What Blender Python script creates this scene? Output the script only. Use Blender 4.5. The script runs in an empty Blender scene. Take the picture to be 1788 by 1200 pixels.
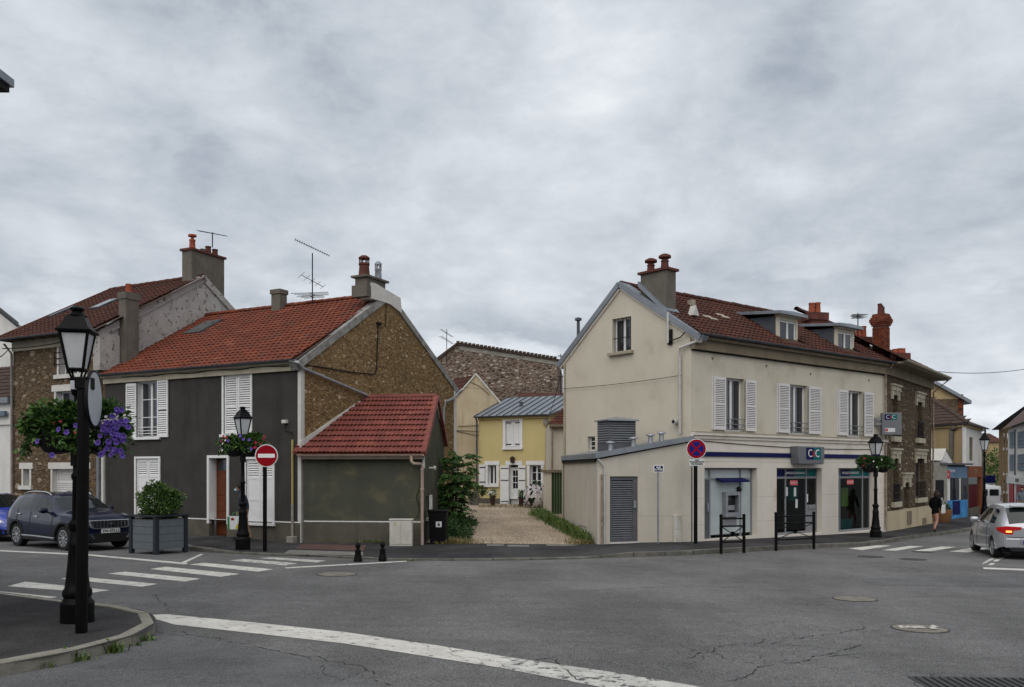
import bpy, bmesh, math, random
import numpy as np
from mathutils import Vector, Matrix, geometry
R = random.Random(7)
rad = math.radians
sc = bpy.context.scene
col = sc.collection
V = Vector
# ---------------------------------------------------------------- camera, sky, sun, exposure
F, CX, HV, CAMZ = 1500.0, 894.0, 820.0, 1.9          # focal length in photo pixels, principal column, horizon row, eye height
cam = bpy.data.objects.new('camera', bpy.data.cameras.new('camera')); col.objects.link(cam)
cam.data.sensor_width = 36.0; cam.data.lens = 36.0 * F / 1788.0
cam.data.shift_y = (HV - 600.0) / 1788.0
cam.data.clip_start = 0.1; cam.data.clip_end = 3000
cam.location = (0, 0, CAMZ); cam.rotation_euler = (rad(90), 0, 0)
sc.camera = cam
SUN_EL, SUN_AZ = 50.0, 200.0                          # azimuth clockwise from +Y (camera looks along +Y)
world = bpy.data.worlds.new('World'); sc.world = world; world.use_nodes = True
def build_world():
    nt = world.node_tree; N = nt.nodes; L = nt.links; N.clear()
    out = N.new('ShaderNodeOutputWorld')
    bg = N.new('ShaderNodeBackground'); L.new(bg.outputs[0], out.inputs[0]); bg.inputs[1].default_value = 1.0
    sky = N.new('ShaderNodeTexSky'); sky.sky_type = 'NISHITA'; sky.sun_disc = False
    sky.sun_elevation = rad(SUN_EL); sky.sun_rotation = rad(SUN_AZ)
    def math_(op, a, b=None):
        m = N.new('ShaderNodeMath'); m.operation = op
        for i, x in enumerate((a, b)):
            if x is None: continue
            if isinstance(x, (int, float)): m.inputs[i].default_value = x
            else: L.new(x, m.inputs[i])
        return m.outputs[0]
    skys = N.new('ShaderNodeVectorMath'); skys.operation = 'SCALE'; L.new(sky.outputs[0], skys.inputs[0]); skys.inputs['Scale'].default_value = 0.085
    tc = N.new('ShaderNodeTexCoord'); sp = N.new('ShaderNodeSeparateXYZ'); L.new(tc.outputs['Generated'], sp.inputs[0])
    zz = math_('ADD', math_('MAXIMUM', sp.outputs[2], 0.0), 0.26)
    cb = N.new('ShaderNodeCombineXYZ')
    L.new(math_('DIVIDE', sp.outputs[0], zz), cb.inputs[0]); L.new(math_('DIVIDE', sp.outputs[1], zz), cb.inputs[1])
    def noise(scale, det, rough, dist, off, vec=None):
        mp = N.new('ShaderNodeMapping'); L.new(vec or cb.outputs[0], mp.inputs[0])
        if vec: mp.inputs['Scale'].default_value = (1, 1, 2.0); mp.inputs['Location'].default_value = off
        n = N.new('ShaderNodeTexNoise'); L.new(mp.outputs[0], n.inputs['Vector'])
        n.inputs['Scale'].default_value = scale; n.inputs['Detail'].default_value = det
        n.inputs['Roughness'].default_value = rough; n.inputs['Distortion'].default_value = dist
        return n.outputs['Fac']
    n1 = noise(0.95, 9, 0.58, 0.25, (3.1, 1.7, 0)); n2 = noise(6.0, 8, 0.60, 0.2, (7.3, 0.4, 2), tc.outputs['Generated']); n3 = noise(0.40, 3, 0.5, 0.0, (1.3, 5.2, 4))
    dens = math_('ADD', math_('ADD', math_('MULTIPLY', n1, 0.48), math_('MULTIPLY', n2, 0.32)), math_('MULTIPLY', n3, 0.20))
    ramp = N.new('ShaderNodeValToRGB'); L.new(dens, ramp.inputs[0])
    e = ramp.color_ramp.elements
    e[0].position = 0.36; e[0].color = (0.245, 0.278, 0.322, 1)
    e[1].position = 0.66; e[1].color = (0.76, 0.78, 0.80, 1)
    a = e.new(0.46); a.color = (0.385, 0.42, 0.465, 1)
    a = e.new(0.545); a.color = (0.52, 0.55, 0.59, 1)
    # broken cumulus low over the horizon
    cm = N.new('ShaderNodeMapping'); L.new(tc.outputs['Generated'], cm.inputs[0]); cm.inputs['Scale'].default_value = (1, 1, 2.6); cm.inputs['Location'].default_value = (0.62, 0.1, 0.2)
    nc = N.new('ShaderNodeTexNoise'); L.new(cm.outputs[0], nc.inputs['Vector']); nc.inputs['Scale'].default_value = 6.5; nc.inputs['Detail'].default_value = 8; nc.inputs['Roughness'].default_value = 0.55
    cr = N.new('ShaderNodeValToRGB'); L.new(nc.outputs['Fac'], cr.inputs[0]); cr.color_ramp.elements[0].position = 0.52; cr.color_ramp.elements[1].position = 0.62
    mr = N.new('ShaderNodeMapRange'); L.new(sp.outputs[2], mr.inputs[0]); mr.inputs[1].default_value = 0.26; mr.inputs[2].default_value = 0.07; mr.inputs[3].default_value = 0; mr.inputs[4].default_value = 0.75
    mxc = N.new('ShaderNodeMix'); mxc.data_type = 'RGBA'
    L.new(math_('MULTIPLY', cr.outputs[0], mr.outputs[0]), mxc.inputs['Factor']); L.new(ramp.outputs[0], mxc.inputs['A']); mxc.inputs['B'].default_value = (0.72, 0.75, 0.78, 1)
    mx = N.new('ShaderNodeMix'); mx.data_type = 'RGBA'
    cov = N.new('ShaderNodeMapRange'); L.new(dens, cov.inputs[0]); cov.inputs[1].default_value = 0.34; cov.inputs[2].default_value = 0.45; cov.inputs[3].default_value = 0.72; cov.inputs[4].default_value = 1.0
    L.new(cov.outputs[0], mx.inputs['Factor']); L.new(skys.outputs[0], mx.inputs['A']); L.new(mxc.outputs['Result'], mx.inputs['B'])
    L.new(mx.outputs['Result'], bg.inputs[0])
build_world()
sun = bpy.data.objects.new('sun', bpy.data.lights.new('sun', 'SUN')); col.objects.link(sun)
sun.data.energy = 1.5; sun.data.angle = rad(80); sun.data.color = (1.0, 0.96, 0.90)
sun.rotation_euler = (rad(90 - SUN_EL), 0, rad(180 - SUN_AZ))
vs = sc.view_settings; vs.view_transform = 'Standard'; vs.look = 'None'; vs.gamma = 1.0; vs.use_curve_mapping = False; vs.exposure = 0.45
sc.render.engine = 'CYCLES'
sc.cycles.use_denoising = True; sc.cycles.max_bounces = 6; sc.cycles.diffuse_bounces = 3; sc.cycles.glossy_bounces = 3; sc.cycles.transparent_max_bounces = 8
# ---------------------------------------------------------------- pixels to places
YB = 36.0
def gz(x, y):
    y2 = y if y < YB else YB + (y - YB) * 0.25
    x2 = max(-40, min(x, 40))
    return -(0.008 * x2 + 0.018 * max(y2, -40))
def pave_h(x):
    t = min(1, max(0, max(x - 2.2, -7.4 - x) / 1.2)); return 0.045 + 0.075 * t * t * (3 - 2 * t)
def ground(u, v, dz=0.0):
    x = y = None; y = 1500 * 2.2 / max(v - HV, 1)
    for _ in range(40):
        x = (u - CX) / F * y
        y = F * (CAMZ - gz(x, y) - dz) / max(v - HV, 1)
    x = (u - CX) / F * y
    return V((x, y, gz(x, y) + dz))
def at(u, v, Y): return V(((u - CX) / F * Y, Y, CAMZ + (HV - v) / F * Y))
UP = V((0, 0, 1))
class Fr:
    """a local frame: s along a, z along up, d along n (outwards)"""
    def __init__(s, o, a, n=None, up=UP):
        s.o = V(o); s.a = V(a).normalized(); s.up = V(up).normalized()
        s.n = V(n).normalized() if n is not None else None
        if s.n is None:
            c = s.a.cross(s.up).normalized()
            s.n = c if c.y < 0 else -c
    def P(s, x, z, d=0.0): return s.o + s.a * x + s.up * z + s.n * d
    def px(s, u, v, d=0.0):
        ray = V(((u - CX) / F, 1, (HV - v) / F)); c = V((0, 0, CAMZ))
        t = (s.o + s.n * d - c).dot(s.n) / ray.dot(s.n)
        p = c + ray * t - s.o
        return p.dot(s.a), p.dot(s.up)
    def off(s, x, z, d): return Fr(s.P(x, z, d), s.a, s.n, s.up)
    def mat(s): 
        m = Matrix.Identity(4)
        for i in range(3): m[i][0], m[i][1], m[i][2], m[i][3] = s.a[i], s.up[i], s.n[i], s.o[i]
        return m
WORLD = Fr((0, 0, 0), (1, 0, 0), (0, 1, 0))
# ---------------------------------------------------------------- materials
M = {}
def mat(name, c, rough=0.8, c2=None, nscale=6.0, amt=0.5, bump=0.0, bscale=40.0, metal=0.0, spec=0.2, streak=0.0, streakc=None, rnd=None, coat=0.0, emit=None, trans=0.0, det=5, fine=0.0, stain=None, stain_pos=(0.55, 0.68), stain_scale=1.2):
    m = bpy.data.materials.new(name); m.use_nodes = True; M[name] = m
    nt = m.node_tree; N = nt.nodes; L = nt.links; b = N['Principled BSDF']
    b.inputs['Base Color'].default_value = (*c, 1); b.inputs['Roughness'].default_value = rough; b.inputs['Metallic'].default_value = metal
    b.inputs['Specular IOR Level'].default_value = spec; b.inputs['Coat Weight'].default_value = coat; b.inputs['Coat Roughness'].default_value = 0.05
    if trans: b.inputs['Transmission Weight'].default_value = trans
    if emit: b.inputs['Emission Color'].default_value = (*emit[0], 1); b.inputs['Emission Strength'].default_value = emit[1]
    geo = N.new('ShaderNodeNewGeometry'); cur = None
    def noise(sc_, det_=det, vec=None):
        n = N.new('ShaderNodeTexNoise'); n.inputs['Scale'].default_value = sc_; n.inputs['Detail'].default_value = det_; n.inputs['Roughness'].default_value = 0.62
        L.new(vec or geo.outputs['Position'], n.inputs['Vector']); return n.outputs['Fac']
    def mixc(fac, A, B, mode='MIX'):
        x = N.new('ShaderNodeMix'); x.data_type = 'RGBA'; x.blend_type = mode
        for k, y in (('Factor', fac), ('A', A), ('B', B)):
            if isinstance(y, (int, float)): x.inputs[k].default_value = y
            elif isinstance(y, tuple): x.inputs[k].default_value = (*y, 1)
            else: L.new(y, x.inputs[k])
        return x.outputs['Result']
    def rampf(f, p0, p1, v0=0.0, v1=1.0):
        r = N.new('ShaderNodeMapRange'); r.interpolation_type = 'SMOOTHSTEP'; L.new(f, r.inputs[0]); r.inputs[1].default_value = p0; r.inputs[2].default_value = p1; r.inputs[3].default_value = v0; r.inputs[4].default_value = v1; return r.outputs[0]
    cur = c
    if rnd:
        at_ = N.new('ShaderNodeAttribute'); at_.attribute_name = 'rnd'
        cr = N.new('ShaderNodeValToRGB'); e = cr.color_ramp.elements
        for i, cc in enumerate(rnd):
            p = i / (len(rnd) - 1)
            if i == 0: e[0].position = 0; e[0].color = (*cc, 1)
            elif i == len(rnd) - 1: e[-1].position = 1; e[-1].color = (*cc, 1)
            else: q = e.new(p); q.color = (*cc, 1)
        L.new(at_.outputs['Fac'], cr.inputs[0]); cur = cr.outputs[0]
    if c2: cur = mixc(rampf(noise(nscale), 0.5 - 0.5 * amt * 0.6, 0.5 + 0.5 * amt * 0.6), cur, c2)
    if streak:
        mp = N.new('ShaderNodeMapping'); L.new(geo.outputs['Position'], mp.inputs[0]); mp.inputs['Scale'].default_value = (1.5, 1.5, 0.16)
        f = rampf(noise(1.3, 7, mp.outputs[0]), 0.46, 0.80, 0, streak); cur = mixc(f, cur, streakc or tuple(x * 0.45 for x in c))
    if stain: cur = mixc(rampf(noise(stain_scale, 4), *stain_pos), cur, stain)
    if fine: 
        g = rampf(noise(90, 2), 0.25, 0.75, 1 - fine, 1 + fine)
        cc = N.new('ShaderNodeCombineColor'); [L.new(g, cc.inputs[i]) for i in range(3)]
        cur = mixc(1.0, cur, cc.outputs[0], 'MULTIPLY')
    if cur is not c: L.new(cur, b.inputs['Base Color'])
    if bump:
        bn = N.new('ShaderNodeBump'); bn.inputs['Strength'].default_value = bump; bn.inputs['Distance'].default_value = 0.02
        L.new(noise(bscale, 4), bn.inputs['Height']); L.new(bn.outputs[0], b.inputs['Normal'])
    return m
def mat_rubble(name, mortar, cols, scale=5.0, edge=0.06, mdark=0.65):
    """field of small stones in mortar, too small to pick apart"""
    m = bpy.data.materials.new(name); m.use_nodes = True; M[name] = m
    nt = m.node_tree; N = nt.nodes; L = nt.links; b = N['Principled BSDF']; b.inputs['Roughness'].default_value = 0.92; b.inputs['Specular IOR Level'].default_value = 0.08
    geo = N.new('ShaderNodeNewGeometry')
    n0 = N.new('ShaderNodeTexNoise'); n0.inputs['Scale'].default_value = 3.5; n0.inputs['Detail'].default_value = 3; L.new(geo.outputs['Position'], n0.inputs['Vector'])
    add = N.new('ShaderNodeMix'); add.data_type = 'VECTOR'; add.inputs['Factor'].default_value = 0.12; L.new(geo.outputs['Position'], add.inputs['A']); L.new(n0.outputs['Color'], add.inputs['B'])
    mp = N.new('ShaderNodeMapping'); L.new(add.outputs['Result'], mp.inputs[0]); mp.inputs['Scale'].default_value = (1, 1, 1.5)
    vo = N.new('ShaderNodeTexVoronoi'); vo.inputs['Scale'].default_value = scale; L.new(mp.outputs[0], vo.inputs['Vector'])
    ve = N.new('ShaderNodeTexVoronoi'); ve.feature = 'DISTANCE_TO_EDGE'; ve.inputs['Scale'].default_value = scale; L.new(mp.outputs[0], ve.inputs['Vector'])
    cr = N.new('ShaderNodeValToRGB'); cr.color_ramp.interpolation = 'CONSTANT'; e = cr.color_ramp.elements
    for i, cc in enumerate(cols):
        if i == 0: e[0].color = (*cc, 1); e[0].position = 0
        elif i == 1: e[1].color = (*cc, 1); e[1].position = 1 / len(cols)
        else: q = e.new(i / len(cols)); q.color = (*cc, 1)
    sep = N.new('ShaderNodeSeparateColor'); L.new(vo.outputs['Color'], sep.inputs[0]); L.new(sep.outputs[0], cr.inputs[0])
    fr = N.new('ShaderNodeMapRange'); fr.interpolation_type = 'SMOOTHSTEP'; L.new(ve.outputs['Distance'], fr.inputs[0]); fr.inputs[1].default_value = edge * 0.5; fr.inputs[2].default_value = edge * 1.6
    # mortar smeared over many stones
    n1 = N.new('ShaderNodeTexNoise'); n1.inputs['Scale'].default_value = 2.2; n1.inputs['Detail'].default_value = 6; L.new(geo.outputs['Position'], n1.inputs['Vector'])
    sm = N.new('ShaderNodeMapRange'); L.new(n1.outputs['Fac'], sm.inputs[0]); sm.inputs[1].default_value = 0.42; sm.inputs[2].default_value = 0.62
    sm.inputs[3].default_value = 1.0; sm.inputs[4].default_value = 0.45
    mu = N.new('ShaderNodeMath'); mu.operation = 'MULTIPLY'; L.new(fr.outputs[0], mu.inputs[0]); L.new(sm.outputs[0], mu.inputs[1])
    n2 = N.new('ShaderNodeTexNoise'); n2.inputs['Scale'].default_value = 0.9; n2.inputs['Detail'].default_value = 6; L.new(geo.outputs['Position'], n2.inputs['Vector'])
    mm = N.new('ShaderNodeMix'); mm.data_type = 'RGBA'; L.new(n2.outputs['Fac'], mm.inputs['Factor']); mm.inputs['A'].default_value = (*[x * mdark * 0.7 for x in mortar], 1); mm.inputs['B'].default_value = (*[x * 1.25 for x in mortar], 1)
    mx = N.new('ShaderNodeMix'); mx.data_type = 'RGBA'; L.new(mu.outputs[0], mx.inputs['Factor']); L.new(mm.outputs['Result'], mx.inputs['A']); L.new(cr.outputs[0], mx.inputs['B'])
    n3 = N.new('ShaderNodeTexNoise'); n3.inputs['Scale'].default_value = 30; n3.inputs['Detail'].default_value = 4; L.new(geo.outputs['Position'], n3.inputs['Vector'])
    g = N.new('ShaderNodeMapRange'); L.new(n3.outputs['Fac'], g.inputs[0]); g.inputs[1].default_value = 0.3; g.inputs[2].default_value = 0.7; g.inputs[3].default_value = 0.55; g.inputs[4].default_value = 1.35
    cc = N.new('ShaderNodeCombineColor'); [L.new(g.outputs[0], cc.inputs[i]) for i in range(3)]
    m2 = N.new('ShaderNodeMix'); m2.data_type = 'RGBA'; m2.blend_type = 'MULTIPLY'; m2.inputs['Factor'].default_value = 1; L.new(mx.outputs['Result'], m2.inputs['A']); L.new(cc.outputs[0], m2.inputs['B'])
    L.new(m2.outputs['Result'], b.inputs['Base Color'])
    h = N.new('ShaderNodeMath'); h.operation = 'ADD'; L.new(mu.outputs[0], h.inputs[0]); L.new(n3.outputs['Fac'], h.inputs[1])
    bn = N.new('ShaderNodeBump'); bn.inputs['Strength'].default_value = 0.9; bn.inputs['Distance'].default_value = 0.03; L.new(h.outputs[0], bn.inputs['Height']); L.new(bn.outputs[0], b.inputs['Normal'])
    return m
# plasters and stone
mat('grey_render', (0.043, 0.041, 0.038), 0.94, c2=(0.060, 0.057, 0.052), nscale=1.3, amt=1.0, bump=0.35, bscale=60, streak=0.5, streakc=(0.025, 0.024, 0.022), fine=0.2, spec=0.06, stain=(0.066, 0.060, 0.050), stain_pos=(0.62, 0.75), stain_scale=0.7)
mat('green_render', (0.064, 0.067, 0.054), 0.94, c2=(0.084, 0.085, 0.064), nscale=1.1, amt=1.0, bump=0.35, bscale=60, streak=0.4, streakc=(0.036, 0.036, 0.030), fine=0.2, spec=0.06, stain=(0.135, 0.122, 0.074), stain_pos=(0.46, 0.80), stain_scale=1.5)
mat('plinth_render', (0.125, 0.113, 0.092), 0.92, c2=(0.085, 0.077, 0.064), nscale=2, amt=1, bump=0.3, streak=0.6, fine=0.12, spec=0.1)
mat('cream_render', (0.56, 0.515, 0.425), 0.9, c2=(0.475, 0.432, 0.352), nscale=0.8, amt=1.2, bump=0.25, bscale=70, streak=0.16, streakc=(0.36, 0.32, 0.255), fine=0.07, spec=0.1, stain=(0.43, 0.385, 0.30), stain_pos=(0.55, 0.75), stain_scale=0.8)
mat('bank_render', (0.64, 0.59, 0.525), 0.88, c2=(0.58, 0.53, 0.465), nscale=1.2, amt=1.1, bump=0.15, bscale=70, streak=0.25, streakc=(0.42, 0.37, 0.31), fine=0.06, spec=0.1, stain=(0.47, 0.40, 0.32), stain_pos=(0.56, 0.76), stain_scale=0.9)
mat('annex_render', (0.54, 0.495, 0.425), 0.9, c2=(0.47, 0.43, 0.365), nscale=1.5, amt=1.1, bump=0.25, bscale=70, streak=0.35, streakc=(0.33, 0.30, 0.25), fine=0.08, spec=0.1)
mat('old_cream', (0.50, 0.425, 0.30), 0.92, c2=(0.42, 0.34, 0.225), nscale=1.1, amt=1.0, bump=0.4, bscale=35, streak=0.7, streakc=(0.25, 0.19, 0.12), fine=0.1, spec=0.1)
mat('white_roughcast', (0.41, 0.39, 0.37), 0.92, c2=(0.29, 0.272, 0.255), nscale=2.2, amt=1.0, bump=0.9, bscale=12, fine=0.15, spec=0.2, stain=(0.13, 0.11, 0.09), stain_pos=(0.585, 0.635), stain_scale=5.5)
mat('yellow_render', (0.54, 0.445, 0.215), 0.9, c2=(0.50, 0.41, 0.195), nscale=1.5, amt=1.0, bump=0.2, bscale=70, streak=0.25, fine=0.06, spec=0.1)
mat('tan_render', (0.40, 0.305, 0.17), 0.92, c2=(0.34, 0.25, 0.135), nscale=1.2, amt=1.0, bump=0.2, streak=0.4, fine=0.1, spec=0.1)
mat('white_render', (0.62, 0.61, 0.59), 0.9, c2=(0.52, 0.51, 0.49), nscale=1.3, amt=1.0, bump=0.2, streak=0.35, fine=0.06, spec=0.1)
mat('pale_trim', (0.60, 0.585, 0.55), 0.85, c2=(0.50, 0.48, 0.44), nscale=3, amt=1.0, bump=0.15, streak=0.4, fine=0.08)
mat('cornice_cream', (0.42, 0.38, 0.29), 0.85, c2=(0.36, 0.32, 0.24), nscale=2, streak=0.3, fine=0.08)
mat('cornice_brown', (0.20, 0.165, 0.115), 0.85, c2=(0.16, 0.13, 0.09), nscale=2, streak=0.3, fine=0.08)
mat('grey_coping', (0.30, 0.295, 0.28), 0.92, c2=(0.14, 0.135, 0.125), nscale=3.5, amt=0.8, bump=0.5, bscale=25, fine=0.15)
mat('concrete', (0.30, 0.28, 0.245), 0.93, c2=(0.20, 0.185, 0.16), nscale=3, amt=0.9, bump=0.3, streak=0.5, fine=0.12)
mat('stack_render', (0.145, 0.13, 0.11), 0.93, c2=(0.10, 0.088, 0.074), nscale=2.5, amt=0.9, bump=0.4, streak=0.6, fine=0.15)
mat('sill_stone', (0.36, 0.32, 0.25), 0.9, c2=(0.28, 0.25, 0.19), nscale=4, fine=0.1, bump=0.2)
STONEC = [(0.20, 0.13, 0.065), (0.13, 0.082, 0.045), (0.25, 0.165, 0.085), (0.10, 0.066, 0.040), (0.235, 0.15, 0.07), (0.30, 0.235, 0.155), (0.155, 0.092, 0.042), (0.42, 0.36, 0.27)]
mat_rubble('rubble_ochre', (0.26, 0.172, 0.085), [(0.285, 0.185, 0.088), (0.20, 0.13, 0.064), (0.33, 0.215, 0.10), (0.225, 0.15, 0.078), (0.14, 0.092, 0.050), (0.38, 0.28, 0.165)], 11.5, 0.07)
mat_rubble('rubble_brown', (0.135, 0.095, 0.06), [(0.15, 0.105, 0.066), (0.10, 0.072, 0.048), (0.20, 0.15, 0.10), (0.12, 0.085, 0.055), (0.17, 0.115, 0.06)], 7.5, 0.06)
mat_rubble('rubble_dark', (0.105, 0.082, 0.058), [(0.125, 0.09, 0.058), (0.085, 0.064, 0.044), (0.16, 0.12, 0.08), (0.10, 0.075, 0.05)], 7, 0.06)
mat_rubble('rubble_pale', (0.26, 0.20, 0.165), [(0.10, 0.066, 0.048), (0.075, 0.050, 0.036), (0.13, 0.085, 0.06), (0.16, 0.11, 0.08), (0.06, 0.042, 0.032)], 4.2, 0.13)
mat('stone', (0.2, 0.14, 0.08), 0.9, rnd=[(0.13, 0.085, 0.045), (0.20, 0.13, 0.065), (0.25, 0.168, 0.086), (0.30, 0.215, 0.125), (0.46, 0.39, 0.30)], bump=0.8, bscale=22, fine=0.25, spec=0.1)
mat('stone_dark', (0.2, 0.14, 0.08), 0.9, rnd=[(0.10, 0.072, 0.048), (0.15, 0.108, 0.07), (0.20, 0.155, 0.11), (0.28, 0.235, 0.18), (0.38, 0.34, 0.28)], bump=0.8, bscale=22, fine=0.25, spec=0.1)
# roofs
mat('tile_orange', (0.3, 0.1, 0.05), 0.75, rnd=[(0.085, 0.030, 0.020), (0.165, 0.043, 0.023), (0.185, 0.050, 0.026), (0.20, 0.056, 0.029), (0.175, 0.046, 0.024), (0.27, 0.095, 0.055)], c2=(0.115, 0.037, 0.025), nscale=1.3, amt=0.9, fine=0.18, bump=0.15, spec=0.14, stain=(0.085, 0.055, 0.038), stain_pos=(0.57, 0.72), stain_scale=2.0)
mat('tile_brown', (0.1, 0.04, 0.03), 0.75, rnd=[(0.045, 0.020, 0.016), (0.078, 0.026, 0.018), (0.09, 0.030, 0.020), (0.075, 0.026, 0.018), (0.13, 0.048, 0.032)], c2=(0.05, 0.024, 0.018), nscale=1.5, amt=0.8, fine=0.2, bump=0.15, spec=0.14)
mat('tile_red', (0.3, 0.07, 0.05), 0.6, rnd=[(0.15, 0.043, 0.034), (0.205, 0.055, 0.040), (0.25, 0.074, 0.052), (0.18, 0.049, 0.037)], c2=(0.145, 0.043, 0.036), nscale=2.0, amt=0.8, fine=0.1, bump=0.1, spec=0.22)
mat('tile_dark', (0.06, 0.04, 0.035), 0.85, rnd=[(0.05, 0.036, 0.030), (0.075, 0.052, 0.042), (0.062, 0.040, 0.032)], fine=0.2, bump=0.2, spec=0.1)
mat('zinc', (0.27, 0.29, 0.32), 0.5, c2=(0.20, 0.22, 0.245), nscale=1.7, amt=1.0, metal=0.6, streak=0.2, fine=0.06, spec=0.4)
mat('zinc_dark', (0.10, 0.11, 0.125), 0.55, c2=(0.075, 0.082, 0.095), nscale=2, metal=0.5, fine=0.08)
mat('slate', (0.07, 0.075, 0.085), 0.6, c2=(0.05, 0.054, 0.06), nscale=6, fine=0.15)
mat('clay_pot', (0.34, 0.085, 0.042), 0.8, c2=(0.22, 0.06, 0.035), nscale=5, amt=1, fine=0.15)
mat('clay_dark', (0.12, 0.04, 0.03), 0.85, c2=(0.08, 0.03, 0.024), nscale=5, fine=0.15)
mat('brick', (0.2, 0.06, 0.03), 0.88, rnd=[(0.10, 0.030, 0.019), (0.15, 0.042, 0.023), (0.19, 0.056, 0.028), (0.08, 0.027, 0.019)], fine=0.2, bump=0.3, spec=0.1)
mat('brick_mortar', (0.13, 0.085, 0.065), 0.95, fine=0.2)
# joinery and metal
mat('white_paint', (0.72, 0.72, 0.72), 0.5, c2=(0.64, 0.64, 0.63), nscale=4, amt=1.0, streak=0.15, streakc=(0.5, 0.5, 0.48), fine=0.04)
mat('shutter_paint', (0.63, 0.61, 0.60), 0.55, c2=(0.56, 0.54, 0.53), nscale=4, amt=1.0, streak=0.2, streakc=(0.42, 0.4, 0.38), fine=0.05)
mat('blue_shutter', (0.13, 0.165, 0.215), 0.6, c2=(0.10, 0.13, 0.17), nscale=4, fine=0.08)
mat('door_wood', (0.135, 0.040, 0.016), 0.45, c2=(0.095, 0.028, 0.012), nscale=6, amt=1.0, fine=0.15)
mat('door_grey', (0.10, 0.104, 0.115), 0.5, c2=(0.085, 0.088, 0.098), nscale=3, fine=0.05)
mat('louvre_grey', (0.17, 0.18, 0.195), 0.5, c2=(0.145, 0.152, 0.165), nscale=3, fine=0.05)
mat('frame_grey', (0.20, 0.205, 0.215), 0.45, fine=0.04)
mat('black_iron', (0.0022, 0.0022, 0.0026), 0.5, c2=(0.004, 0.004, 0.0045), nscale=9, spec=0.11, bump=0.1, bscale=50)
mat('dark_iron', (0.012, 0.012, 0.013), 0.6, fine=0.1, spec=0.1)
mat('galvanised', (0.32, 0.335, 0.355), 0.45, c2=(0.24, 0.25, 0.27), nscale=5, metal=0.5, fine=0.06)
mat('pipe_white', (0.50, 0.485, 0.46), 0.55, c2=(0.42, 0.40, 0.37), nscale=3, streak=0.3, fine=0.05)
mat('pipe_beige', (0.40, 0.31, 0.25), 0.6, c2=(0.33, 0.25, 0.20), nscale=3, fine=0.06)
mat('pipe_rust', (0.20, 0.13, 0.09), 0.7, c2=(0.30, 0.25, 0.21), nscale=6, fine=0.15)
mat('pipe_yellow', (0.36, 0.29, 0.12), 0.7, fine=0.1)
mat('cable', (0.012, 0.012, 0.012), 0.7)
mat('plastic_white', (0.55, 0.53, 0.48), 0.55, c2=(0.46, 0.44, 0.39), nscale=2.5, streak=0.6, streakc=(0.22, 0.2, 0.16), fine=0.06)
mat('bin_black', (0.006, 0.006, 0.007), 0.55, fine=0.1, spec=0.1)
mat('glass_pane', (0.020, 0.023, 0.027), 0.06, spec=0.9)
mat('glass_sky', (0.05, 0.055, 0.06), 0.04, spec=1.0, metal=0.0)
mat('curtain', (0.30, 0.31, 0.33), 0.9, c2=(0.22, 0.23, 0.25), nscale=8, fine=0.1)
mat('lamp_glass', (0.52, 0.535, 0.55), 0.35, c2=(0.44, 0.455, 0.47), nscale=2.0, spec=0.5)
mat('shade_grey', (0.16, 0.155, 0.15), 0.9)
mat('dark_void', (0.012, 0.012, 0.013), 0.9)
mat('frosted', (0.40, 0.45, 0.45), 0.3, c2=(0.35, 0.40, 0.40), nscale=2.0, spec=0.6)
# paint and print
mat('paint_navy', (0.005, 0.007, 0.060), 0.5, fine=0.05, spec=0.1); mat('paint_teal', (0.005, 0.105, 0.11), 0.5, fine=0.05, spec=0.1); mat('paint_red', (0.40, 0.012, 0.018), 0.45, fine=0.05)
mat('print_white', (0.75, 0.75, 0.75), 0.5); mat('print_black', (0.015, 0.015, 0.015), 0.6); mat('print_pink', (0.62, 0.13, 0.14), 0.6); mat('print_green', (0.16, 0.26, 0.05), 0.6); mat('print_paper', (0.55, 0.56, 0.55), 0.7)
mat('sign_red', (0.25, 0.003, 0.010), 0.45, fine=0.04, spec=0.1); mat('sign_blue', (0.005, 0.014, 0.15), 0.45, fine=0.04, spec=0.1); mat('sign_grey', (0.15, 0.155, 0.168), 0.45, metal=0.3, fine=0.05)
mat('sign_back', (0.42, 0.44, 0.47), 0.5, c2=(0.43, 0.45, 0.48), nscale=4)
mat('road_paint', (0.62, 0.60, 0.55), 0.75, c2=(0.46, 0.44, 0.40), nscale=3, amt=0.9, fine=0.25, stain=(0.20, 0.195, 0.185), stain_pos=(0.56, 0.68), stain_scale=7)
mat('road_paint_worn', (0.56, 0.545, 0.51), 0.8, c2=(0.38, 0.37, 0.34), nscale=3, amt=0.9, fine=0.25, stain=(0.095, 0.094, 0.094), stain_pos=(0.53, 0.62), stain_scale=9)
mat('kerb_dirty', (0.17, 0.16, 0.138), 0.93, c2=(0.085, 0.08, 0.07), nscale=2.5, amt=1.0, bump=0.4, bscale=30, fine=0.2)
mat('kerb_concrete', (0.27, 0.255, 0.215), 0.92, c2=(0.19, 0.18, 0.15), nscale=4, amt=0.9, bump=0.4, bscale=30, fine=0.15)
mat('manhole_tan', (0.22, 0.195, 0.16), 0.85, c2=(0.15, 0.135, 0.115), nscale=6, fine=0.2, bump=0.4)
mat('manhole_iron', (0.05, 0.05, 0.052), 0.6, fine=0.25, bump=0.6, bscale=60)
mat('crack_dark', (0.03, 0.03, 0.031), 0.95)
mat('red_paving', (0.105, 0.058, 0.052), 0.9, c2=(0.085, 0.05, 0.045), nscale=3, fine=0.2)
mat('pale_paving', (0.19, 0.18, 0.165), 0.9, c2=(0.14, 0.132, 0.12), nscale=3, fine=0.2)
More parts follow.
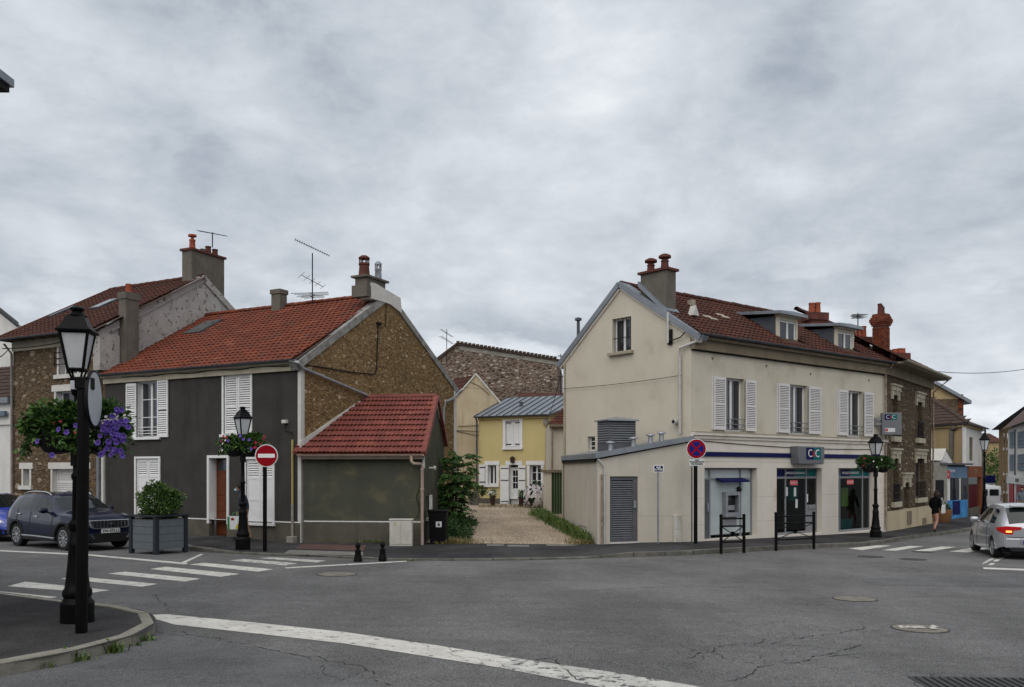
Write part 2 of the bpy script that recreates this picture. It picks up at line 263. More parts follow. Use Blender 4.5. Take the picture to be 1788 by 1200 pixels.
# vehicles, cloth
mat('car_navy', (0.0035, 0.0065, 0.026), 0.28, coat=0.7, spec=0.1); mat('car_blue', (0.008, 0.030, 0.30), 0.28, coat=1.0); mat('car_silver', (0.40, 0.41, 0.44), 0.34, metal=0.55, coat=0.8); mat('car_white', (0.62, 0.63, 0.65), 0.35, coat=0.6)
mat('car_glass', (0.012, 0.015, 0.016), 0.04, spec=0.45); mat('car_trim', (0.016, 0.016, 0.017), 0.55); mat('chrome', (0.60, 0.61, 0.63), 0.16, metal=1.0); mat('rubber', (0.013, 0.013, 0.013), 0.75); mat('alloy', (0.42, 0.43, 0.45), 0.3, metal=0.7)
mat('lamp_red', (0.42, 0.008, 0.012), 0.15, coat=0.6); mat('lamp_lit', (0.8, 0.35, 0.05), 0.3, emit=((1.0, 0.45, 0.10), 1.1)); mat('lamp_clear', (0.42, 0.44, 0.47), 0.1, metal=0.4, coat=0.7); mat('seat_dark', (0.02, 0.02, 0.022), 0.8)
mat('skin', (0.33, 0.18, 0.13), 0.6); mat('hair', (0.018, 0.012, 0.009), 0.7); mat('jacket_navy', (0.030, 0.038, 0.056), 0.85, fine=0.2, bump=0.3); mat('jacket_grey', (0.12, 0.14, 0.17), 0.85, fine=0.2)
mat('chinos', (0.20, 0.135, 0.085), 0.85, fine=0.15, bump=0.2); mat('shoe', (0.012, 0.012, 0.013), 0.6); mat('coat_black', (0.003, 0.003, 0.004), 0.95, fine=0.2, spec=0.1); mat('mask_blue', (0.30, 0.46, 0.55), 0.8); mat('tote_white', (0.55, 0.54, 0.52), 0.85, fine=0.1); mat('bag_yellow', (0.55, 0.50, 0.03), 0.6); mat('bag_green', (0.03, 0.22, 0.07), 0.6)
# plants
def leafmat(name, cols): return mat(name, cols[0], 0.55, rnd=cols, spec=0.3, fine=0.15)
leafmat('leaf_mid', [(0.018, 0.048, 0.010), (0.036, 0.088, 0.016), (0.055, 0.120, 0.022), (0.095, 0.165, 0.036)])
leafmat('leaf_dark', [(0.012, 0.034, 0.010), (0.020, 0.052, 0.012), (0.030, 0.072, 0.015), (0.045, 0.098, 0.022)])
leafmat('leaf_laurel', [(0.020, 0.046, 0.010), (0.038, 0.084, 0.015), (0.062, 0.125, 0.022), (0.095, 0.155, 0.032)])
leafmat('leaf_tree', [(0.014, 0.042, 0.010), (0.030, 0.078, 0.015), (0.055, 0.125, 0.024), (0.085, 0.165, 0.035)])
leafmat('leaf_varieg', [(0.03, 0.075, 0.015), (0.07, 0.14, 0.03), (0.22, 0.27, 0.14), (0.38, 0.42, 0.30)])
leafmat('grass', [(0.045, 0.085, 0.018), (0.075, 0.13, 0.025), (0.10, 0.16, 0.035), (0.16, 0.17, 0.055)])
leafmat('dry_grass', [(0.16, 0.12, 0.05), (0.22, 0.165, 0.07), (0.12, 0.12, 0.035), (0.19, 0.15, 0.06)])
mat('petal_violet', (0.115, 0.065, 0.34), 0.7, rnd=[(0.075, 0.040, 0.25), (0.115, 0.065, 0.34), (0.18, 0.12, 0.43)]); mat('petal_heart', (0.05, 0.012, 0.15), 0.7); mat('petal_white', (0.62, 0.60, 0.60), 0.7, rnd=[(0.52, 0.48, 0.50), (0.66, 0.64, 0.64), (0.60, 0.50, 0.54)]); mat('petal_red', (0.40, 0.015, 0.03), 0.7, rnd=[(0.30, 0.01, 0.02), (0.45, 0.02, 0.06)])
mat('bark', (0.07, 0.052, 0.038), 0.95, fine=0.3, bump=0.6); mat('soil', (0.035, 0.026, 0.018), 0.95, fine=0.3); mat('pot_grey', (0.18, 0.165, 0.15), 0.9, fine=0.15); mat('pot_dark', (0.045, 0.022, 0.022), 0.6, fine=0.1)
mat('plank_grey', (0.135, 0.152, 0.172), 0.75, c2=(0.11, 0.125, 0.142), nscale=5, amt=1.0, fine=0.12); mat('planter_frame', (0.022, 0.026, 0.033), 0.55, fine=0.1); mat('wicker', (0.19, 0.09, 0.04), 0.85, fine=0.3, bump=0.6)
# ground
def mat_asphalt(name, c, c2, patch, seed, strips=0.93, ag=(0.50, 1.55), agscale=70):
    m = mat(name, c, 0.9, c2=c2, nscale=0.35, amt=1.0, fine=0.0, bump=0.45, bscale=110, spec=0.06)
    nt = m.node_tree; N = nt.nodes; L = nt.links; b = N['Principled BSDF']; base = b.inputs['Base Color'].links[0].from_socket
    geo = N.new('ShaderNodeNewGeometry')
    def layer(base, scale, lo, hi, p0, p1, det=6, rough=0.6, stretch=(1, 1, 1), loc=(0, 0, 0)):
        mp = N.new('ShaderNodeMapping'); L.new(geo.outputs['Position'], mp.inputs[0]); mp.inputs['Scale'].default_value = stretch; mp.inputs['Location'].default_value = loc
        n = N.new('ShaderNodeTexNoise'); n.inputs['Scale'].default_value = scale; n.inputs['Detail'].default_value = det; n.inputs['Roughness'].default_value = rough; L.new(mp.outputs[0], n.inputs['Vector'])
        r = N.new('ShaderNodeMapRange'); L.new(n.outputs['Fac'], r.inputs[0]); r.inputs[1].default_value = p0; r.inputs[2].default_value = p1; r.inputs[3].default_value = lo; r.inputs[4].default_value = hi
        cc = N.new('ShaderNodeCombineColor'); [L.new(r.outputs[0], cc.inputs[i]) for i in range(3)]
        x = N.new('ShaderNodeMix'); x.data_type = 'RGBA'; x.blend_type = 'MULTIPLY'; x.inputs['Factor'].default_value = 1; L.new(base, x.inputs['A']); L.new(cc.outputs[0], x.inputs['B']); return x.outputs['Result']
    o = layer(base, agscale, ag[0], ag[1], 0.3, 0.7, 2)                      # aggregate
    o = layer(o, 22, 0.80, 1.20, 0.3, 0.7, 6, 0.75); o = layer(o, 4, 0.88, 1.12, 0.3, 0.7, 6, 0.7)
    o = layer(o, 0.5, 1 - patch, 1 + patch, 0.38, 0.62, 7, 0.6, (1, 0.55, 1), (seed, 0, 0))   # patches
    if strips < 1: o = layer(o, 0.9, strips, 1.0, 0.40, 0.47, 4, 0.5, (0.35, 2.2, 1), (0, seed, 0))           # tyre-worn strips
    L.new(o, b.inputs['Base Color']); return m
mat_asphalt('asphalt', (0.120, 0.118, 0.118), (0.140, 0.138, 0.137), 0.15, 3.3, 0.93, (0.40, 1.7), 60)
mat_asphalt('pavement_asphalt', (0.040, 0.039, 0.041), (0.054, 0.053, 0.054), 0.32, 11.3)
mat_asphalt('gravel', (0.36, 0.29, 0.22), (0.30, 0.235, 0.175), 0.20, 5.1, 1.0, (0.45, 1.55), 24)
mat_asphalt('asphalt_new', (0.112, 0.112, 0.116), (0.130, 0.130, 0.133), 0.16, 8.1)
mat_asphalt('asphalt_old', (0.142, 0.139, 0.137), (0.162, 0.158, 0.155), 0.16, 1.7)
mat('pebble', (0.3, 0.25, 0.19), 0.9, rnd=[(0.14, 0.11, 0.085), (0.30, 0.245, 0.185), (0.42, 0.36, 0.29), (0.52, 0.47, 0.40)], fine=0.15)
# ---------------------------------------------------------------- mesh helpers
class MB:
    def __init__(s): s.v = []; s.f = []; s.m = []; s.r = []
    def face(s, pts, m=0, r=0.5):
        i = len(s.v); s.v.extend([tuple(p) for p in pts]); s.f.append(tuple(range(i, i + len(pts)))); s.m.append(m); s.r.append(r); return s
    def raw(s, vs_, fs, m=0, r=0.5):
        i = len(s.v); s.v.extend([tuple(p) for p in vs_])
        for f in fs: s.f.append(tuple(i + k for k in f)); s.m.append(m); s.r.append(r)
        return s
    def box(s, fr, s0, s1, z0, z1, d0, d1, m=0, r=0.5):
        p = [fr.P(x, z, d) for d in (d0, d1) for z in (z0, z1) for x in (s0, s1)]
        return s.raw(p, [(0, 2, 3, 1), (4, 5, 7, 6), (0, 1, 5, 4), (2, 6, 7, 3), (0, 4, 6, 2), (1, 3, 7, 5)], m, r)
    def prism(s, fr, poly, d0, d1, m=0, r=0.5):
        n = len(poly); a = [fr.P(x, z, d0) for x, z in poly]; b = [fr.P(x, z, d1) for x, z in poly]
        s.raw(a + b, [tuple(range(n - 1, -1, -1)), tuple(range(n, 2 * n))] + [(i, (i + 1) % n, n + (i + 1) % n, n + i) for i in range(n)], m, r); return s
    def wall(s, fr, poly, holes=(), depth=0.22, m=0, mr=None):
        """vertical sheet with rectangular holes (s0,s1,z0,z1) and reveals"""
        loops = [[V((x, z, 0)) for x, z in poly]]
        for (a, b, c, d) in holes: loops.append([V((a, c, 0)), V((a, d, 0)), V((b, d, 0)), V((b, c, 0))])
        flat = [q for l in loops for q in l]
        for t in geometry.tessellate_polygon(loops): s.face([fr.P(flat[i].x, flat[i].y, 0) for i in t], m)
        for (a, b, c, d) in holes:
            q = [(a, c), (b, c), (b, d), (a, d)]
            for i in range(4):
                x, y = q[i], q[(i + 1) % 4]
                s.face([fr.P(*x, 0), fr.P(*y, 0), fr.P(*y, -depth), fr.P(*x, -depth)], m if mr is None else mr)
        return s
    def tube(s, pts, r, n=8, m=0, cap=True, rn=0.5):
        pts = [V(p) for p in pts]; rs = r if isinstance(r, (list, tuple)) else [r] * len(pts); base = len(s.v)
        for i, p in enumerate(pts):
            t = (pts[min(i + 1, len(pts) - 1)] - pts[max(i - 1, 0)]).normalized()
            x = t.cross(UP if abs(t.z) < 0.95 else V((1, 0, 0))).normalized(); y = t.cross(x).normalized()
            for k in range(n):
                a = 2 * math.pi * k / n; s.v.append(tuple(p + (x * math.cos(a) + y * math.sin(a)) * rs[i]))
        fs = [(base + i * n + k, base + i * n + (k + 1) % n, base + (i + 1) * n + (k + 1) % n, base + (i + 1) * n + k) for i in range(len(pts) - 1) for k in range(n)]
        if cap: fs += [tuple(base + k for k in range(n - 1, -1, -1)), tuple(base + (len(pts) - 1) * n + k for k in range(n))]
        s.f += fs; s.m += [m] * len(fs); s.r += [rn] * len(fs); return s
    def lathe(s, prof, o=(0, 0, 0), n=16, m=0, a0=0.0, fr=None, r=0.5):
        fr = fr or Fr(o, (1, 0, 0), (0, 1, 0)); base = len(s.v)
        for (q, z) in prof:
            for k in range(n):
                a = a0 + 2 * math.pi * k / n; s.v.append(tuple(fr.P(q * math.cos(a), z, q * math.sin(a))))
        fs = [(base + i * n + k, base + i * n + (k + 1) % n, base + (i + 1) * n + (k + 1) % n, base + (i + 1) * n + k) for i in range(len(prof) - 1) for k in range(n)]
        fs += [tuple(base + k for k in range(n - 1, -1, -1)), tuple(base + (len(prof) - 1) * n + k for k in range(n))]
        s.f += fs; s.m += [m] * len(fs); s.r += [r] * len(fs); return s
    def mesh(s, name, mats, smooth=False):
        me = bpy.data.meshes.new(name); me.from_pydata(s.v, [], s.f)
        for k in (mats if isinstance(mats, (list, tuple)) else [mats]): me.materials.append(M[k])
        if len(me.materials) > 1: me.polygons.foreach_set('material_index', s.m)
        at_ = me.attributes.new('rnd', 'FLOAT', 'FACE'); at_.data.foreach_set('value', [float(x) for x in s.r])
        bm = bmesh.new(); bm.from_mesh(me)
        bmesh.ops.remove_doubles(bm, verts=bm.verts, dist=1e-5) if smooth else None
        bmesh.ops.recalc_face_normals(bm, faces=bm.faces); bm.to_mesh(me); bm.free()
        if smooth:
            me.polygons.foreach_set('use_smooth', [True] * len(me.polygons))
            if smooth is not True: me.set_sharp_from_angle(angle=rad(smooth))
        me.update(); return me
    def build(s, name, mats, parent=None, smooth=False, kind=None, bevel=0.0):
        if not s.f: return None
        return put(s.mesh(name, mats, smooth), name, parent, kind, bevel)
def put(me, name, parent=None, kind=None, bevel=0.0, mw=None):
    o = bpy.data.objects.new(name, me); col.objects.link(o)
    if mw is not None: o.matrix_world = mw
    if parent is not None: attach(o, parent)
    if kind: o['kind'] = kind
    if bevel:
        b = o.modifiers.new('bevel', 'BEVEL'); b.width = bevel; b.segments = 2; b.limit_method = 'ANGLE'; b.angle_limit = rad(40)
    return o
def wm(o):
    return (wm(o.parent) @ o.matrix_parent_inverse @ o.matrix_basis) if o.parent else o.matrix_basis.copy()
def attach(o, parent): o.parent = parent; o.matrix_parent_inverse = wm(parent).inverted()
def tag(o, label, cat, group=None):
    o['label'] = label; o['category'] = cat
    if group: o['group'] = group
    return o
def thing(name, label, cat, loc=(0, 0, 0), rz=0.0, group=None):
    o = bpy.data.objects.new(name, None); col.objects.link(o); o.location = loc; o.rotation_euler = (0, 0, rz); o.empty_display_size = 0.2
    return tag(o, label, cat, group)
def copy_tree(o, parent=None):
    c = o.copy(); col.objects.link(c)
    if parent is not None: c.parent = parent
    for ch in [x for x in sc.objects if x.parent == o]: copy_tree(ch, c)
    return c
def text_mesh(name, body, fr, size, mat_, parent, align='CENTER', bold=0.0, sx=1.0, extr=0.004):
    cu = bpy.data.curves.new('txt', 'FONT'); cu.body = body; cu.size = size; cu.align_x = align; cu.align_y = 'CENTER'; cu.extrude = extr; cu.offset = bold; cu.resolution_u = 3
    t = bpy.data.objects.new('txt', cu); col.objects.link(t); dg = bpy.context.evaluated_depsgraph_get(); dg.update()
    me = bpy.data.meshes.new_from_object(t.evaluated_get(dg)); bpy.data.objects.remove(t); bpy.data.curves.remove(cu)
    me.name = name; me.materials.clear(); me.materials.append(M[mat_])
    a = fr.a
    if a.cross(fr.up).dot(fr.n) < 0: a = -a                        # keep letters readable from outside
    mw = Matrix.Identity(4)
    for i in range(3): mw[i][0], mw[i][1], mw[i][2], mw[i][3] = a[i] * sx, fr.up[i], fr.n[i], fr.o[i]
    o = bpy.data.objects.new(name, me); col.objects.link(o); o.matrix_world = mw
    attach(o, parent); return o
# ---------------------------------------------------------------- building parts
def window(parent, fr, s0, s1, z0, z1, depth=0.18, bars=(), leaves=2, fm='white_paint', frame_w=0.06, curtain=False, name='window', pane='glass_pane'):
    if s0 > s1: s0, s1 = s1, s0
    b = MB(); w = frame_w; D0, D1 = -depth - 0.05, -depth
    b.box(fr, s0, s1, z0, z0 + w, D0, D1); b.box(fr, s0, s1, z1 - w, z1, D0, D1)
    b.box(fr, s0, s0 + w, z0 + w, z1 - w, D0, D1); b.box(fr, s1 - w, s1, z0 + w, z1 - w, D0, D1)
    xs = [s0 + w + (s1 - s0 - 2 * w) * k / leaves for k in range(leaves + 1)]
    for x in xs[1:-1]: b.box(fr, x - w * 0.75, x + w * 0.75, z0 + w, z1 - w, D0 + 0.01, D1 + 0.012)
    for t in bars:
        z = z0 + (z1 - z0) * t
        for k in range(leaves): b.box(fr, xs[k] + (w * 0.75 if k else 0), xs[k + 1] - (w * 0.75 if k < leaves - 1 else 0), z - 0.014, z + 0.014, D0 + 0.015, D1 - 0.002)
    win = b.build(name, fm, parent)
    zs = [0] + list(bars) + [1]
    for k in range(leaves):
        for j in range(len(zs) - 1):
            q = MB().box(fr, xs[k], xs[k + 1], z0 + (z1 - z0) * zs[j], z0 + (z1 - z0) * zs[j + 1], D0 + 0.02, D0 + 0.026); q.build('pane', pane, win)
    if curtain:
        c = MB(); n = 14
        for (a, e) in ((s0, s0 + (s1 - s0) * 0.40), (s1 - (s1 - s0) * 0.40, s1)):
            pts = [(a + (e - a) * i / n, -depth - 0.045 + 0.012 * math.sin(i * 2.2)) for i in range(n + 1)]
            for i in range(n): c.face([fr.P(pts[i][0], z0, pts[i][1]), fr.P(pts[i + 1][0], z0, pts[i + 1][1]), fr.P(pts[i + 1][0], z1, pts[i + 1][1]), fr.P(pts[i][0], z1, pts[i][1])])
    MB().box(fr, s0 - 0.05, s1 + 0.05, z0 - 0.05, z1 + 0.05, D0 - 0.12, D0 - 0.06).build('room_shade', 'curtain' if curtain else 'dark_void', win)
    return win
def shutter(parent, fr, s0, s1, z0, z1, d=0.03, m='shutter_paint', solid=0.0, mid=0.5, pitch=0.075, thick=0.035):
    """one leaf: stiles, rails and slats; the lowest fraction `solid` is panelled"""
    if s0 > s1: s0, s1 = s1, s0
    b = MB(); w = min(0.055, (s1 - s0) * 0.16); zm = z0 + (z1 - z0) * mid
    for a, e in ((s0, s0 + w), (s1 - w, s1)): b.box(fr, a, e, z0, z1, d, d + thick)
    rails = [z0 + 0.05, zm, z1 - 0.045]
    for z in rails: b.box(fr, s0 + w, s1 - w, z - 0.045, z + 0.045, d + 0.001, d + thick - 0.003)
    zs = z0 + (z1 - z0) * solid
    if solid:
        b.box(fr, s0 + w, s1 - w, z0, zs, d + 0.004, d + thick - 0.012); b.box(fr, s0 + w, s1 - w, zs - 0.03, zs + 0.03, d + 0.001, d + thick - 0.003)
    o = b.build('shutter', m, parent)
    l = MB(); z = max(z0 + 0.09, zs + 0.03)
    while z < z1 - 0.10:
        if abs(z + pitch / 2 - zm) > 0.06:
            l.raw([fr.P(s0 + w, z, d + thick - 0.004), fr.P(s1 - w, z, d + thick - 0.004), fr.P(s1 - w, z + pitch * 0.58, d + 0.004), fr.P(s0 + w, z + pitch * 0.58, d + 0.004),
                   fr.P(s0 + w, z + 0.012, d + thick - 0.002), fr.P(s1 - w, z + 0.012, d + thick - 0.002), fr.P(s1 - w, z + pitch * 0.58 + 0.010, d + 0.006), fr.P(s0 + w, z + pitch * 0.58 + 0.010, d + 0.006)],
                  [(0, 1, 2, 3), (7, 6, 5, 4), (0, 4, 5, 1), (2, 6, 7, 3)])
        z += pitch
    l.build('louvres', m, o, kind='stuff'); MB().box(fr, s0 + w, s1 - w, max(z0, zs), z1, d - 0.012, d - 0.004).build('slat_shade_sheet', 'shade_grey', o)  # grey sheet behind the louvres stands in for the shade between slats
    return o
def tile_profile(kind):
    if kind == 'flat': return [(0, 0.0), (0.5, 0.004), (0.97, 0.0), (1.0, -0.004)]
    if kind == 'double': return [(0.0, 0.0), (0.10, 0.026), (0.26, 0.030), (0.40, 0.004), (0.52, 0.0), (0.62, 0.026), (0.78, 0.030), (0.92, 0.004), (1.0, 0.0)]
    return [(0.0, 0.010), (0.10, 0.026), (0.24, 0.026), (0.36, 0.006), (0.66, 0.004), (0.78, 0.012), (0.90, 0.006), (1.0, 0.010)]
def tile_geo(w, e, kind, lift=0.036, over=1.22):
    pr = tile_profile(kind); n = len(pr); vs_ = []
    for y, h in ((0, lift), (e * over, 0.004)): vs_ += [(x * w * 1.0, y, h + z) for x, z in pr]
    vs_ += [(x * w, 0.004, lift + z - 0.026) for x, z in pr]
    fs = [(i, i + 1, n + i + 1, n + i) for i in range(n - 1)] + [(2 * n + i, 2 * n + i + 1, i + 1, i) for i in range(n - 1)]
    return vs_, fs
def tile_field(name, parent, fr, width, length, w, e, kind, m, sl=None, sr=None, skip=(), z0=0.0, stagger=True):
    """joined courses of tiles on a slope: fr.a along the eave, fr.up up the slope, fr.n out of it"""
    b = MB(); vs_, fs = tile_geo(w, e, kind); rows = int(math.ceil(length / e)); cols_ = int(math.ceil(width / w)) + 1
    for r in range(rows):
        y0 = r * e; lo = sl(y0) if sl else 0.0; hi = sr(y0) if sr else width
        for c in range(-1, cols_):
            x0 = c * w + (w * 0.5 if stagger and r % 2 else 0.0)
            if x0 + w < lo or x0 > hi: continue
            if any(a < x0 + w * 0.5 < bb and cc < y0 + e * 0.5 < dd for a, bb, cc, dd in skip): continue
            j = R.uniform(-0.005, 0.005); jz = R.uniform(0, 0.005); tilt = R.uniform(-0.003, 0.003)
            P = [fr.P(min(max(x0 + x, lo), hi), min(y0 + y + j, length), z + z0 + jz + tilt * (x / w)) for x, y, z in vs_]
            b.raw(P, fs, 0, R.uniform(0.15, 0.85) if R.random() > 0.07 else R.choice((0.0, 1.0)))
    return b.build(name, m, parent, kind='stuff')
def ridge_tiles(parent, p0, p1, m, r=0.11, step=0.38, individual=True):
    p0, p1 = V(p0), V(p1); d = (p1 - p0); L_ = d.length; n = max(1, round(L_ / step)); d.normalize(); side = d.cross(UP).normalized()
    base = []
    for v_ in range(3):
        b = MB(); st = L_ / n
        for k in range(6):
            a0, a1 = math.pi * k / 6, math.pi * (k + 1) / 6
            q = lambda a, x, rr: (x, rr * math.cos(a), rr * math.sin(a))
            b.face([q(a0, 0, r * 1.13), q(a1, 0, r * 1.13), q(a1, st * 1.05, r), q(a0, st * 1.05, r)], 0, 0.2 + 0.3 * v_)
            b.face([q(a0, 0, r * 0.9), q(a1, 0, r * 0.9), q(a1, 0, r * 1.13), q(a0, 0, r * 1.13)], 0, 0.2 + 0.3 * v_)
        base.append(b.mesh('ridge_tile', m))
    mw = Matrix.Identity(4); up2 = side.cross(d)
    if up2.z < 0: side = -side; up2 = -up2
    for k in range(n):
        o = p0 + d * (L_ / n * k) + UP * R.uniform(-0.008, 0.008)
        for i in range(3): mw[i][0], mw[i][1], mw[i][2], mw[i][3] = d[i], side[i], up2[i], o[i]
        put(base[R.randrange(3)], 'ridge_tile', parent, mw=mw.copy())
def stone_meshes(m, n=9):
    out = []
    for k in range(n):
        b = MB(); N_ = R.choice((5, 6, 6, 7)); ph = R.random() * 6; ra = [R.uniform(0.62, 1.10) for _ in range(N_)]
        ring = [(math.cos(2 * math.pi * i / N_ + ph) * ra[i] * 0.5, math.sin(2 * math.pi * i / N_ + ph) * ra[i] * 0.5) for i in range(N_)]
        r0 = [(x, y, -0.3) for x, y in ring]; r1 = [(x * 0.97, y * 0.97, 0.45) for x, y in ring]; r2 = [(x * 0.66, y * 0.66, 0.85 + R.uniform(0, 0.2)) for x, y in ring]
        rn = R.random() ** 1.8
        b.raw(r0 + r1 + r2, [(i, (i + 1) % N_, N_ + (i + 1) % N_, N_ + i) for i in range(N_)] + [(N_ + i, N_ + (i + 1) % N_, 2 * N_ + (i + 1) % N_, 2 * N_ + i) for i in range(N_)] + [tuple(range(2 * N_, 3 * N_))], 0, rn)
        out.append((b, b.mesh('stone', m, 60)))
    return out
def stones(parent, fr, inside, box, n, smin, smax, K, m='stone', proud=0.02, power=2.2):
    """field stones standing proud of the mortar; the K largest are objects, the rest one joined part"""
    base = stone_meshes(m, 14); s0, s1, z0, z1 = box; grid = {}; got = []
    cand = sorted([smin + (smax - smin) * R.random() ** power for _ in range(n)], reverse=True)
    for sz in cand:
        for _ in range(6):
            x, z = R.uniform(s0, s1), R.uniform(z0, z1)
            if not inside(x, z): continue
            cx, cz = int(x / smax), int(z / smax)
            if any((x - q[0]) ** 2 + (1.35 * (z - q[1])) ** 2 < (0.52 * (sz + q[2])) ** 2 for i in (-1, 0, 1) for j in (-1, 0, 1) for q in grid.get((cx + i, cz + j), ())): continue
            grid.setdefault((cx, cz), []).append((x, z, sz)); got.append((x, z, sz)); break
    jb = MB()
    for i, (x, z, sz) in enumerate(got):
        k = R.randrange(14); ro = R.uniform(-0.35, 0.35); asp = R.uniform(0.38, 0.78); h = proud * R.uniform(0.6, 1.3)
        mw = fr.off(x, z, 0).mat() @ Matrix.Rotation(ro, 4, 'Z') @ Matrix.Diagonal((sz, sz * asp, h, 1))
        if i < K: put(base[k][1], 'stone', parent, mw=mw)
        else:
            b = base[k][0]; off = len(jb.v); jb.v += [tuple(mw @ V(p)) for p in b.v]
            for f in b.f: jb.f.append(tuple(off + q for q in f)); jb.m.append(0); jb.r.append(b.r[0])
    if jb.f: jb.build('small_stones', m, parent, 60, kind='stuff')
def inpoly(poly):
    def f(x, z):
        c = False; n = len(poly)
        for i in range(n):
            (x0, z0), (x1, z1) = poly[i], poly[(i + 1) % n]
            if (z0 > z) != (z1 > z) and x < (x1 - x0) * (z - z0) / (z1 - z0) + x0: c = not c
        return c
    return f
def chimney_pot(parent, o, h=0.4, r=0.11, m='clay_pot', cap=None):
    prof = [(r * 1.05, 0), (r, 0.06), (r * 0.86, h * 0.8), (r * 0.98, h * 0.86), (r * 0.98, h), (r * 0.6, h), (r * 0.6, h - 0.05)]
    p = MB().lathe(prof, o, 12).build('chimney_pot', m, parent, 40)
    if cap == 'disc': MB().lathe([(r * 0.5, h), (r * 0.5, h + 0.12), (r * 1.35, h + 0.13), (r * 1.3, h + 0.2), (0.01, h + 0.22)], o, 12).build('pot_cap', m, p, 40)
    if cap == 'mushroom': MB().lathe([(r * 0.7, h - 0.02), (r * 0.75, h + 0.05), (r * 1.55, h + 0.09), (r * 1.5, h + 0.16), (r * 0.7, h + 0.22), (0.01, h + 0.23)], o, 12).build('pot_cap', m, p, 40)
    if cap == 'cowl':
        b = MB()
        for k in range(6):
            a = k * math.pi / 3; b.tube([V(o) + V((r * 0.8 * math.cos(a), r * 0.8 * math.sin(a), h)), V(o) + V((r * 0.8 * math.cos(a), r * 0.8 * math.sin(a), h + 0.16))], 0.022, 5)
        b.lathe([(r * 1.0, h + 0.15), (r * 1.0, h + 0.2), (r * 0.5, h + 0.27), (0.01, h + 0.28)], o, 12); b.build('pot_cap', m, p, 40)
    return p
def gutter(parent, p0, p1, m='zinc', r=0.065, name='gutter'):
    p0, p1 = V(p0), V(p1); d = (p1 - p0).normalized(); side = d.cross(UP).normalized(); b = MB(); n = 8
    ring = [(math.cos(math.pi * (1 + k / n)) * r, math.sin(math.pi * (1 + k / n)) * r) for k in range(n + 1)]
    ring = ring + [(x * 0.9, y * 0.9) for x, y in reversed(ring)]; q = len(ring)
    vs_ = [p + side * x + UP * y for p in (p0, p1) for x, y in ring]
    b.raw(vs_, [(i, (i + 1) % q, q + (i + 1) % q, q + i) for i in range(q)] + [tuple(range(q)), tuple(range(2 * q - 1, q - 1, -1))])
    return b.build(name, m, parent, 40)
def pipe(parent, pts, r, m, name='downpipe', n=10, joints=()):
    b = MB().tube(pts, r, n)
    for p in joints: b.tube([V(p) - UP * 0.03, V(p) + UP * 0.03], r * 1.25, n)
    return b.build(name, m, parent, 40)
def sag(p0, p1, drop, n=12):
    p0, p1 = V(p0), V(p1); return [p0.lerp(p1, i / n) - UP * drop * 4 * (i / n) * (1 - i / n) for i in range(n + 1)]
def cable(name, label, pts, r=0.008, parent=None):
    o = MB().tube(pts, r, 6).build(name, 'cable', parent)
    if parent is None: tag(o, label, 'cable')
    return o
# ---------------------------------------------------------------- foliage
def leaf(b, p, d, size, w=0.5, m=0, fold=0.25):
    d = V(d).normalized(); s = d.cross(V((R.uniform(-1, 1), R.uniform(-1, 1), R.uniform(-1, 1)))).normalized(); n = d.cross(s)
    t = p + d * size; mid = p + d * size * 0.5; r = R.random(); q = s * size * w * 0.5; f = n * size * fold * 0.5
    b.raw([p, mid + q + f, t, mid - q + f], [(0, 1, 2), (0, 2, 3)], m, r)
def blob_leaves(b, c, rx, ry, rz, n, size, w=0.55, shell=0.55, m=0, droop=0.0, clumps=0):
    c = V(c); cl = None
    if clumps:
        cl = []
        for _ in range(clumps):
            d = V((R.gauss(0, 1), R.gauss(0, 1), R.gauss(0, 1))).normalized(); k = R.uniform(0.55, 1.0); cl.append((V((d.x * rx * k, d.y * ry * k, d.z * rz * k)), R.uniform(0.18, 0.40)))
    for _ in range(n):
        d = V((R.gauss(0, 1), R.gauss(0, 1), R.gauss(0, 1))).normalized()
        if cl and R.random() < 0.75:
            q, s_ = R.choice(cl); k = R.random() ** 0.4; p = c + q + V((d.x * rx * s_ * k, d.y * ry * s_ * k, d.z * rz * s_ * k)); d = (d + q.normalized()).normalized()
        else:
            k = shell + (1 - shell) * R.random() ** 0.6; p = c + V((d.x * rx * k, d.y * ry * k, d.z * rz * k))
        dd = V((d.x + R.uniform(-0.7, 0.7), d.y + R.uniform(-0.7, 0.7), d.z + R.uniform(-0.7, 0.7) - droop))
        leaf(b, p, dd, size * R.uniform(0.6, 1.3), w, m)
def grass_blades(b, spots, h, m=0, lean=0.5):
    for p in spots:
        a = R.random() * 6.28; hh = h * R.uniform(0.4, 1.2); w = 0.006 + hh * 0.012; d = V((math.cos(a), math.sin(a), 0)); s = V((-d.y, d.x, 0)) * w
        p = V(p); q = p + d * hh * lean * 0.35 + UP * hh * 0.6; t = p + d * hh * lean + UP * hh * R.uniform(0.75, 1.0); r = R.random()
        b.raw([p - s, p + s, q + s * 0.8, q - s * 0.8, t], [(0, 1, 2, 3), (3, 2, 4)], m, r)
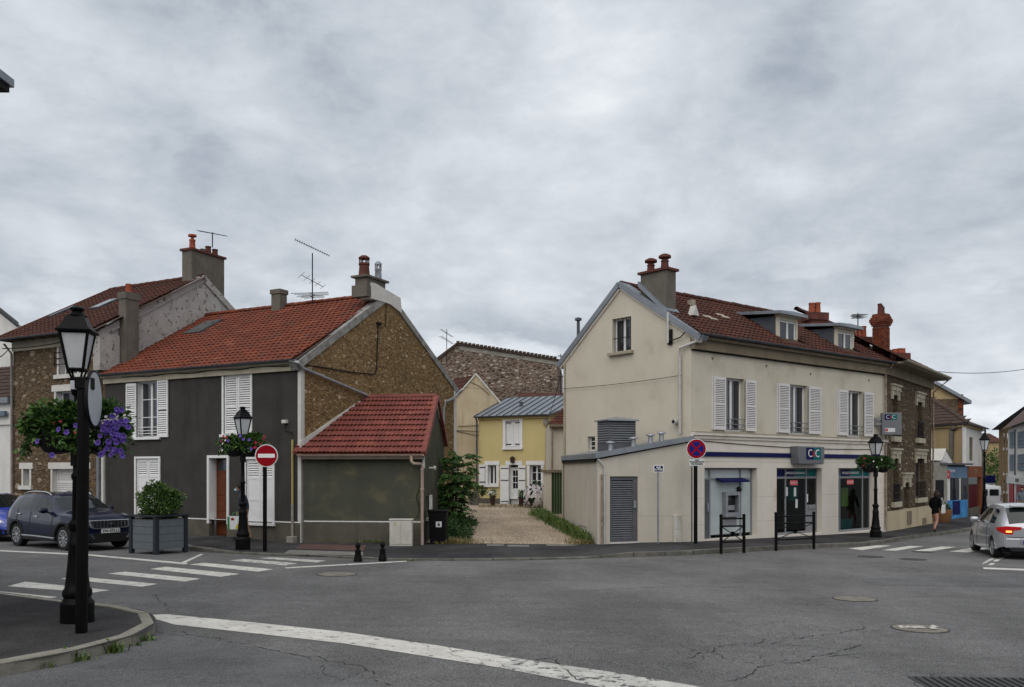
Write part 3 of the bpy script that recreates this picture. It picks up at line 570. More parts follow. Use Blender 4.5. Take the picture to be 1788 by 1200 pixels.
# ---------------------------------------------------------------- ground
def grid_sheet(name, xs, ys, zf, m, kind='structure'):
    b = MB(); nx = len(xs)
    vs_ = [(x, y, zf(x, y)) for y in ys for x in xs]
    b.raw(vs_, [(j * nx + i, j * nx + i + 1, (j + 1) * nx + i + 1, (j + 1) * nx + i) for j in range(len(ys) - 1) for i in range(nx - 1)])
    return b.build(name, m, kind=kind)
road = grid_sheet('road', [-600, -200, -80, -40, -20, -10, 0, 10, 20, 40, 80, 200, 600], [-200, -60, -40, -20, 0, 10, 20, 30, 36, 50, 80, 150, 300, 1200], gz, 'asphalt')
def strip(name, A, B, hf, m, parent=None, kind=None, n=60, off=0.0):
    def res(pl):
        pl = [V((p[0], p[1], 0)) for p in pl]; d = [0]
        for i in range(1, len(pl)): d.append(d[-1] + (pl[i] - pl[i - 1]).length)
        out = []
        for k in range(n + 1):
            t = d[-1] * k / n; i = max(j for j in range(len(pl)) if d[j] <= t + 1e-9); i = min(i, len(pl) - 2)
            out.append(pl[i].lerp(pl[i + 1], (t - d[i]) / max(d[i + 1] - d[i], 1e-6)))
        return out
    a, c = res(A), res(B); b = MB()
    rows = [[V((p.x, p.y, gz(p.x, p.y) + hf(p.x) + off)) for p in (x.lerp(y, k / 3) for x, y in zip(a, c))] for k in range(4)]
    for k in range(3):
        for i in range(n): b.face([rows[k][i], rows[k][i + 1], rows[k + 1][i + 1], rows[k + 1][i]])
    return b.build(name, m, parent, True, kind=kind)
KERB_PX = [(-420, 930), (-200, 931), (0, 935), (200, 939), (285, 942), (312, 950), (325, 963), (385, 966), (453, 970), (560, 973), (625, 977), (700, 979.5), (850, 979.5), (980, 977.5), (1080, 973.5), (1190, 970.5), (1299, 964), (1426, 957.5), (1500, 955), (1547, 949.5), (1580, 943), (1640, 935), (1697, 927), (1722, 921)]
KERB = [ground(u, v) for u, v in KERB_PX]
KERB = [V((-40, 40, 0))] + [k for k in KERB[2:]] + [V((31.5, 58, 0)), V((60, 120, 0))]
def pl_points(pl, step):
    out = [V(pl[0])]; 
    for i in range(len(pl) - 1):
        L_ = (V(pl[i + 1]) - V(pl[i])).length; n = max(1, round(L_ / step))
        out += [V(pl[i]).lerp(V(pl[i + 1]), k / n) for k in range(1, n + 1)]
    return out
def smooth_pl(pl, it=2):
    for _ in range(it):
        q = [pl[0]]
        for i in range(len(pl) - 1): q += [pl[i].lerp(pl[i + 1], 0.25), pl[i].lerp(pl[i + 1], 0.75)]
        pl = q + [pl[-1]]
    return pl
def resample(pl, step):
    pl = [V((p[0], p[1], 0)) for p in pl]; d = [0]
    for i in range(1, len(pl)): d.append(d[-1] + (pl[i] - pl[i - 1]).length)
    n = max(2, int(d[-1] / step)); out = []; i = 0
    for k in range(n + 1):
        t = d[-1] * k / n
        while i < len(pl) - 2 and d[i + 1] < t: i += 1
        out.append(pl[i].lerp(pl[i + 1], (t - d[i]) / max(d[i + 1] - d[i], 1e-6)))
    return out
def kerb_run(parent, pl, hf, inward, w=0.13, step=1.0, m='kerb_concrete', sub=1):
    pts = resample(smooth_pl([V((p[0], p[1], 0)) for p in pl]), step)
    for i in range(len(pts) - 1):
        if not (-32 < pts[i].x < 34 and pts[i].y < 62): continue
        p, q = pts[i], pts[i + 1]; d = (q - p).normalized(); nrm = V((-d.y, d.x, 0)) * inward; g = 0.012
        p2, q2 = p + d * g, q - d * g; j = R.uniform(-0.008, 0.010); b = MB(); sec = []
        for c in (p2, q2):
            z = gz(c.x, c.y); h = hf(c.x) + j
            sec.append([V((c.x, c.y, z - 0.1)), V((c.x, c.y, z + h - 0.02)), V((c.x, c.y, z + h)) + nrm * 0.02, V((c.x, c.y, z + h + 0.003)) + nrm * w, V((c.x, c.y, z - 0.1)) + nrm * w])
        vs_ = sec[0] + sec[1]; b.raw(vs_, [(k, (k + 1) % 5, 5 + (k + 1) % 5, 5 + k) for k in range(5)] + [(4, 3, 2, 1, 0), (5, 6, 7, 8, 9)])
        b.build('kerb_stone', m, parent)
PA = ground(525, 947, 0.06); PB1 = ground(738, 951, 0.05); PF0 = ground(1043, 951, 0.08); PE0 = ground(1207, 946, 0.12)
dA = V((-1908 - CX, F, 0)).normalized(); dG = V((1628 - CX, F, 0)).normalized(); dE = V((2800 - CX, F, 0)).normalized(); dEg = V((-423 - CX, F, 0)).normalized(); dT = V((2050 - CX, F, 0)).normalized()
def flat(p): return V((p.x, p.y, 0))
FA = Fr(flat(PA), dA); FAg = Fr(flat(PA), dG); FE = Fr(flat(PE0), dE); FEg = Fr(flat(PE0), dEg)
LE = FE.px(1545, 800)[0]; LAg = FAg.px(795, 700)[0]; LA = FA.px(184, 700)[0]; LEg = FEg.px(985, 700)[0]
PE1 = FE.P(LE, 0, 0); FT = Fr(PE1, dT); LT = FT.px(1626, 800)[0]; PT1 = FT.P(LT, 0)
WALLLINE = [V((-40, 46, 0)), FA.P(18, 0, -0.3), FA.P(8, 0, -0.3), FA.P(1, 0, -0.3), V((PA.x + 1, PA.y + 0.5, 0)), V((PB1.x, PB1.y + 0.35, 0)), V((0, 27.3, 0)), V((PF0.x, PF0.y + 0.4, 0)), FE.P(0.3, 0, -0.3), FE.P(6, 0, -0.3), FE.P(LE, 0, -0.3), FT.P(LT, 0, -0.3), V((27.2, 50.5, 0)), V((60, 130, 0))]
pavement = strip('pavement', [V(p) for p in resample(smooth_pl([flat(k) for k in KERB]), 1.0)], WALLLINE, pave_h, 'pavement_asphalt', kind='structure', n=140)
# the kerb line is the pavement's outer edge: move the sheet behind the stones
kerb_run(pavement, KERB, lambda x: pave_h(x) + 0.006, 1, m='kerb_dirty')
# near corner pavement on the left
ISL = [(-420, 1268), (-200, 1222), (0, 1181), (100, 1164), (178, 1144), (231.5, 1128), (262, 1117), (273.5, 1103), (270, 1090), (245, 1078), (164, 1068), (111, 1062), (0, 1046), (-200, 1022), (-420, 1000)]
isl = [flat(ground(u, v)) for u, v in ISL]; isl_s = smooth_pl(isl)
b = MB(); H_ISL = 0.12
tri = geometry.tessellate_polygon([isl_s])
for t in tri: b.face([V((isl_s[i].x, isl_s[i].y, gz(isl_s[i].x, isl_s[i].y) + H_ISL)) for i in t])
near_pavement = b.build('corner_pavement', 'pavement_asphalt', kind='structure')
kerb_run(near_pavement, isl, lambda x: H_ISL + 0.006, 1, w=0.15, step=0.9)
# courtyard and lane between the houses
def cz(x, y):
    t = min(1, max(0, (y - 27.0) / 15.0)); return gz(x, 27.0) + 0.052 + t * (0.05 - gz(x, 27.0))
yard = grid_sheet('gravel_yard', [-6 + i for i in range(13)], [27.0 + i for i in range(24)], cz, 'gravel')
for k, (u, w) in enumerate(((865, 30), (905, 38), (975, 42), (1015, 38))):     # worn threshold slabs
    p = ground(u, 951.5 + 1.2 * (k % 2), 0.06); fr = Fr((p.x, p.y, 0), (1, 0, 0), (0, -1, 0)); ww = w / F * p.y
    z = gz(p.x, p.y) + 0.062; MB().box(fr, -ww / 2, ww / 2, z - 0.05, z, -0.26, 0.24).build('threshold_slab', 'pale_paving', yard, bevel=0.01)
# road paint, kept as sheets 4 mm over the asphalt
def paint(name, px, m='road_paint', dz=0.004, parent=road, sub=6):
    b = MB()
    if len(px) == 4:
        A, B_, C_, D_ = [flat(ground(u, v)) for u, v in px]
        for i in range(sub):
            for j in range(2):
                q = [(i / sub, j / 2), ((i + 1) / sub, j / 2), ((i + 1) / sub, (j + 1) / 2), (i / sub, (j + 1) / 2)]
                b.face([(lambda p: V((p.x, p.y, gz(p.x, p.y) + dz)))(A.lerp(B_, s).lerp(D_.lerp(C_, s), t)) for s, t in q])
    else:
        pts = [flat(ground(u, v)) for u, v in px]
        for t in geometry.tessellate_polygon([pts]): b.face([V((pts[i].x, pts[i].y, gz(pts[i].x, pts[i].y) + dz)) for i in t])
    return b.build(name, m, parent)
for q in ([(-60, 1027), (0, 1033), (101, 1043), (55, 1051), (-60, 1041)], [(13, 1024), (44, 1016), (191, 1031), (161, 1035.5)], [(106, 1011), (134, 1007), (275, 1020), (248, 1025)], [(188, 1002), (218, 998.6), (352, 1011), (322, 1016)], [(262, 994), (289, 990), (419, 1002.6), (386, 1007.6)], [(330.5, 986), (356, 983), (478, 994.5), (450, 998.6)]):
    paint('crossing_stripe', q)
paint('crossing_stripe', [(400, 979), (425, 976.5), (520, 984), (500, 988)], 'road_paint_worn'); paint('crossing_stripe', [(452, 975), (475, 973.5), (570, 979.5), (553, 982.5)], 'road_paint_worn')
for q in ([(1482, 958), (1531, 952.6), (1557, 953), (1505, 961)], [(1540, 961), (1588, 953.5), (1613, 954), (1564, 962)], [(1595, 962), (1644, 954.7), (1669, 955.5), (1625, 963)], [(1657, 963.5), (1700, 956.5), (1729, 957.5), (1690, 965)], [(1722, 965), (1760, 958.5), (1790, 959.5), (1755, 967)]): paint('crossing_stripe', q)
paint('bay_line', [(0, 961), (154, 968), (154, 970.5), (0, 963)]); paint('bay_line', [(154, 968), (329, 983.5), (324, 986), (154, 970.5)], sub=8); paint('bay_line', [(315, 983), (351, 967.5), (356, 967.5), (322, 984)])
paint('edge_line', [(496, 991.3), (710, 979.6), (710, 981.2), (500, 993)], sub=10)
paint('stop_line', [(250, 1075), (290, 1073), (440, 1087), (600, 1104), (760, 1127), (900, 1150), (870, 1166), (740, 1146), (600, 1124), (440, 1106), (304, 1091)])
paint('stop_line', [(900, 1150), (1060, 1173), (1200, 1196), (1280, 1210), (1180, 1225), (1000, 1191), (870, 1166)], 'road_paint_worn')
paint('bay_line', [(1716, 991), (1900, 998), (1900, 1001), (1718, 994)]); 
for (u, v) in ((1729, 985.5), (1738, 979), (1748, 974), (1757, 969.5)): paint('bay_dash', [(u - 5, v + 1.5), (u + 1, v - 2), (u + 9, v - 1.4), (u + 3, v + 2)], sub=1)
paint('painted_figure', [(1714, 984), (1722, 980), (1729, 975.5), (1737, 975), (1735, 977.5), (1728, 980), (1722, 983.5), (1716, 986)], 'road_paint_worn')
patch_px = [(274, 1108), (310, 1105), (360, 1115), (430, 1129), (520, 1150), (600, 1172), (680, 1210), (400, 1260), (-100, 1330), (-100, 1215), (0, 1184), (100, 1167), (178, 1147), (232, 1131)]
paint('asphalt_patch', patch_px, 'asphalt_new', 0.003)
paint('asphalt_patch', [(930, 1016), (1195, 1012), (1215, 1022), (950, 1034)], 'asphalt_old', 0.003); paint('asphalt_patch', [(1500, 1010), (1788, 1004), (1788, 1026), (1520, 1022)], 'asphalt_new', 0.003)
# manhole covers
def manhole(u, v, r, m, ring=True, worn=False):
    p = ground(u, v); z = p.z; b = MB(); n = 28
    o = MB()
    for k in range(n):
        a0, a1 = 2 * math.pi * k / n, 2 * math.pi * (k + 1) / n
        q = lambda rr, a, h: V((p.x + rr * math.cos(a), p.y + rr * math.sin(a), gz(p.x + rr * math.cos(a), p.y + rr * math.sin(a)) + h))
        b.face([q(0, 0, 0.006), q(r * 0.97, a0, 0.006), q(r * 0.97, a1, 0.006)]); o.face([q(r * 0.96, a0, 0.008), q(r * 1.02, a0, 0.008), q(r * 1.02, a1, 0.008), q(r * 0.96, a1, 0.008)])
    c = b.build('manhole_cover', m, road)
    if ring: o.build('cover_rim', 'manhole_iron', c)
    if worn:
        s = MB()
        for k in range(7):
            x0 = p.x - r * 0.7 + k * r * 0.2; yy = p.y + R.uniform(-0.2, 0.2) * r; s.face([(x0, yy - 0.05, z + 0.011 + 0.001 * k), (x0 + r * 0.3, yy - 0.02, z + 0.011 + 0.001 * k), (x0 + r * 0.28, yy + 0.14, z + 0.011 + 0.001 * k), (x0 + 0.02, yy + 0.10, z + 0.011 + 0.001 * k)])
        s.build('worn_paint', 'road_paint_worn', c)
manhole(1492, 1046, 0.36, 'manhole_tan'); manhole(1606, 1098, 0.36, 'manhole_tan', worn=True)
manhole(1520, 972.5, 0.36, 'manhole_iron', False); manhole(1594, 977, 0.36, 'manhole_iron', False); manhole(1612, 964, 0.33, 'manhole_iron', False); manhole(588, 1003, 0.42, 'manhole_tan')
# drain grate at the bottom right
g0 = ground(1715, 1200); fr = Fr((g0.x, g0.y, 0), (1, -0.06, 0), (0.06, 1, 0)); zg = g0.z
gr = MB().box(fr, -0.55, 0.75, zg - 0.2, zg + 0.006, -0.35, 0.38).build('drain_grate', 'manhole_iron', road)
for k in range(16): MB().box(fr, -0.5 + k * 0.078, -0.46 + k * 0.078, zg + 0.006, zg + 0.02, -0.3, 0.33).build('grate_bar', 'manhole_iron', gr)
# cracks
def crack(b, px, w=0.012, branch=0.25, dz=0.006):
    pts = [flat(ground(u, v)) for u, v in px]; fine = resample(pts, 0.07); q = []
    off = 0
    for i, p in enumerate(fine):
        d = (fine[min(i + 1, len(fine) - 1)] - fine[max(0, i - 1)]).normalized(); s = V((-d.y, d.x, 0)); off += R.gauss(0, 0.034); off *= 0.90; q.append((p + s * off, s, d))
    for i in range(len(q) - 1):
        w0, w1 = w * R.uniform(0.12, 0.75), w * R.uniform(0.12, 0.75); (p, s, d), (p2, s2, _) = q[i], q[i + 1]
        if R.random() < 0.10: continue
        z = lambda c: V((c.x, c.y, gz(c.x, c.y) + dz)); b.face([z(p - s * w0), z(p + s * w0), z(p2 + s2 * w1), z(p2 - s2 * w1)])
        if R.random() < branch * 0.34:
            t = p; dr = (d + s * R.choice((-1.2, 1.2))).normalized()
            for k in range(R.randrange(3, 14)):
                t2 = t + dr * 0.06 + V((R.gauss(0, 0.025), R.gauss(0, 0.025), 0)); b.face([z(t - s * w * 0.28), z(t + s * w * 0.28), z(t2 + s * w * 0.2), z(t2 - s * w * 0.2)]); t = t2
b = MB()
for px, w, br in (([(1270, 1190), (1330, 1165), (1400, 1158), (1445, 1149), (1530, 1130)], 0.015, 0.9), ([(1200, 1150), (1255, 1130), (1300, 1124), (1340, 1123), (1420, 1111), (1470, 1106), (1520, 1098)], 0.014, 1.0), ([(1200, 1138), (1240, 1134), (1275, 1150), (1330, 1161)], 0.009, 0.6), ([(1240, 1110), (1320, 1092), (1375, 1080)], 0.006, 0.2), ([(1495, 1100), (1560, 1112)], 0.006, 0.3), ([(1445, 1147), (1480, 1146), (1490, 1150)], 0.012, 1.0), ([(1590, 1200), (1625, 1172), (1665, 1172), (1700, 1178)], 0.008, 0.3),
                  ([(273, 1038), (288, 1054), (297, 1066)], 0.010, 0.1), ([(276, 1105), (310, 1103), (360, 1113), (430, 1127), (520, 1148), (600, 1170), (660, 1200)], 0.014, 0.35), ([(515, 1145), (560, 1168), (590, 1190)], 0.008, 0.3), ([(430, 1011), (520, 1018), (620, 1026)], 0.010, 0.15), ([(250, 1072), (280, 1069)], 0.006, 0.1), ([(420, 1010), (330, 1022), (290, 1030)], 0.005, 0.1),
                  ([(1000, 1019), (1130, 1020), (1250, 1012)], 0.006, 0.2), ([(1560, 1014), (1660, 1022), (1788, 1028)], 0.010, 0.1), ([(700, 1075), (850, 1066), (980, 1050)], 0.006, 0.2), ([(900, 1160), (960, 1150), (980, 1168), (1010, 1188)], 0.014, 1.0), ([(780, 1130), (800, 1145), (930, 1172)], 0.007, 0.5), ([(640, 1112), (700, 1118), (790, 1140)], 0.006, 0.6), ([(180, 970), (260, 985), (350, 996), (420, 1006)], 0.006, 0.1)): crack(b, px, w, br)
b.build('cracks', 'crack_dark', road, kind='stuff')
# red and pale paving patches on the pavement
def patch(name, px, m, hf=pave_h, parent=pavement, dz=0.004):
    pts = [flat(ground(u, v, 0.05)) for u, v in px]; b = MB()
    for t in geometry.tessellate_polygon([pts]): b.face([V((pts[i].x, pts[i].y, gz(pts[i].x, pts[i].y) + hf(pts[i].x) + dz)) for i in t])
    return b.build(name, m, parent)
patch('red_paving', [(526, 950), (640, 952), (634, 962), (516, 958)], 'red_paving'); patch('tactile_strip', [(506, 960), (634, 964), (634, 970), (494, 967)], 'pale_paving')
# far wooded hill at the end of the street
b = MB(); n = 40
for i in range(n):
    x0, x1 = -500 + 1600 * i / n, -500 + 1600 * (i + 1) / n; h = lambda x: 20 + 7 * math.sin(x * 0.011) + 3 * math.sin(x * 0.05)
    for (y0, y1, k0, k1) in ((500, 560, 0, 0.75), (560, 640, 0.75, 1.0), (640, 800, 1.0, 0.6)): b.face([(x0, y0, h(x0) * k0 - 6), (x1, y0, h(x1) * k0 - 6), (x1, y1, h(x1) * k1 - 6), (x0, y1, h(x0) * k1 - 6)])
hill = b.build('hill', 'leaf_dark', None, True, kind='structure')
# ---------------------------------------------------------------- grey house on the left (two storeys, stone gable)
def slope_frame(p_eave0, p_eave1, p_ridge0):
    a = (V(p_eave1) - V(p_eave0)).normalized(); d = V(p_ridge0) - V(p_eave0); sk = d.dot(a); up = d - a * sk; L_ = up.length; up.normalize(); n = a.cross(up)
    if n.z < 0: n = -n
    return Fr(p_eave0, a, n, up), L_, sk / L_
def grey_house():
    t = thing('grey_house', 'two-storey house with dark grey render, orange tiled roof and bare stone gable', 'house', (PA.x, PA.y, PA.z))
    ze = FA.px(525, 630)[1]; zr = ze + 2.95; zb = -1.0; mid = LAg / 2
    W = {}
    def rect(u0, u1, v0, v1, uu=None):
        s0, z1 = FA.px(u0, v0); _, z0 = FA.px(u0, v1); s1, _ = FA.px(u1, v0); return (min(s0, s1), max(s0, s1), z0, z1)
    w1 = rect(240, 277, 667, 764); w2 = rect(391, 438, 655, 759); w3 = rect(238, 278, 801, 903); w4 = rect(430, 477, 802, 912); dr = rect(366, 397, 800, 933)
    dr = (dr[0], dr[1], PA.z + 0.02, dr[3])
    zp = FA.px(500, 912)[1]
    MB().wall(FA, [(0, zp), (LA, zp), (LA, ze), (0, ze)], [w1, w2, w3, w4, (dr[0], dr[1], zp + 0.001, dr[3])], 0.2, 0, 1).build('front_wall', ['grey_render', 'white_paint'], t)
    pl = MB(); 
    for a, e in ((0, dr[0]), (dr[1], LA)): pl.box(FA, a, e, zb, zp, -0.2, 0.025)
    pl.build('plinth', 'plinth_render', t)
    ln = MB()
    for a, e in ((0, dr[0] - 0.08), (dr[1] + 0.08, LA)): ln.box(FA, a, e, zp - 0.012, zp + 0.022, 0.0, 0.032)
    ln.build('white_band', 'white_paint', t)
    # cornice and roof
    MB().box(FA, -0.02, LA, ze - 0.30, ze - 0.10, 0.0, 0.10).box(FA, -0.02, LA, ze - 0.10, ze + 0.0, 0.0, 0.22).build('cornice', 'cornice_cream', t)
    e0, e1 = FA.P(0, ze, 0.27), FA.P(LA, ze, 0.27); r0, r1 = FAg.P(mid, zr) , FAg.P(mid, zr) + dA * LA
    sf, L_, sk = slope_frame(e0, e1, r0)
    sky = [sf.px(328, 584), sf.px(352, 565), sf.px(379, 563), sf.px(357, 582)]; sx0, sx1 = min(p[0] for p in sky), max(p[0] for p in sky); sy0, sy1 = min(p[1] for p in sky), max(p[1] for p in sky); sx0 += 0.25; sx1 -= 0.25
    rf = MB().face([sf.P(0, 0, -0.02), sf.P(LA, 0, -0.02), sf.P(LA + sk * L_, L_, -0.02), sf.P(sk * L_, L_, -0.02)]).face([r0, r1, FAg.P(LAg, ze) + dA * LA, FAg.P(LAg, ze)]).build('roof', 'tile_dark', t)
    tile_field('roof_tiles', rf, sf, LA, L_, 0.235, 0.262, 'm', 'tile_orange', sl=lambda y: 0.12 + sk * y, sr=lambda y: LA + sk * y, skip=[(sx0, sx1, sy0, sy1)])
    ridge_tiles(rf, r0 + V((0, 0, 0.02)) - FAg.n * 0.15, r1 + V((0, 0, 0.02)), 'tile_orange', 0.10, 0.36)
    sl = MB().box(sf, sx0, sx1, sy0, sy1, 0.0, 0.08).build('skylight', 'zinc_dark', rf); MB().box(sf, sx0 + 0.07, sx1 - 0.07, sy0 + 0.08, sy1 - 0.08, 0.08, 0.086).build('pane', 'glass_sky', sl)
    gutter(t, FA.P(-0.05, ze + 0.02, 0.33), FA.P(LA, ze + 0.02, 0.33), 'zinc_dark')
    # stone gable
    poly = [(0, zb), (LAg, zb), (LAg, ze), (mid, zr - 0.05), (0, ze)]
    gw = MB().wall(FAg, poly).build('gable_wall', 'rubble_ochre', t)
    ins = inpoly([(0.22, -0.3), (LAg - 0.15, -0.3), (LAg - 0.15, ze - 0.2), (mid, zr - 0.55), (0.22, ze - 0.2)])
    stones(gw, FAg, ins, (0, LAg, -0.3, zr), 3200, 0.045, 0.24, 150, 'stone', 0.012, 3.2)
    # rendered strip along both verges, corner strips
    def verge(a, bq, w, d0, d1, name, m):
        A_, B_ = V((a[0], a[1], 0)), V((bq[0], bq[1], 0)); dd = (B_ - A_).normalized(); nn = V((-dd.y, dd.x, 0)); nn = nn if nn.y < 0 else -nn
        MB().prism(FAg, [(A_.x, A_.y), (B_.x, B_.y), ((B_ + nn * w).x, (B_ + nn * w).y), ((A_ + nn * w).x, (A_ + nn * w).y)], d0, d1).build(name, m, t)
    verge((-0.28, ze - 0.10), (mid, zr + 0.10), 0.24, -0.25, 0.05, 'verge_coping', 'grey_coping'); verge((mid, zr + 0.10), (LAg + 0.22, ze - 0.06), 0.22, -0.25, 0.052, 'verge_coping', 'grey_coping')
    MB().box(FAg, -0.02, 0.15, zb, ze - 0.2, -0.1, 0.03).build('corner_strip', 'pale_trim', t); MB().box(FAg, LAg - 0.12, LAg + 0.05, zb, ze - 0.1, -0.1, 0.03).build('corner_strip', 'pale_trim', t)
    # chimney at the apex: white shoulder and twin pots
    def gs(u, v): return FAg.px(u, v)
    z1 = gs(690, 513)[1]; sA, sB = gs(652, 520)[0], gs(699, 520)[0]
    MB().prism(FAg, [(sA - 0.2, zr - 0.35), (mid, zr - 0.35), (sB + 0.02, gs(700, 548)[1]), (sB - 0.08, z1 - 0.12), (sA, z1 + 0.12), (sA - 0.2, z1 + 0.1)], -0.45, 0.07).build('chimney_shoulder', 'pale_trim', t)
    c0, c1 = gs(643, 480)[0], gs(677, 480)[0]; zc0, zc1 = zr - 0.3, gs(655, 488)[1]
    ch = MB().box(FAg, c0 - 0.15, c1 - 0.1, zc0, zc1 - 0.28, -0.60, 0.04).box(FAg, c0 - 0.08, c1 - 0.15, zc1 - 0.28, zc1, -0.5, 0.0).box(FAg, c0 - 0.18, c1 - 0.02, zc1, zc1 + 0.07, -0.62, 0.08).build('chimney', 'stack_render', t)
    chimney_pot(ch, FAg.P(c0 + 0.12, zc1 + 0.07, -0.26), 0.46, 0.20, 'clay_dark', 'cowl'); chimney_pot(ch, FAg.P(c1 - 0.28, zc1 + 0.07, -0.22), 0.42, 0.13, 'galvanised', 'cowl')
    # small stack on the ridge
    k0, k1 = sf.px(456, 553)[0], sf.px(475, 553)[0]; zz = sf.P(0, L_, 0).z; cfr = Fr(flat(sf.P((k0 + k1) / 2, L_ - 0.25)), dA)
    MB().box(cfr, -0.22, 0.22, zz - 0.5, zz + 0.62, -0.2, 0.2).box(cfr, -0.26, 0.26, zz + 0.44, zz + 0.62, -0.24, 0.24).build('chimney', 'stack_render', t, bevel=0.01)
    # openings
    window(t, FA, w1[0], w1[1] - 0.0, w1[2], w1[3], 0.17, bars=(0.36, 0.68), curtain=True)
    def sill(w, m='white_paint'): MB().box(FA, w[0] - 0.12, w[1] + 0.12, w[2] - 0.09, w[2], -0.15, 0.10).build('sill', m, t, bevel=0.006)
    sill(w1); sill(w2); sill(w4)
    MB().box(FA, w1[0] - 0.05, w1[1] + 0.05, w1[3], w1[3] + 0.10, -0.05, 0.03).build('lintel', 'white_paint', t)
    rl = MB()
    for z in (0.12, 0.22, 0.34): rl.box(FA, w1[0], w1[1], w1[2] + z, w1[2] + z + 0.022, -0.06, -0.03)
    rl.build('window_rail', 'white_paint', t)
    sa, sb = FA.px(222.4, 700)[0], FA.px(295.5, 700)[0]
    shutter(t, FA, w1[1], sa, w1[2] - 0.02, w1[3] - 0.05, 0.035, 'white_paint'); shutter(t, FA, w1[0], sb, w1[2] - 0.02, w1[3] + 0.03, 0.035, 'white_paint')
    for w, so in ((w2, 0.0), (w3, 0.70), (w4, 0.70)):
        m_ = (w[0] + w[1]) / 2; fb = MB()
        for a, e in ((w[0] - 0.07, w[0]), (w[1], w[1] + 0.07)): fb.box(FA, a, e, w[2], w[3] + 0.07, -0.06, 0.035)
        fb.box(FA, w[0], w[1], w[3], w[3] + 0.07, -0.06, 0.035); fb.build('window_surround', 'white_paint', t)
        for a, e in ((w[0] + 0.012, m_ - 0.006), (m_ + 0.006, w[1] - 0.012)): shutter(t, FA, a, e, w[2] + 0.02, w[3] - 0.01, -0.06, 'white_paint', solid=so, mid=0.36 if so else 0.46)
        MB().box(FA, w[0], w[1], w[2], w[3], -0.19, -0.16).build('window_backing', 'dark_void', t)
    # red-brown front door with a transom light, white reveal
    fb = MB()
    for a, e in ((dr[0] - 0.09, dr[0]), (dr[1], dr[1] + 0.09)): fb.box(FA, a, e, dr[2] + (0.85 if a > dr[0] else 0.02) * 0 + 0.45, dr[3] + 0.09, -0.1, 0.04)
    fb.box(FA, dr[0], dr[1], dr[3], dr[3] + 0.09, -0.1, 0.04); fb.build('door_surround', 'white_paint', t)
    d = MB().box(FA, dr[0], dr[1], dr[2], dr[3], -0.34, -0.29)
    hgt = dr[3] - dr[2]
    door = d.build('front_door', 'door_wood', t)
    for z0, z1 in ((0.03, 0.30), (0.33, 0.50), (0.53, 0.80)): MB().box(FA, dr[0] + 0.10, dr[1] - 0.10, dr[2] + hgt * z0, dr[2] + hgt * z1, -0.29, -0.272).build('door_panel', 'door_wood', door, bevel=0.01)
    MB().box(FA, dr[0] + 0.10, dr[1] - 0.10, dr[2] + hgt * 0.84, dr[3] - 0.06, -0.29, -0.284).build('pane', 'glass_pane', door)
    rv = MB()
    rv.box(FA, dr[1] - 0.005, dr[1] + 0.02, zp, dr[3], -0.34, 0.0); rv.box(FA, dr[0] - 0.02, dr[0] + 0.005, zp, dr[3], -0.34, 0.0); rv.build('door_reveal', 'white_paint', t)
    MB().box(FA, dr[0] - 0.15, dr[1] + 0.2, PA.z - 0.12, PA.z + 0.03, -0.3, 0.12).build('doorstep', 'concrete', t, bevel=0.01)
    # pipes, boxes and wires on the walls
    s, z = FA.px(513, 768); s = s; 
    pipe(t, [FA.P(s, z, 0.06), FA.P(s, PA.z + 0.25, 0.06)], 0.035, 'pipe_yellow', 'gas_pipe'); pipe(t, [FA.P(s, PA.z + 1.2, 0.062), FA.P(s, PA.z, 0.062)], 0.042, 'concrete', 'pipe_sleeve')
    MB().box(FA, s - 0.17, s + 0.12, PA.z - 0.05, PA.z + 0.18, 0.02, 0.22).build('pipe_foot', 'concrete', t, bevel=0.02)
    s, z = FA.px(499, 737); MB().box(FA, s - 0.11, s + 0.06, z - 0.05, z + 0.06, 0.0, 0.14).build('junction_box', 'plastic_white', t, bevel=0.012)
    s2, z2 = FA.px(511, 755); cable('wire', '', [FA.P(s, z - 0.05, 0.05), FA.P(s, z - 0.28, 0.03), FA.P(s2, z2, 0.03), FA.P(FA.px(513, 768)[0], z2 - 0.15, 0.05)], 0.012, t)
    # oblique downpipe across the gable, then the one at the far corner
    a0 = FAg.px(521, 634, 0.12); a1 = FAg.px(528, 643, 0.12); a2 = FAg.px(640, 690, 0.12)
    pipe(t, [FA.P(0.15, ze - 0.02, 0.33), FAg.P(a0[0], a0[1], 0.14), FAg.P(a1[0], a1[1], 0.12), FAg.P(a2[0], a2[1], 0.12), FAg.P(a2[0] + 0.5, a2[1] - 0.25, 0.12)], 0.05, 'galvanised')
    q = [FAg.px(u, v, 0.15) for u, v in ((797, 690), (789, 697), (779, 701), (775, 712), (775, 775))]
    pipe(t, [FAg.P(LAg + 0.1, ze - 0.1, 0.25)] + [FAg.P(x, y, 0.15) for x, y in q], 0.05, 'galvanised')
    q = [FAg.px(u, v) for u, v in ((533, 637), (570, 643), (610, 650), (640, 653), (652, 654), (656, 645), (657, 610), (659, 566))]
    cable('wire', '', [FAg.P(x, y, 0.04) for x, y in q], 0.022, t); s, z = FAg.px(660, 566); MB().box(FAg, s - 0.12, s + 0.12, z - 0.03, z + 0.05, 0.0, 0.1).build('wire_bracket', 'dark_iron', t)
    q = [FAg.px(u, v) for u, v in ((673, 532), (672, 570))]; cable('wire', '', [FAg.P(x, y, 0.035) for x, y in q], 0.014, t)
    cable('wire', '', [FA.P(s_, ze - 0.13 - 0.03 * math.sin(s_ * 3), 0.12) for s_ in [0.1 + k * 0.45 for k in range(19)]], 0.014, t)
    return sf, L_, ze, zr
A_sf, A_L, A_ze, A_zr = grey_house()
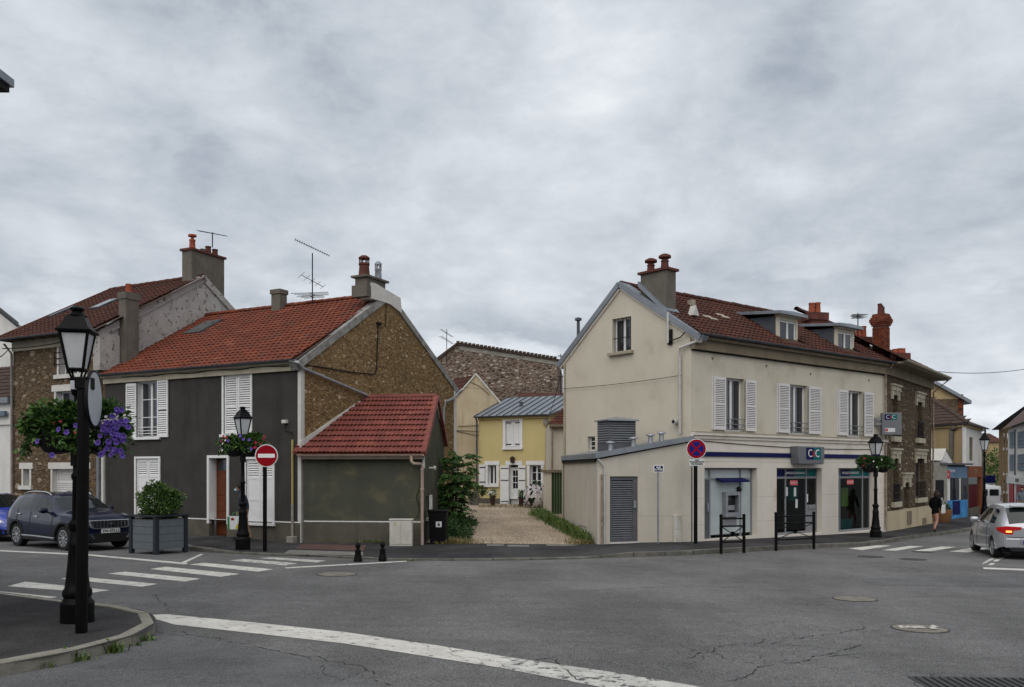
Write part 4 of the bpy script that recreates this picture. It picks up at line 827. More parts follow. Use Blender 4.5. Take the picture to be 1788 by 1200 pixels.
# ---------------------------------------------------------------- lean-to with red tiles against the gable
def lean_to():
    o = flat(PA) + V((0.12, -0.06, 0)); fb = Fr(o, flat(PB1) - o); LB = (flat(PB1) - o).length; PBz = PB1.z
    t = thing('lean_to', 'low grey-green rendered outbuilding with red tiled roof against the stone gable', 'outbuilding', (PB1.x, PB1.y, PB1.z))
    ze = fb.px(700, 795)[1]; D = 3.25; back = V((0.03, 1, 0)).normalized()
    zr = CAMZ + (HV - 694) / F * (PB1.y + D); zk = zr - 1.45; D2 = 6.0
    zp = fb.px(600, 911)[1]
    MB().wall(fb, [(0, zp), (LB, zp), (LB, ze), (0, ze)]).build('front_wall', 'green_render', t)
    MB().box(fb, 0, LB, -1.2, zp, -0.2, 0.02).build('plinth', 'plinth_render', t); MB().box(fb, 0, LB, zp - 0.012, zp + 0.022, 0.0, 0.028).build('white_band', 'white_paint', t)
    sd = Fr(flat(PB1), back, V((1, -0.03, 0)))
    w = (1.05, 1.75, sd.px(748, 883)[1], sd.px(748, 845)[1]); w = (0.75, 1.35, 0.35, 1.05)
    MB().wall(sd, [(0, -1.2), (D2, -1.2), (D2, zk), (D, zr - 0.08), (0, ze)], [w], 0.12).build('side_wall', 'green_render', t)
    window(t, sd, *w, depth=0.08, leaves=1, bars=(0.33, 0.66)); MB().box(sd, w[0] - 0.05, w[1] + 0.05, w[2] - 0.08, w[2], 0.0, 0.10).build('sill', 'pale_trim', t)
    shutter(t, sd, w[1], w[1] + 0.55, w[2], w[3], 0.03, 'white_paint', solid=0.99)
    # roof
    e0, e1 = fb.P(-0.3, ze + 0.04, 0.26), fb.P(LB + 0.05, ze + 0.04, 0.26); r1 = sd.P(D, zr, 0.0); r0 = r1 - fb.a * (LB + 0.35)
    sf, L_, sk = slope_frame(e0, e1, r0)
    rf = MB().face([e0, e1, r1 - V((0, 0, 0.02)), r0 - V((0, 0, 0.02))]).face([r0, r1, sd.P(D2 + 0.2, zk - 0.1, 0.1), sd.P(D2 + 0.2, zk - 0.1, 0.1) - fb.a * (LB + 0.5)]).build('roof', 'tile_red', t)
    w_, e_ = 0.272, L_ / 11.0; vs_, fs = tile_geo(w_ * 1.0, e_, 'double', 0.058, 1.12); ms = []
    for k in range(5): ms.append(MB().raw(vs_, fs, 0, k / 4).mesh('tile', 'tile_red'))
    wid = (e1 - e0).length
    for r in range(11):
        for c in range(int(wid / w_) + 1):
            p = sf.P(sk * r * e_ + wid - (c + 1) * w_, r * e_, 0.0)
            if FAg.n.dot(p + sf.a * w_ + sf.up * e_ * 0.5 - FAg.o) < -0.05: continue
            f2 = Fr(p, sf.a, sf.n, sf.up); mw = f2.mat() @ Matrix.Translation((R.uniform(-0.003, 0.003), R.uniform(-0.005, 0.005), 0.012 + R.uniform(0, 0.006)))
            put(ms[R.randrange(5)], 'tile', rf, mw=mw)
    for k in range(11):                                    # verge tiles on the free end
        q = MB().box(sf, wid - 0.06 + sk * k * e_, wid + 0.10 + sk * k * e_, k * e_, (k + 1) * e_ - 0.012, -0.10, 0.085); q.build('verge_tile', 'tile_red', rf, bevel=0.015)
    bsl = Fr(r1, (sd.P(D2 + 0.2, zk - 0.1) - sd.P(D, zr)), V((1, 0, 0))); Lb = (sd.P(D2 + 0.2, zk - 0.1) - sd.P(D, zr)).length; bsl.up = V((1, 0, 0)).cross(bsl.a).normalized(); bsl.up = bsl.up if bsl.up.z > 0 else -bsl.up
    for k in range(9): MB().box(bsl, k * Lb / 9, (k + 1) * Lb / 9 - 0.012, -0.10, 0.07, -0.06, 0.14).build('verge_tile', 'tile_red', rf, bevel=0.012)
    ridge_tiles(rf, r0 + V((0, 0, 0.02)), r1 + V((0.05, 0, 0.02)), 'tile_red', 0.10, 0.40)
    # white flashing on the gable wall along the roof
    a0 = FAg.px(527, 793, 0.0); a1 = FAg.px(645, 690, 0.0); A_, B_ = V((a0[0], a0[1], 0)), V((a1[0], a1[1], 0)); dd = (B_ - A_).normalized(); nn = V((-dd.y, dd.x, 0)); nn = nn if nn.y > 0 else -nn
    MB().prism(FAg, [(A_.x - 0.05, A_.y), (B_.x, B_.y - 0.1), (B_.x, B_.y + 0.04), ((A_ + nn * 0.22).x, (A_ + nn * 0.22).y + 0.2)], 0.0, 0.05).build('flashing', 'pale_trim', t)
    MB().box(sd, -0.05, 0.08, ze - 0.4, ze + 0.1, 0.0, 0.06).build('verge_board', 'pale_trim', t)
    wl = MB().tube([sd.P(0.1, ze + 0.10, 0.03), sd.P(D, zr - 0.12, 0.03), sd.P(D2, zk - 0.05, 0.03)], 0.022, 5).build('verge_lath', 'white_paint', t)
    gutter(t, fb.P(-0.1, ze + 0.02, 0.33), fb.P(LB + 0.1, ze + 0.02, 0.33), 'pipe_beige', 0.06)
    MB().box(fb, 0, LB, ze - 0.12, ze - 0.0, 0.0, 0.22).build('soffit', 'pipe_beige', t)
    s = LB - 0.04; ps = [fb.P(s - 0.24, ze - 0.03, 0.33), fb.P(s - 0.24, ze - 0.18, 0.33), fb.P(s - 0.18, ze - 0.26, 0.32), fb.P(s + 0.02, ze - 0.27, 0.20), fb.P(s + 0.05, ze - 0.36, 0.12), fb.P(s + 0.05, PBz - 0.02, 0.12)]
    pipe(t, ps, 0.048, 'pipe_beige', joints=[fb.P(s + 0.05, z, 0.12) for z in (0.3, 1.3, 1.9)])
    q = [fb.px(u, v) for u, v in ((735, 808), (734, 850), (727, 868), (731, 880), (733, 892), (728, 905))]; cable('wire', '', [fb.P(x, y, 0.03) for x, y in q], 0.011, t)
    s, z = sd.px(763, 817); lm = MB().tube([sd.P(1.55, 1.95, 0.0), sd.P(1.55, 1.95, 0.16)], 0.03, 8).tube([sd.P(1.55, 1.95, 0.16), sd.P(1.55, 1.95, 0.22)], 0.07, 10).build('flood_lamp', 'white_paint', t)
    return fb, LB, sd
FB, LB, SD = lean_to()
# ---------------------------------------------------------------- stone house further left
def stone_house():
    t = thing('stone_house', 'brown rubble-stone house with white window surrounds and dark red roof left of the grey house', 'house', FA.P(LA + 2.6, -0.3, 0))
    s0, s1 = LA + 0.02, FA.px(23, 700)[0]; ze = FA.px(100, 590)[1]; mid = LAg / 2 * 0.97; gfr = Fr(FA.P(s0, 0), dG); zr = gfr.px(352, 482)[1]; zb = -1.0
    def rect(u0, u1, v0, v1):
        a, z1 = FA.px(u0, v0); _, z0 = FA.px(u0, v1); c, _ = FA.px(u1, v0); return (min(a, c), max(a, c), z0, z1)
    wins = [rect(103, 150, 603, 655), rect(98, 150, 684, 770), rect(41, 52, 819, 848), rect(92, 152, 819, 866)]
    w = MB().wall(FA, [(s0, zb), (s1, zb), (s1, ze), (s0, ze)], wins, 0.28, 0, 1).build('front_wall', ['rubble_brown', 'white_render'], t)
    def ins(x, z): return s0 + 0.3 < x < s1 - 0.1 and -0.3 < z < ze - 0.45 and not any(a - 0.35 < x < b_ + 0.35 and c - 0.2 < z < d + 0.35 for a, b_, c, d in wins)
    stones(w, FA, ins, (s0, s1, -0.3, ze), 1000, 0.07, 0.36, 110, 'stone_dark', 0.022, 2.2)
    for i, (a, b_, c, d) in enumerate(wins):
        MB().box(FA, a - 0.22, b_ + 0.22, d, d + 0.24, -0.05, 0.04).build('lintel', 'pale_trim', t); MB().box(FA, a - 0.2, b_ + 0.2, c - 0.15, c, -0.1, 0.10).build('sill', 'pale_trim', t)
        MB().box(FA, a - 0.10, a, c, d, -0.05, 0.02).build('window_jamb', 'pale_trim', t); MB().box(FA, b_, b_ + 0.10, c, d, -0.05, 0.02).build('window_jamb', 'pale_trim', t)
        if i != 2 : window(t, FA, a, b_, c, d, 0.24, bars=(0.5,))
        else: window(t, FA, a, b_, c, d, 0.24, leaves=1)
    m_ = (wins[3][0] + wins[3][1]) / 2
    for a, e in ((wins[3][0], m_ - 0.01), (m_ + 0.01, wins[3][1])): shutter(t, FA, a, e, wins[3][2], wins[3][3], -0.2, 'shutter_paint')
    a, b_, c, d = wins[0]; r = MB()
    for z in (0.35, 0.55, 0.75): r.tube([FA.P(a - 0.25, c + z * (d - c), 0.05), FA.P(b_ + 0.2, c + z * (d - c), 0.05)], 0.016, 5)
    for x in (a - 0.25, b_ + 0.2): r.tube([FA.P(x, c + 0.3 * (d - c), 0.05), FA.P(x, c + 0.78 * (d - c), 0.05)], 0.016, 5)
    r.build('window_guard', 'dark_iron', t)
    MB().box(FA, s0, s1, ze - 0.36, ze + 0.02, 0.0, 0.06).build('cornice', 'cornice_cream', t); MB().box(FA, s0, s1 + 0.2, ze + 0.02, ze + 0.30, -0.1, 0.015).build('eaves_board', 'cornice_brown', t)
    for k in range(9):
        x = s0 + 0.2 + (s1 - s0 - 0.2) * k / 8; MB().box(FA, x - 0.04, x + 0.04, ze + 0.0, ze + 0.13, 0.0, 0.52).build('rafter', 'cornice_brown', t)
    e0, e1 = FA.P(s0, ze + 0.02, 0.60), FA.P(s1 + 0.3, ze + 0.02, 0.60); r0 = gfr.P(mid, zr); L2 = (e1 - e0).length; r1 = r0 + dA * L2
    sf, L_, sk = slope_frame(e0, e1, r0)
    rf = MB().face([sf.P(-0.3, 0, -0.02), sf.P(L2, 0, -0.02), sf.P(L2 + sk * L_, L_, -0.02), sf.P(sk * L_ - 0.2, L_, -0.02)]).face([r0, r1, gfr.P(2 * mid, ze) + dA * L2, gfr.P(2 * mid, ze)]).build('roof', 'tile_dark', t)
    lights = []
    for us in (((86, 556), (106, 545), (132, 537), (112, 548)), ((156, 541), (186, 527), (208, 525), (180, 539))):
        q = [sf.px(u, v) for u, v in us]; lights.append((min(p[0] for p in q) + 0.25, max(p[0] for p in q) - 0.25, min(p[1] for p in q), max(p[1] for p in q)))
    tile_field('roof_tiles', rf, sf, L2, L_, 0.25, 0.28, 'm', 'tile_brown', sl=lambda y: -0.05 + sk * y, sr=lambda y: L2 + sk * y, skip=lights)
    ridge_tiles(rf, r0, r1, 'tile_brown', 0.11, 0.4); MB().tube([sf.P(L2, 0, 0.02), sf.P(L2 + sk * L_, L_, 0.02)], 0.075, 6).build('verge_tile', 'tile_brown', rf)
    for q in lights:
        s = MB().box(sf, q[0], q[1], q[2], q[3], 0, 0.09).build('skylight', 'zinc_dark', rf); MB().box(sf, q[0] + 0.06, q[1] - 0.06, q[2] + 0.07, q[3] - 0.07, 0.09, 0.096).build('pane', 'glass_sky', s)
    gutter(t, FA.P(s0, ze + 0.04, 0.66), FA.P(s1 + 0.3, ze + 0.04, 0.66), 'zinc_dark')
    # white roughcast party gable over the neighbour's roof
    poly = [(0.0, A_ze - 1.2), (2 * mid, A_ze - 1.2), (2 * mid, ze), (mid, zr), (0.0, ze)]
    MB().wall(gfr, poly).build('party_wall', 'white_roughcast', t)
    for a, c in (((-0.35, ze - 0.02), (mid, zr + 0.06)), ((mid, zr + 0.06), (2 * mid, ze))):
        A_, B_ = V((*a, 0)), V((*c, 0)); n2 = V((-(B_ - A_).y, (B_ - A_).x, 0)).normalized(); n2 = n2 if n2.y < 0 else -n2
        MB().prism(gfr, [(A_.x, A_.y), (B_.x, B_.y), ((B_ + n2 * 0.26).x, (B_ + n2 * 0.26).y), ((A_ + n2 * 0.26).x, (A_ + n2 * 0.26).y)], -0.2, 0.06).build('verge_coping', 'white_roughcast', t)
    z0 = gfr.px(200, 640)[1]
    MB().box(gfr, -0.30, 0.55, z0 - 0.2, ze - 0.05, -0.25, 0.10).build('pilaster', 'white_roughcast', t)
    # thin stack on the party wall
    c0, c1 = gfr.px(217, 600, 0.3)[0], gfr.px(240, 600, 0.3)[0]; zt = gfr.px(229, 512, 0.3)[1]
    ch = MB().box(gfr, c0, c1, A_ze, zt - 0.25, 0.0, 0.38).box(gfr, c0 - 0.03, c1 + 0.03, zt - 0.25, zt, -0.02, 0.41).build('chimney', 'stack_render', t); chimney_pot(ch, gfr.P((c0 + c1) / 2, zt, 0.19), 0.34, 0.12)
    # broad stack behind the apex
    c0, c1 = gfr.px(314, 470, -0.5)[0], gfr.px(383, 470, -0.5)[0]; zt = gfr.px(350, 442, -0.3)[1]
    fc = gfr
    ch = MB().box(fc, c0 + 0.35, c1, ze + 0.3, zt, -0.75, -0.22).build('chimney', 'stack_render', t); MB().box(fc, c0 + 0.28, c1 + 0.07, zt, zt + 0.09, -0.82, -0.15).build('chimney_slab', 'clay_dark', ch)
    for k, (f_, h, m, cp) in enumerate(((0.16, 0.42, 'clay_pot', 'disc'), (0.48, 0.16, 'stack_render', None), (0.64, 0.34, 'clay_dark', None), (0.85, 0.30, 'clay_dark', None))): chimney_pot(ch, fc.P(c0 + 0.35 + (c1 - c0 - 0.35) * f_, zt + 0.09, -0.48), h, 0.13, m, cp)
    pipe(t, [FA.P(s0 + 0.22, ze - 0.1, 0.4), FA.P(s0 + 0.22, ze - 0.4, 0.12), FA.P(s0 + 0.22, -0.4, 0.12)], 0.06, 'zinc')
    pipe(t, [FA.P(s1 - 0.06, ze - 0.1, 0.4), FA.P(s1 - 0.06, ze - 0.45, 0.10), FA.P(s1 - 0.06, -0.4, 0.10)], 0.045, 'concrete')
    MB().box(FA, s0 + 0.02, s0 + 0.14, -0.5, FA.px(181, 790)[1], 0.0, 0.06).build('pipe_boot', 'white_render', t)
    cable('wire', '', sag(FA.P(s1 + 0.2, ze - 0.25, 0.3), FA.P(s0 + 1.2, ze - 0.2, 0.3), 0.08), 0.02, t); cable('wire', '', sag(FA.P(s0 + 1.2, ze - 0.2, 0.3), gfr.P(0.9, A_ze + 0.55, 0.4), 0.7), 0.018, t)
    return s1, ze
C_s1, C_ze = stone_house()
def white_house():
    t = thing('white_house', 'white rendered house with grey roof at the left edge of the view', 'house', FA.P(C_s1 + 2, -0.3, 0))
    s0 = C_s1 + 0.05; s1 = s0 + 6
    zt = FA.px(10, 700)[1]
    MB().wall(FA, [(s0, -1), (s1, -1), (s1, zt), (s0, zt)]).build('front_wall', 'white_render', t)
    MB().box(FA, s0, s1, zt - 0.1, zt + 0.12, 0, 0.2).build('cornice', 'zinc', t); MB().box(FA, s0, s1, zt - 0.95, zt - 0.8, 0, 0.08).build('band', 'pale_trim', t)
    MB().box(FA, s0 + 0.2, s1, zt - 0.6, zt - 0.42, 0.08, 0.2).build('awning_case', 'blue_shutter', t)
    z2 = FA.px(10, 625)[1]; e0, e1 = FA.P(s0, zt + 0.12, 0.1), FA.P(s1, zt + 0.12, 0.1); sf, L_, sk = slope_frame(e0, e1, FA.P(s0, z2, -1.8))
    rf = MB().face([sf.P(0, 0, -0.02), sf.P(6, 0, -0.02), sf.P(6, L_, -0.02), sf.P(0, L_, -0.02)]).build('roof', 'tile_dark', t); tile_field('roof_tiles', rf, sf, 6, L_, 0.25, 0.28, 'flat', 'tile_dark')
    bk = Fr(FA.P(s0, 0, -1.9), FA.a, FA.n); pk = bk.px(-30, 515); en = bk.px(38, 570)
    MB().wall(bk, [(en[0], 0), (en[0] + 9, 0), (en[0] + 9, en[1]), (en[0] + 5, en[1] + 2.8), (en[0], en[1])]).build('rear_gable', 'white_render', t)
    A_, B_ = V((en[0] - 0.1, en[1], 0)), V((en[0] + 5, en[1] + 2.9, 0)); q = [bk.P(x, y, 0.2) for x, y in ((A_.x, A_.y), (B_.x, B_.y), (B_.x, B_.y + 0.14), (A_.x, A_.y + 0.14))]; MB().raw(q + [p + V((-4.4, 5.6, 0)) for p in q], [(0, 1, 2, 3), (4, 5, 6, 7), (0, 1, 5, 4), (3, 2, 6, 7), (0, 3, 7, 4)]).build('gable_roof', 'slate', t)
white_house()
def corner_house():
    """near house on the left: only the far corner of its eaves reaches into the picture"""
    p = at(25, 128, 14.0); t = thing('corner_house', 'near house at the left edge, only its grey eaves corner showing', 'house', (p.x - 5, p.y - 3, -0.2))
    x1, y1, z1 = p.x - 0.55, p.y - 0.55, p.z - 0.34; fr = Fr((x1, y1, 0), (-1, 0, 0), (0, -1, 0))
    MB().box(fr, 0, 7, -0.4, z1 - 0.3, 0, 5).build('wall', 'pale_trim', t); MB().box(fr, -0.16, 7, z1 - 0.3, z1 - 0.16, -0.16, 5).box(fr, -0.24, 7, z1 - 0.16, z1, -0.24, 5).build('cornice', 'pale_trim', t)
    MB().box(fr, -0.50, 7, z1, z1 + 0.10, -0.50, 5).build('soffit', 'dark_iron', t)
    b = MB(); x0, y0 = p.x, p.y; z2 = z1 + 0.101
    o = [(x0, y0, z2), (x0 - 8, y0, z2), (x0 - 8, y0 - 6, z2), (x0, y0 - 6, z2)]; o2 = [(x, y, z + 0.13) for x, y, z in o]; i_ = [(x0 - 2.2, y0 - 2.2, z2 + 1.5), (x0 - 8, y0 - 2.2, z2 + 1.5), (x0 - 8, y0 - 6, z2 + 1.5), (x0 - 2.2, y0 - 6, z2 + 1.5)]
    b.raw(o + o2 + i_, [(0, 1, 2, 3), (0, 1, 5, 4), (1, 2, 6, 5), (3, 0, 4, 7), (4, 5, 9, 8), (7, 4, 8, 11), (8, 9, 10, 11), (2, 3, 7, 6)]); b.build('roof', 'zinc', t)
corner_house()
# ---------------------------------------------------------------- bank building
def dormer(parent, sf, FEx, u0, u1, v0, v1, vroof):
    fd = Fr(FEx.P(0, 0, -0.45), FEx.a, FEx.n); s0, zt = fd.px(u0, v0); _, zb = fd.px(u0, v1); s1, _ = fd.px(u1, v0)
    d = MB().box(fd, s0 + 0.0, s0 + 0.12, zb, zt, -0.1, 0).box(fd, s1 - 0.12, s1, zb, zt, -0.1, 0).box(fd, s0 + 0.12, s1 - 0.12, zt - 0.14, zt, -0.1, 0).build('dormer', 'cream_render', parent)
    window(d, fd, s0 + 0.12, s1 - 0.12, zb, zt - 0.14, 0.04, bars=())
    # cheeks run back into the roof
    L_ = 2.4
    for x in (s0, s1): MB().prism(Fr(fd.P(x, 0, 0), -fd.n, fd.a), [(0.1, zb - 0.1), (0.1, zt), (L_, zt + 0.1), (L_, zb - 0.1)], -0.012, 0.012).build('cheek', 'zinc_dark', d)
    r = MB(); a, c = s0 - 0.24, s1 + 0.24; z = zt
    top = [fd.P(a, z + 0.02, 0.28), fd.P(c, z + 0.02, 0.28), fd.P(c, z + 0.30, -L_), fd.P(a, z + 0.30, -L_)]; m0 = fd.P((a + c) / 2, z + 0.19, 0.22); m1 = fd.P((a + c) / 2, z + 0.40, -L_)
    up = [p + UP * 0.11 for p in top]
    r.raw(top + up + [m0, m1], [(0, 1, 2, 3), (0, 1, 5, 8, 4), (3, 0, 4, 7), (1, 2, 6, 5), (4, 8, 9, 7), (8, 5, 6, 9)]); r.build('dormer_roof', 'zinc', d)
    MB().box(fd, s0 - 0.06, s1 + 0.06, zt - 0.02, zt + 0.05, -0.1, 0.12).build('dormer_cornice', 'cream_render', d)
    ap = MB().raw([fd.P(s0 - 0.1, zb - 0.02, 0.03), fd.P(s1 + 0.1, zb - 0.02, 0.03), fd.P(s1 + 0.9, zb - 0.26, 0.40), fd.P(s0 - 0.1, zb - 0.26, 0.40), fd.P(s1 + 0.15, zb + 0.22, -0.1)], [(0, 1, 2, 3), (1, 4, 2)]); ap.build('apron', 'zinc_dark', d)
    return (s0 - 0.05, s1 + 0.05)
def bank():
    t = thing('bank_building', 'cream rendered bank with brown tiled roof, two dormers and a shopfront', 'bank', (PE0.x, PE0.y, PE0.z))
    ze = FE.px(1212, 590)[1]; zb = -1.5; mid = LEg * 0.52; pk = FEg.px(1092, 497)[1]; zr = pk
    def rect(fr, u0, u1, v0, v1):
        a, z1 = fr.px(u0, v0); _, z0 = fr.px(u0, v1); c, _ = fr.px(u1, v0); return [min(a, c), max(a, c), z0, z1]
    w1 = rect(FE, 1264.5, 1299.5, 659, 753); w2 = rect(FE, 1376, 1409.8, 672, 758); w3 = rect(FE, 1478, 1506.6, 684, 764)
    for w in (w2, w3): w[2:] = w1[2:]
    zl = FE.px(1210, 757)[1]; b1 = rect(FE, 1228, 1320, 817, 942); b2 = rect(FE, 1354, 1433, 818, 938); b3 = rect(FE, 1462, 1525, 819, 930)
    for w in (b2, b3): w[3] = b1[3]
    for w in (b1, b2, b3): w[2] = gz(*FE.P(w[0], 0).xy) + 0.16
    MB().wall(FE, [(0, zl), (LE, zl), (LE, ze), (0, ze)], [w1, w2, w3], 0.22).build('upper_wall', 'cream_render', t)
    gf = FE.off(0, 0, 0.05)
    fl = MB().wall(gf, [(0, zb), (LE, zb), (LE, zl), (0, zl)], [(b1[0], b1[1], b1[2], b1[3]), (b2[0], b2[1], b2[2], b2[3]), (b3[0], b3[1], b3[2], b3[3])], 0.30)
    fl.box(FE, LE - 0.001, LE, zb, zl, 0, 0.05); fl.build('shopfront_wall', 'bank_render', t)
    # joints of the stone-effect facing
    j = MB()
    for z in (b1[3] + 0.20, 0.95, 0.1):
        spans = [(0.0, LE)] if z > b1[3] else [(0, b1[0]), (b1[1], b2[0]), (b2[1], b3[0]), (b3[1], LE)]
        for a, e in spans: j.box(gf, a + 0.01, e - 0.01, z, z + 0.008, -0.004, 0.003)
    j.build('facing_joints', 'sill_stone', t, kind='stuff')
    MB().box(FE, -0.02, LE, zl - 0.05, zl + 0.04, 0.0, 0.16).box(FE, -0.02, LE, zl - 0.16, zl - 0.05, 0.0, 0.10).build('ledge', 'bank_render', t)
    MB().box(FE, -0.02, LE, zl + 0.04, zl + 0.07, 0.0, 0.17).build('ledge_cap', 'sill_stone', t)
    sz = FE.px(1231, 789)[1], FE.px(1231, 797)[1]; sg = FE.px(1377, 800)[0], FE.px(1423, 800)[0]
    for a, e in ((0.25, sg[0] + 0.05), (sg[1] - 0.05, LE - 0.1)): MB().box(gf, a, e, sz[1], sz[0], 0.0, 0.05).build('blue_band', 'paint_navy', t)
    # cornice, roof
    MB().box(FE, -0.05, LE + 0.02, ze - 0.38, ze - 0.06, 0.0, 0.16).box(FE, -0.05, LE + 0.02, ze - 0.06, ze + 0.04, 0.0, 0.30).build('cornice', 'cornice_brown', t)
    MB().box(FE, 0.0, LE, ze - 0.42, ze - 0.38, 0.0, 0.06).build('cornice_shade_strip', 'dark_iron', t)  # solid dark strip standing in for the shadow under the cornice
    e0, e1 = FE.P(-0.05, ze + 0.06, 0.36), FE.P(LE + 0.3, ze + 0.06, 0.36); r0 = FEg.P(mid, zr + 0.05); L2 = (e1 - e0).length; r1 = r0 + dE * L2
    sf, L_, sk = slope_frame(e0, e1, r0)
    rf = MB().face([sf.P(0, 0, -0.02), sf.P(L2, 0, -0.02), sf.P(L2 + sk * L_, L_, -0.02), sf.P(sk * L_, L_, -0.02)]).face([r0, r1, FEg.P(LEg, ze) + dE * L2, FEg.P(LEg, ze)]).build('roof', 'tile_dark', t)
    sk1 = dormer(t, sf, FE, 1358.5, 1393, 551, 599, 0); sk2 = dormer(t, sf, FE, 1460.5, 1491, 572, 617, 0)
    tile_field('roof_tiles', rf, sf, L2, L_, 0.24, 0.275, 'm', 'tile_brown', sl=lambda y: 0.12 + sk * y, sr=lambda y: L2 + sk * y, skip=[(a, c, 0.5, 2.2) for a, c in (sk1, sk2)])
    ridge_tiles(rf, r0, r1, 'tile_brown', 0.11, 0.42)
    gutter(t, FE.P(-0.1, ze + 0.10, 0.42), FE.P(LE + 0.3, ze + 0.10, 0.42), 'zinc_dark')
    for us in ((1234, 555, 0.14), (1245, 559, 0.16), (1257, 552, 0.16), (1266, 556, 0.16)): 
        s, y = sf.px(us[0], us[1]); MB().box(sf, s - 0.2, s + 0.2, y - 0.08, y + 0.08, 0.035, 0.06).build('pale_tile', 'sill_stone', rf)
    s, y = sf.px(1205, 551); MB().prism(Fr(sf.P(s, y, 0.02), FE.a, FE.n), [(-0.16, -0.05), (0.16, -0.05), (0, 0.30)], 0, 0.25).build('roof_vent', 'pale_trim', rf)
    s, y = sf.px(1207, 535); MB().box(Fr(sf.P(s, y, 0.02), FE.a, FE.n), -0.1, 0.1, 0, 0.2, -0.1, 0.1).build('roof_vent', 'sill_stone', rf)
    # gable wall, zinc verge
    gwn = rect(FEg, 1102, 1069, 552, 612); sw = rect(FEg, 1039, 1026, 762, 787)
    MB().wall(FEg, [(0, zb), (LEg, zb), (LEg, ze - 0.25), (mid, zr - 0.02), (0, ze)], [gwn, sw], 0.22).build('gable_wall', 'cream_render', t)
    window(t, FEg, gwn[0], gwn[1], gwn[2], gwn[3], 0.18, bars=(), curtain=True); MB().box(FEg, gwn[0] - 0.12, gwn[1] + 0.12, gwn[2] - 0.11, gwn[2], -0.1, 0.14).build('sill', 'sill_stone', t, bevel=0.01)
    rl = MB().tube([FEg.P(gwn[0], gwn[2] + 0.5, -0.06), FEg.P(gwn[1], gwn[2] + 0.5, -0.06)], 0.014, 5)
    for k in range(5): rl.tube([FEg.P(gwn[0] + (gwn[1] - gwn[0]) * (k + 0.5) / 5, gwn[2], -0.06), FEg.P(gwn[0] + (gwn[1] - gwn[0]) * (k + 0.5) / 5, gwn[3], -0.06)], 0.010, 5)
    rl.build('window_bars', 'dark_iron', t)
    window(t, FEg, *sw, depth=0.15, leaves=1, bars=(0.33, 0.66), frame_w=0.04)
    for a, c, dz in (((-0.42, ze - 0.06), (mid, zr + 0.06), 0), ((mid, zr + 0.06), (LEg + 0.25, ze - 0.36), 0)):
        A_, B_ = V((*a, 0)), V((*c, 0)); n2 = V((-(B_ - A_).y, (B_ - A_).x, 0)).normalized(); n2 = n2 if n2.y < 0 else -n2
        q = lambda w0, w1: [((A_ + n2 * w0).x, (A_ + n2 * w0).y), ((B_ + n2 * w0).x, (B_ + n2 * w0).y), ((B_ + n2 * w1).x, (B_ + n2 * w1).y), ((A_ + n2 * w1).x, (A_ + n2 * w1).y)]
        MB().prism(FEg, q(-0.08, 0.10), -0.3, 0.12).build('verge_zinc', 'zinc', t); MB().prism(FEg, q(0.10, 0.17), -0.1, 0.06).build('verge_trim', 'bank_render', t)
    MB().tube([FEg.P(LEg - 0.15, FEg.px(1021, 575)[1] * 0 + ze + 0.55, -0.6), FEg.P(LEg - 0.15, ze + 1.35, -0.6)], 0.06, 8).lathe([(0.13, 0), (0.13, 0.08), (0.02, 0.12)], FEg.P(LEg - 0.15, ze + 1.35, -0.6), 10).build('flue', 'zinc_dark', t)
    # chimney
    c0, c1 = FEg.px(1160, 520, -0.05)[0], FEg.px(1115, 500, -0.05)[0]; zt = FEg.px(1140, 474, -0.05)[1]
    ch = MB().box(FEg, c0, c1, ze + 0.4, zt, -0.66, -0.16).build('chimney', 'stack_render', t); MB().box(FEg, c0 - 0.08, c1 + 0.08, zt, zt + 0.08, -0.74, -0.08).build('chimney_slab', 'clay_dark', ch)
    chimney_pot(ch, FEg.P(c0 + (c1 - c0) * 0.24, zt + 0.08, -0.41), 0.30, 0.14, 'clay_dark', 'mushroom'); chimney_pot(ch, FEg.P(c0 + (c1 - c0) * 0.78, zt + 0.08, -0.41), 0.26, 0.14, 'clay_dark', 'mushroom')
    MB().prism(FEg, [(c0 - 0.1, ze + 0.9), (c0 - 0.1, ze + 1.05), (c1, zr + 0.02), (c1, zr - 0.15)], -0.72, 0.0).build('chimney_flashing', 'zinc', t)
    # first-floor windows with folding shutters
    for w, (ua, ub) in ((w1, (1244, 1317.5)), (w2, (1357, 1431)), (w3, (1462, 1522.5))):
        window(t, FE, *w, depth=0.16, curtain=True); sa, sb = FE.px(ua, 700)[0], FE.px(ub, 700)[0]
        for a, e in ((w[0], sa), (w[1], sb)): shutter(t, FE, a, e, w[2] + 0.03, w[3] - 0.01, 0.05, pitch=0.06, mid=0.49)
        MB().box(FE, w[0] - 0.05, w[1] + 0.05, w[2] - 0.07, w[2], -0.15, 0.06).build('sill', 'sill_stone', t)
        MB().box(FE, sa - 0.06, sa - 0.01, w[2] + 0.03, w[3] - 0.01, 0.0, 0.05).build('shutter_return', 'shutter_paint', t)
        r = MB()
        for z in (0.08, 0.24, 0.42): r.tube([FE.P(w[0], w[2] + z, 0.02), FE.P(w[1], w[2] + z, 0.02)], 0.016, 6)
        for k in (0.33, 0.66): r.tube([FE.P(w[0] + (w[1] - w[0]) * k, w[2] + 0.05, 0.02), FE.P(w[0] + (w[1] - w[0]) * k, w[2] + 0.42, 0.02)], 0.008, 5)
        r.build('window_guard', 'louvre_grey', t)
    for u, v in ((1244, 626), (1338, 639), (1415, 653), (1517, 664)):
        s, z = FE.px(u, v); MB().prism(FE, [(s - 0.05, z + 0.03), (s + 0.05, z + 0.03), (s, z - 0.06)], 0, 0.02).build('tie_anchor', 'cornice_brown', t)
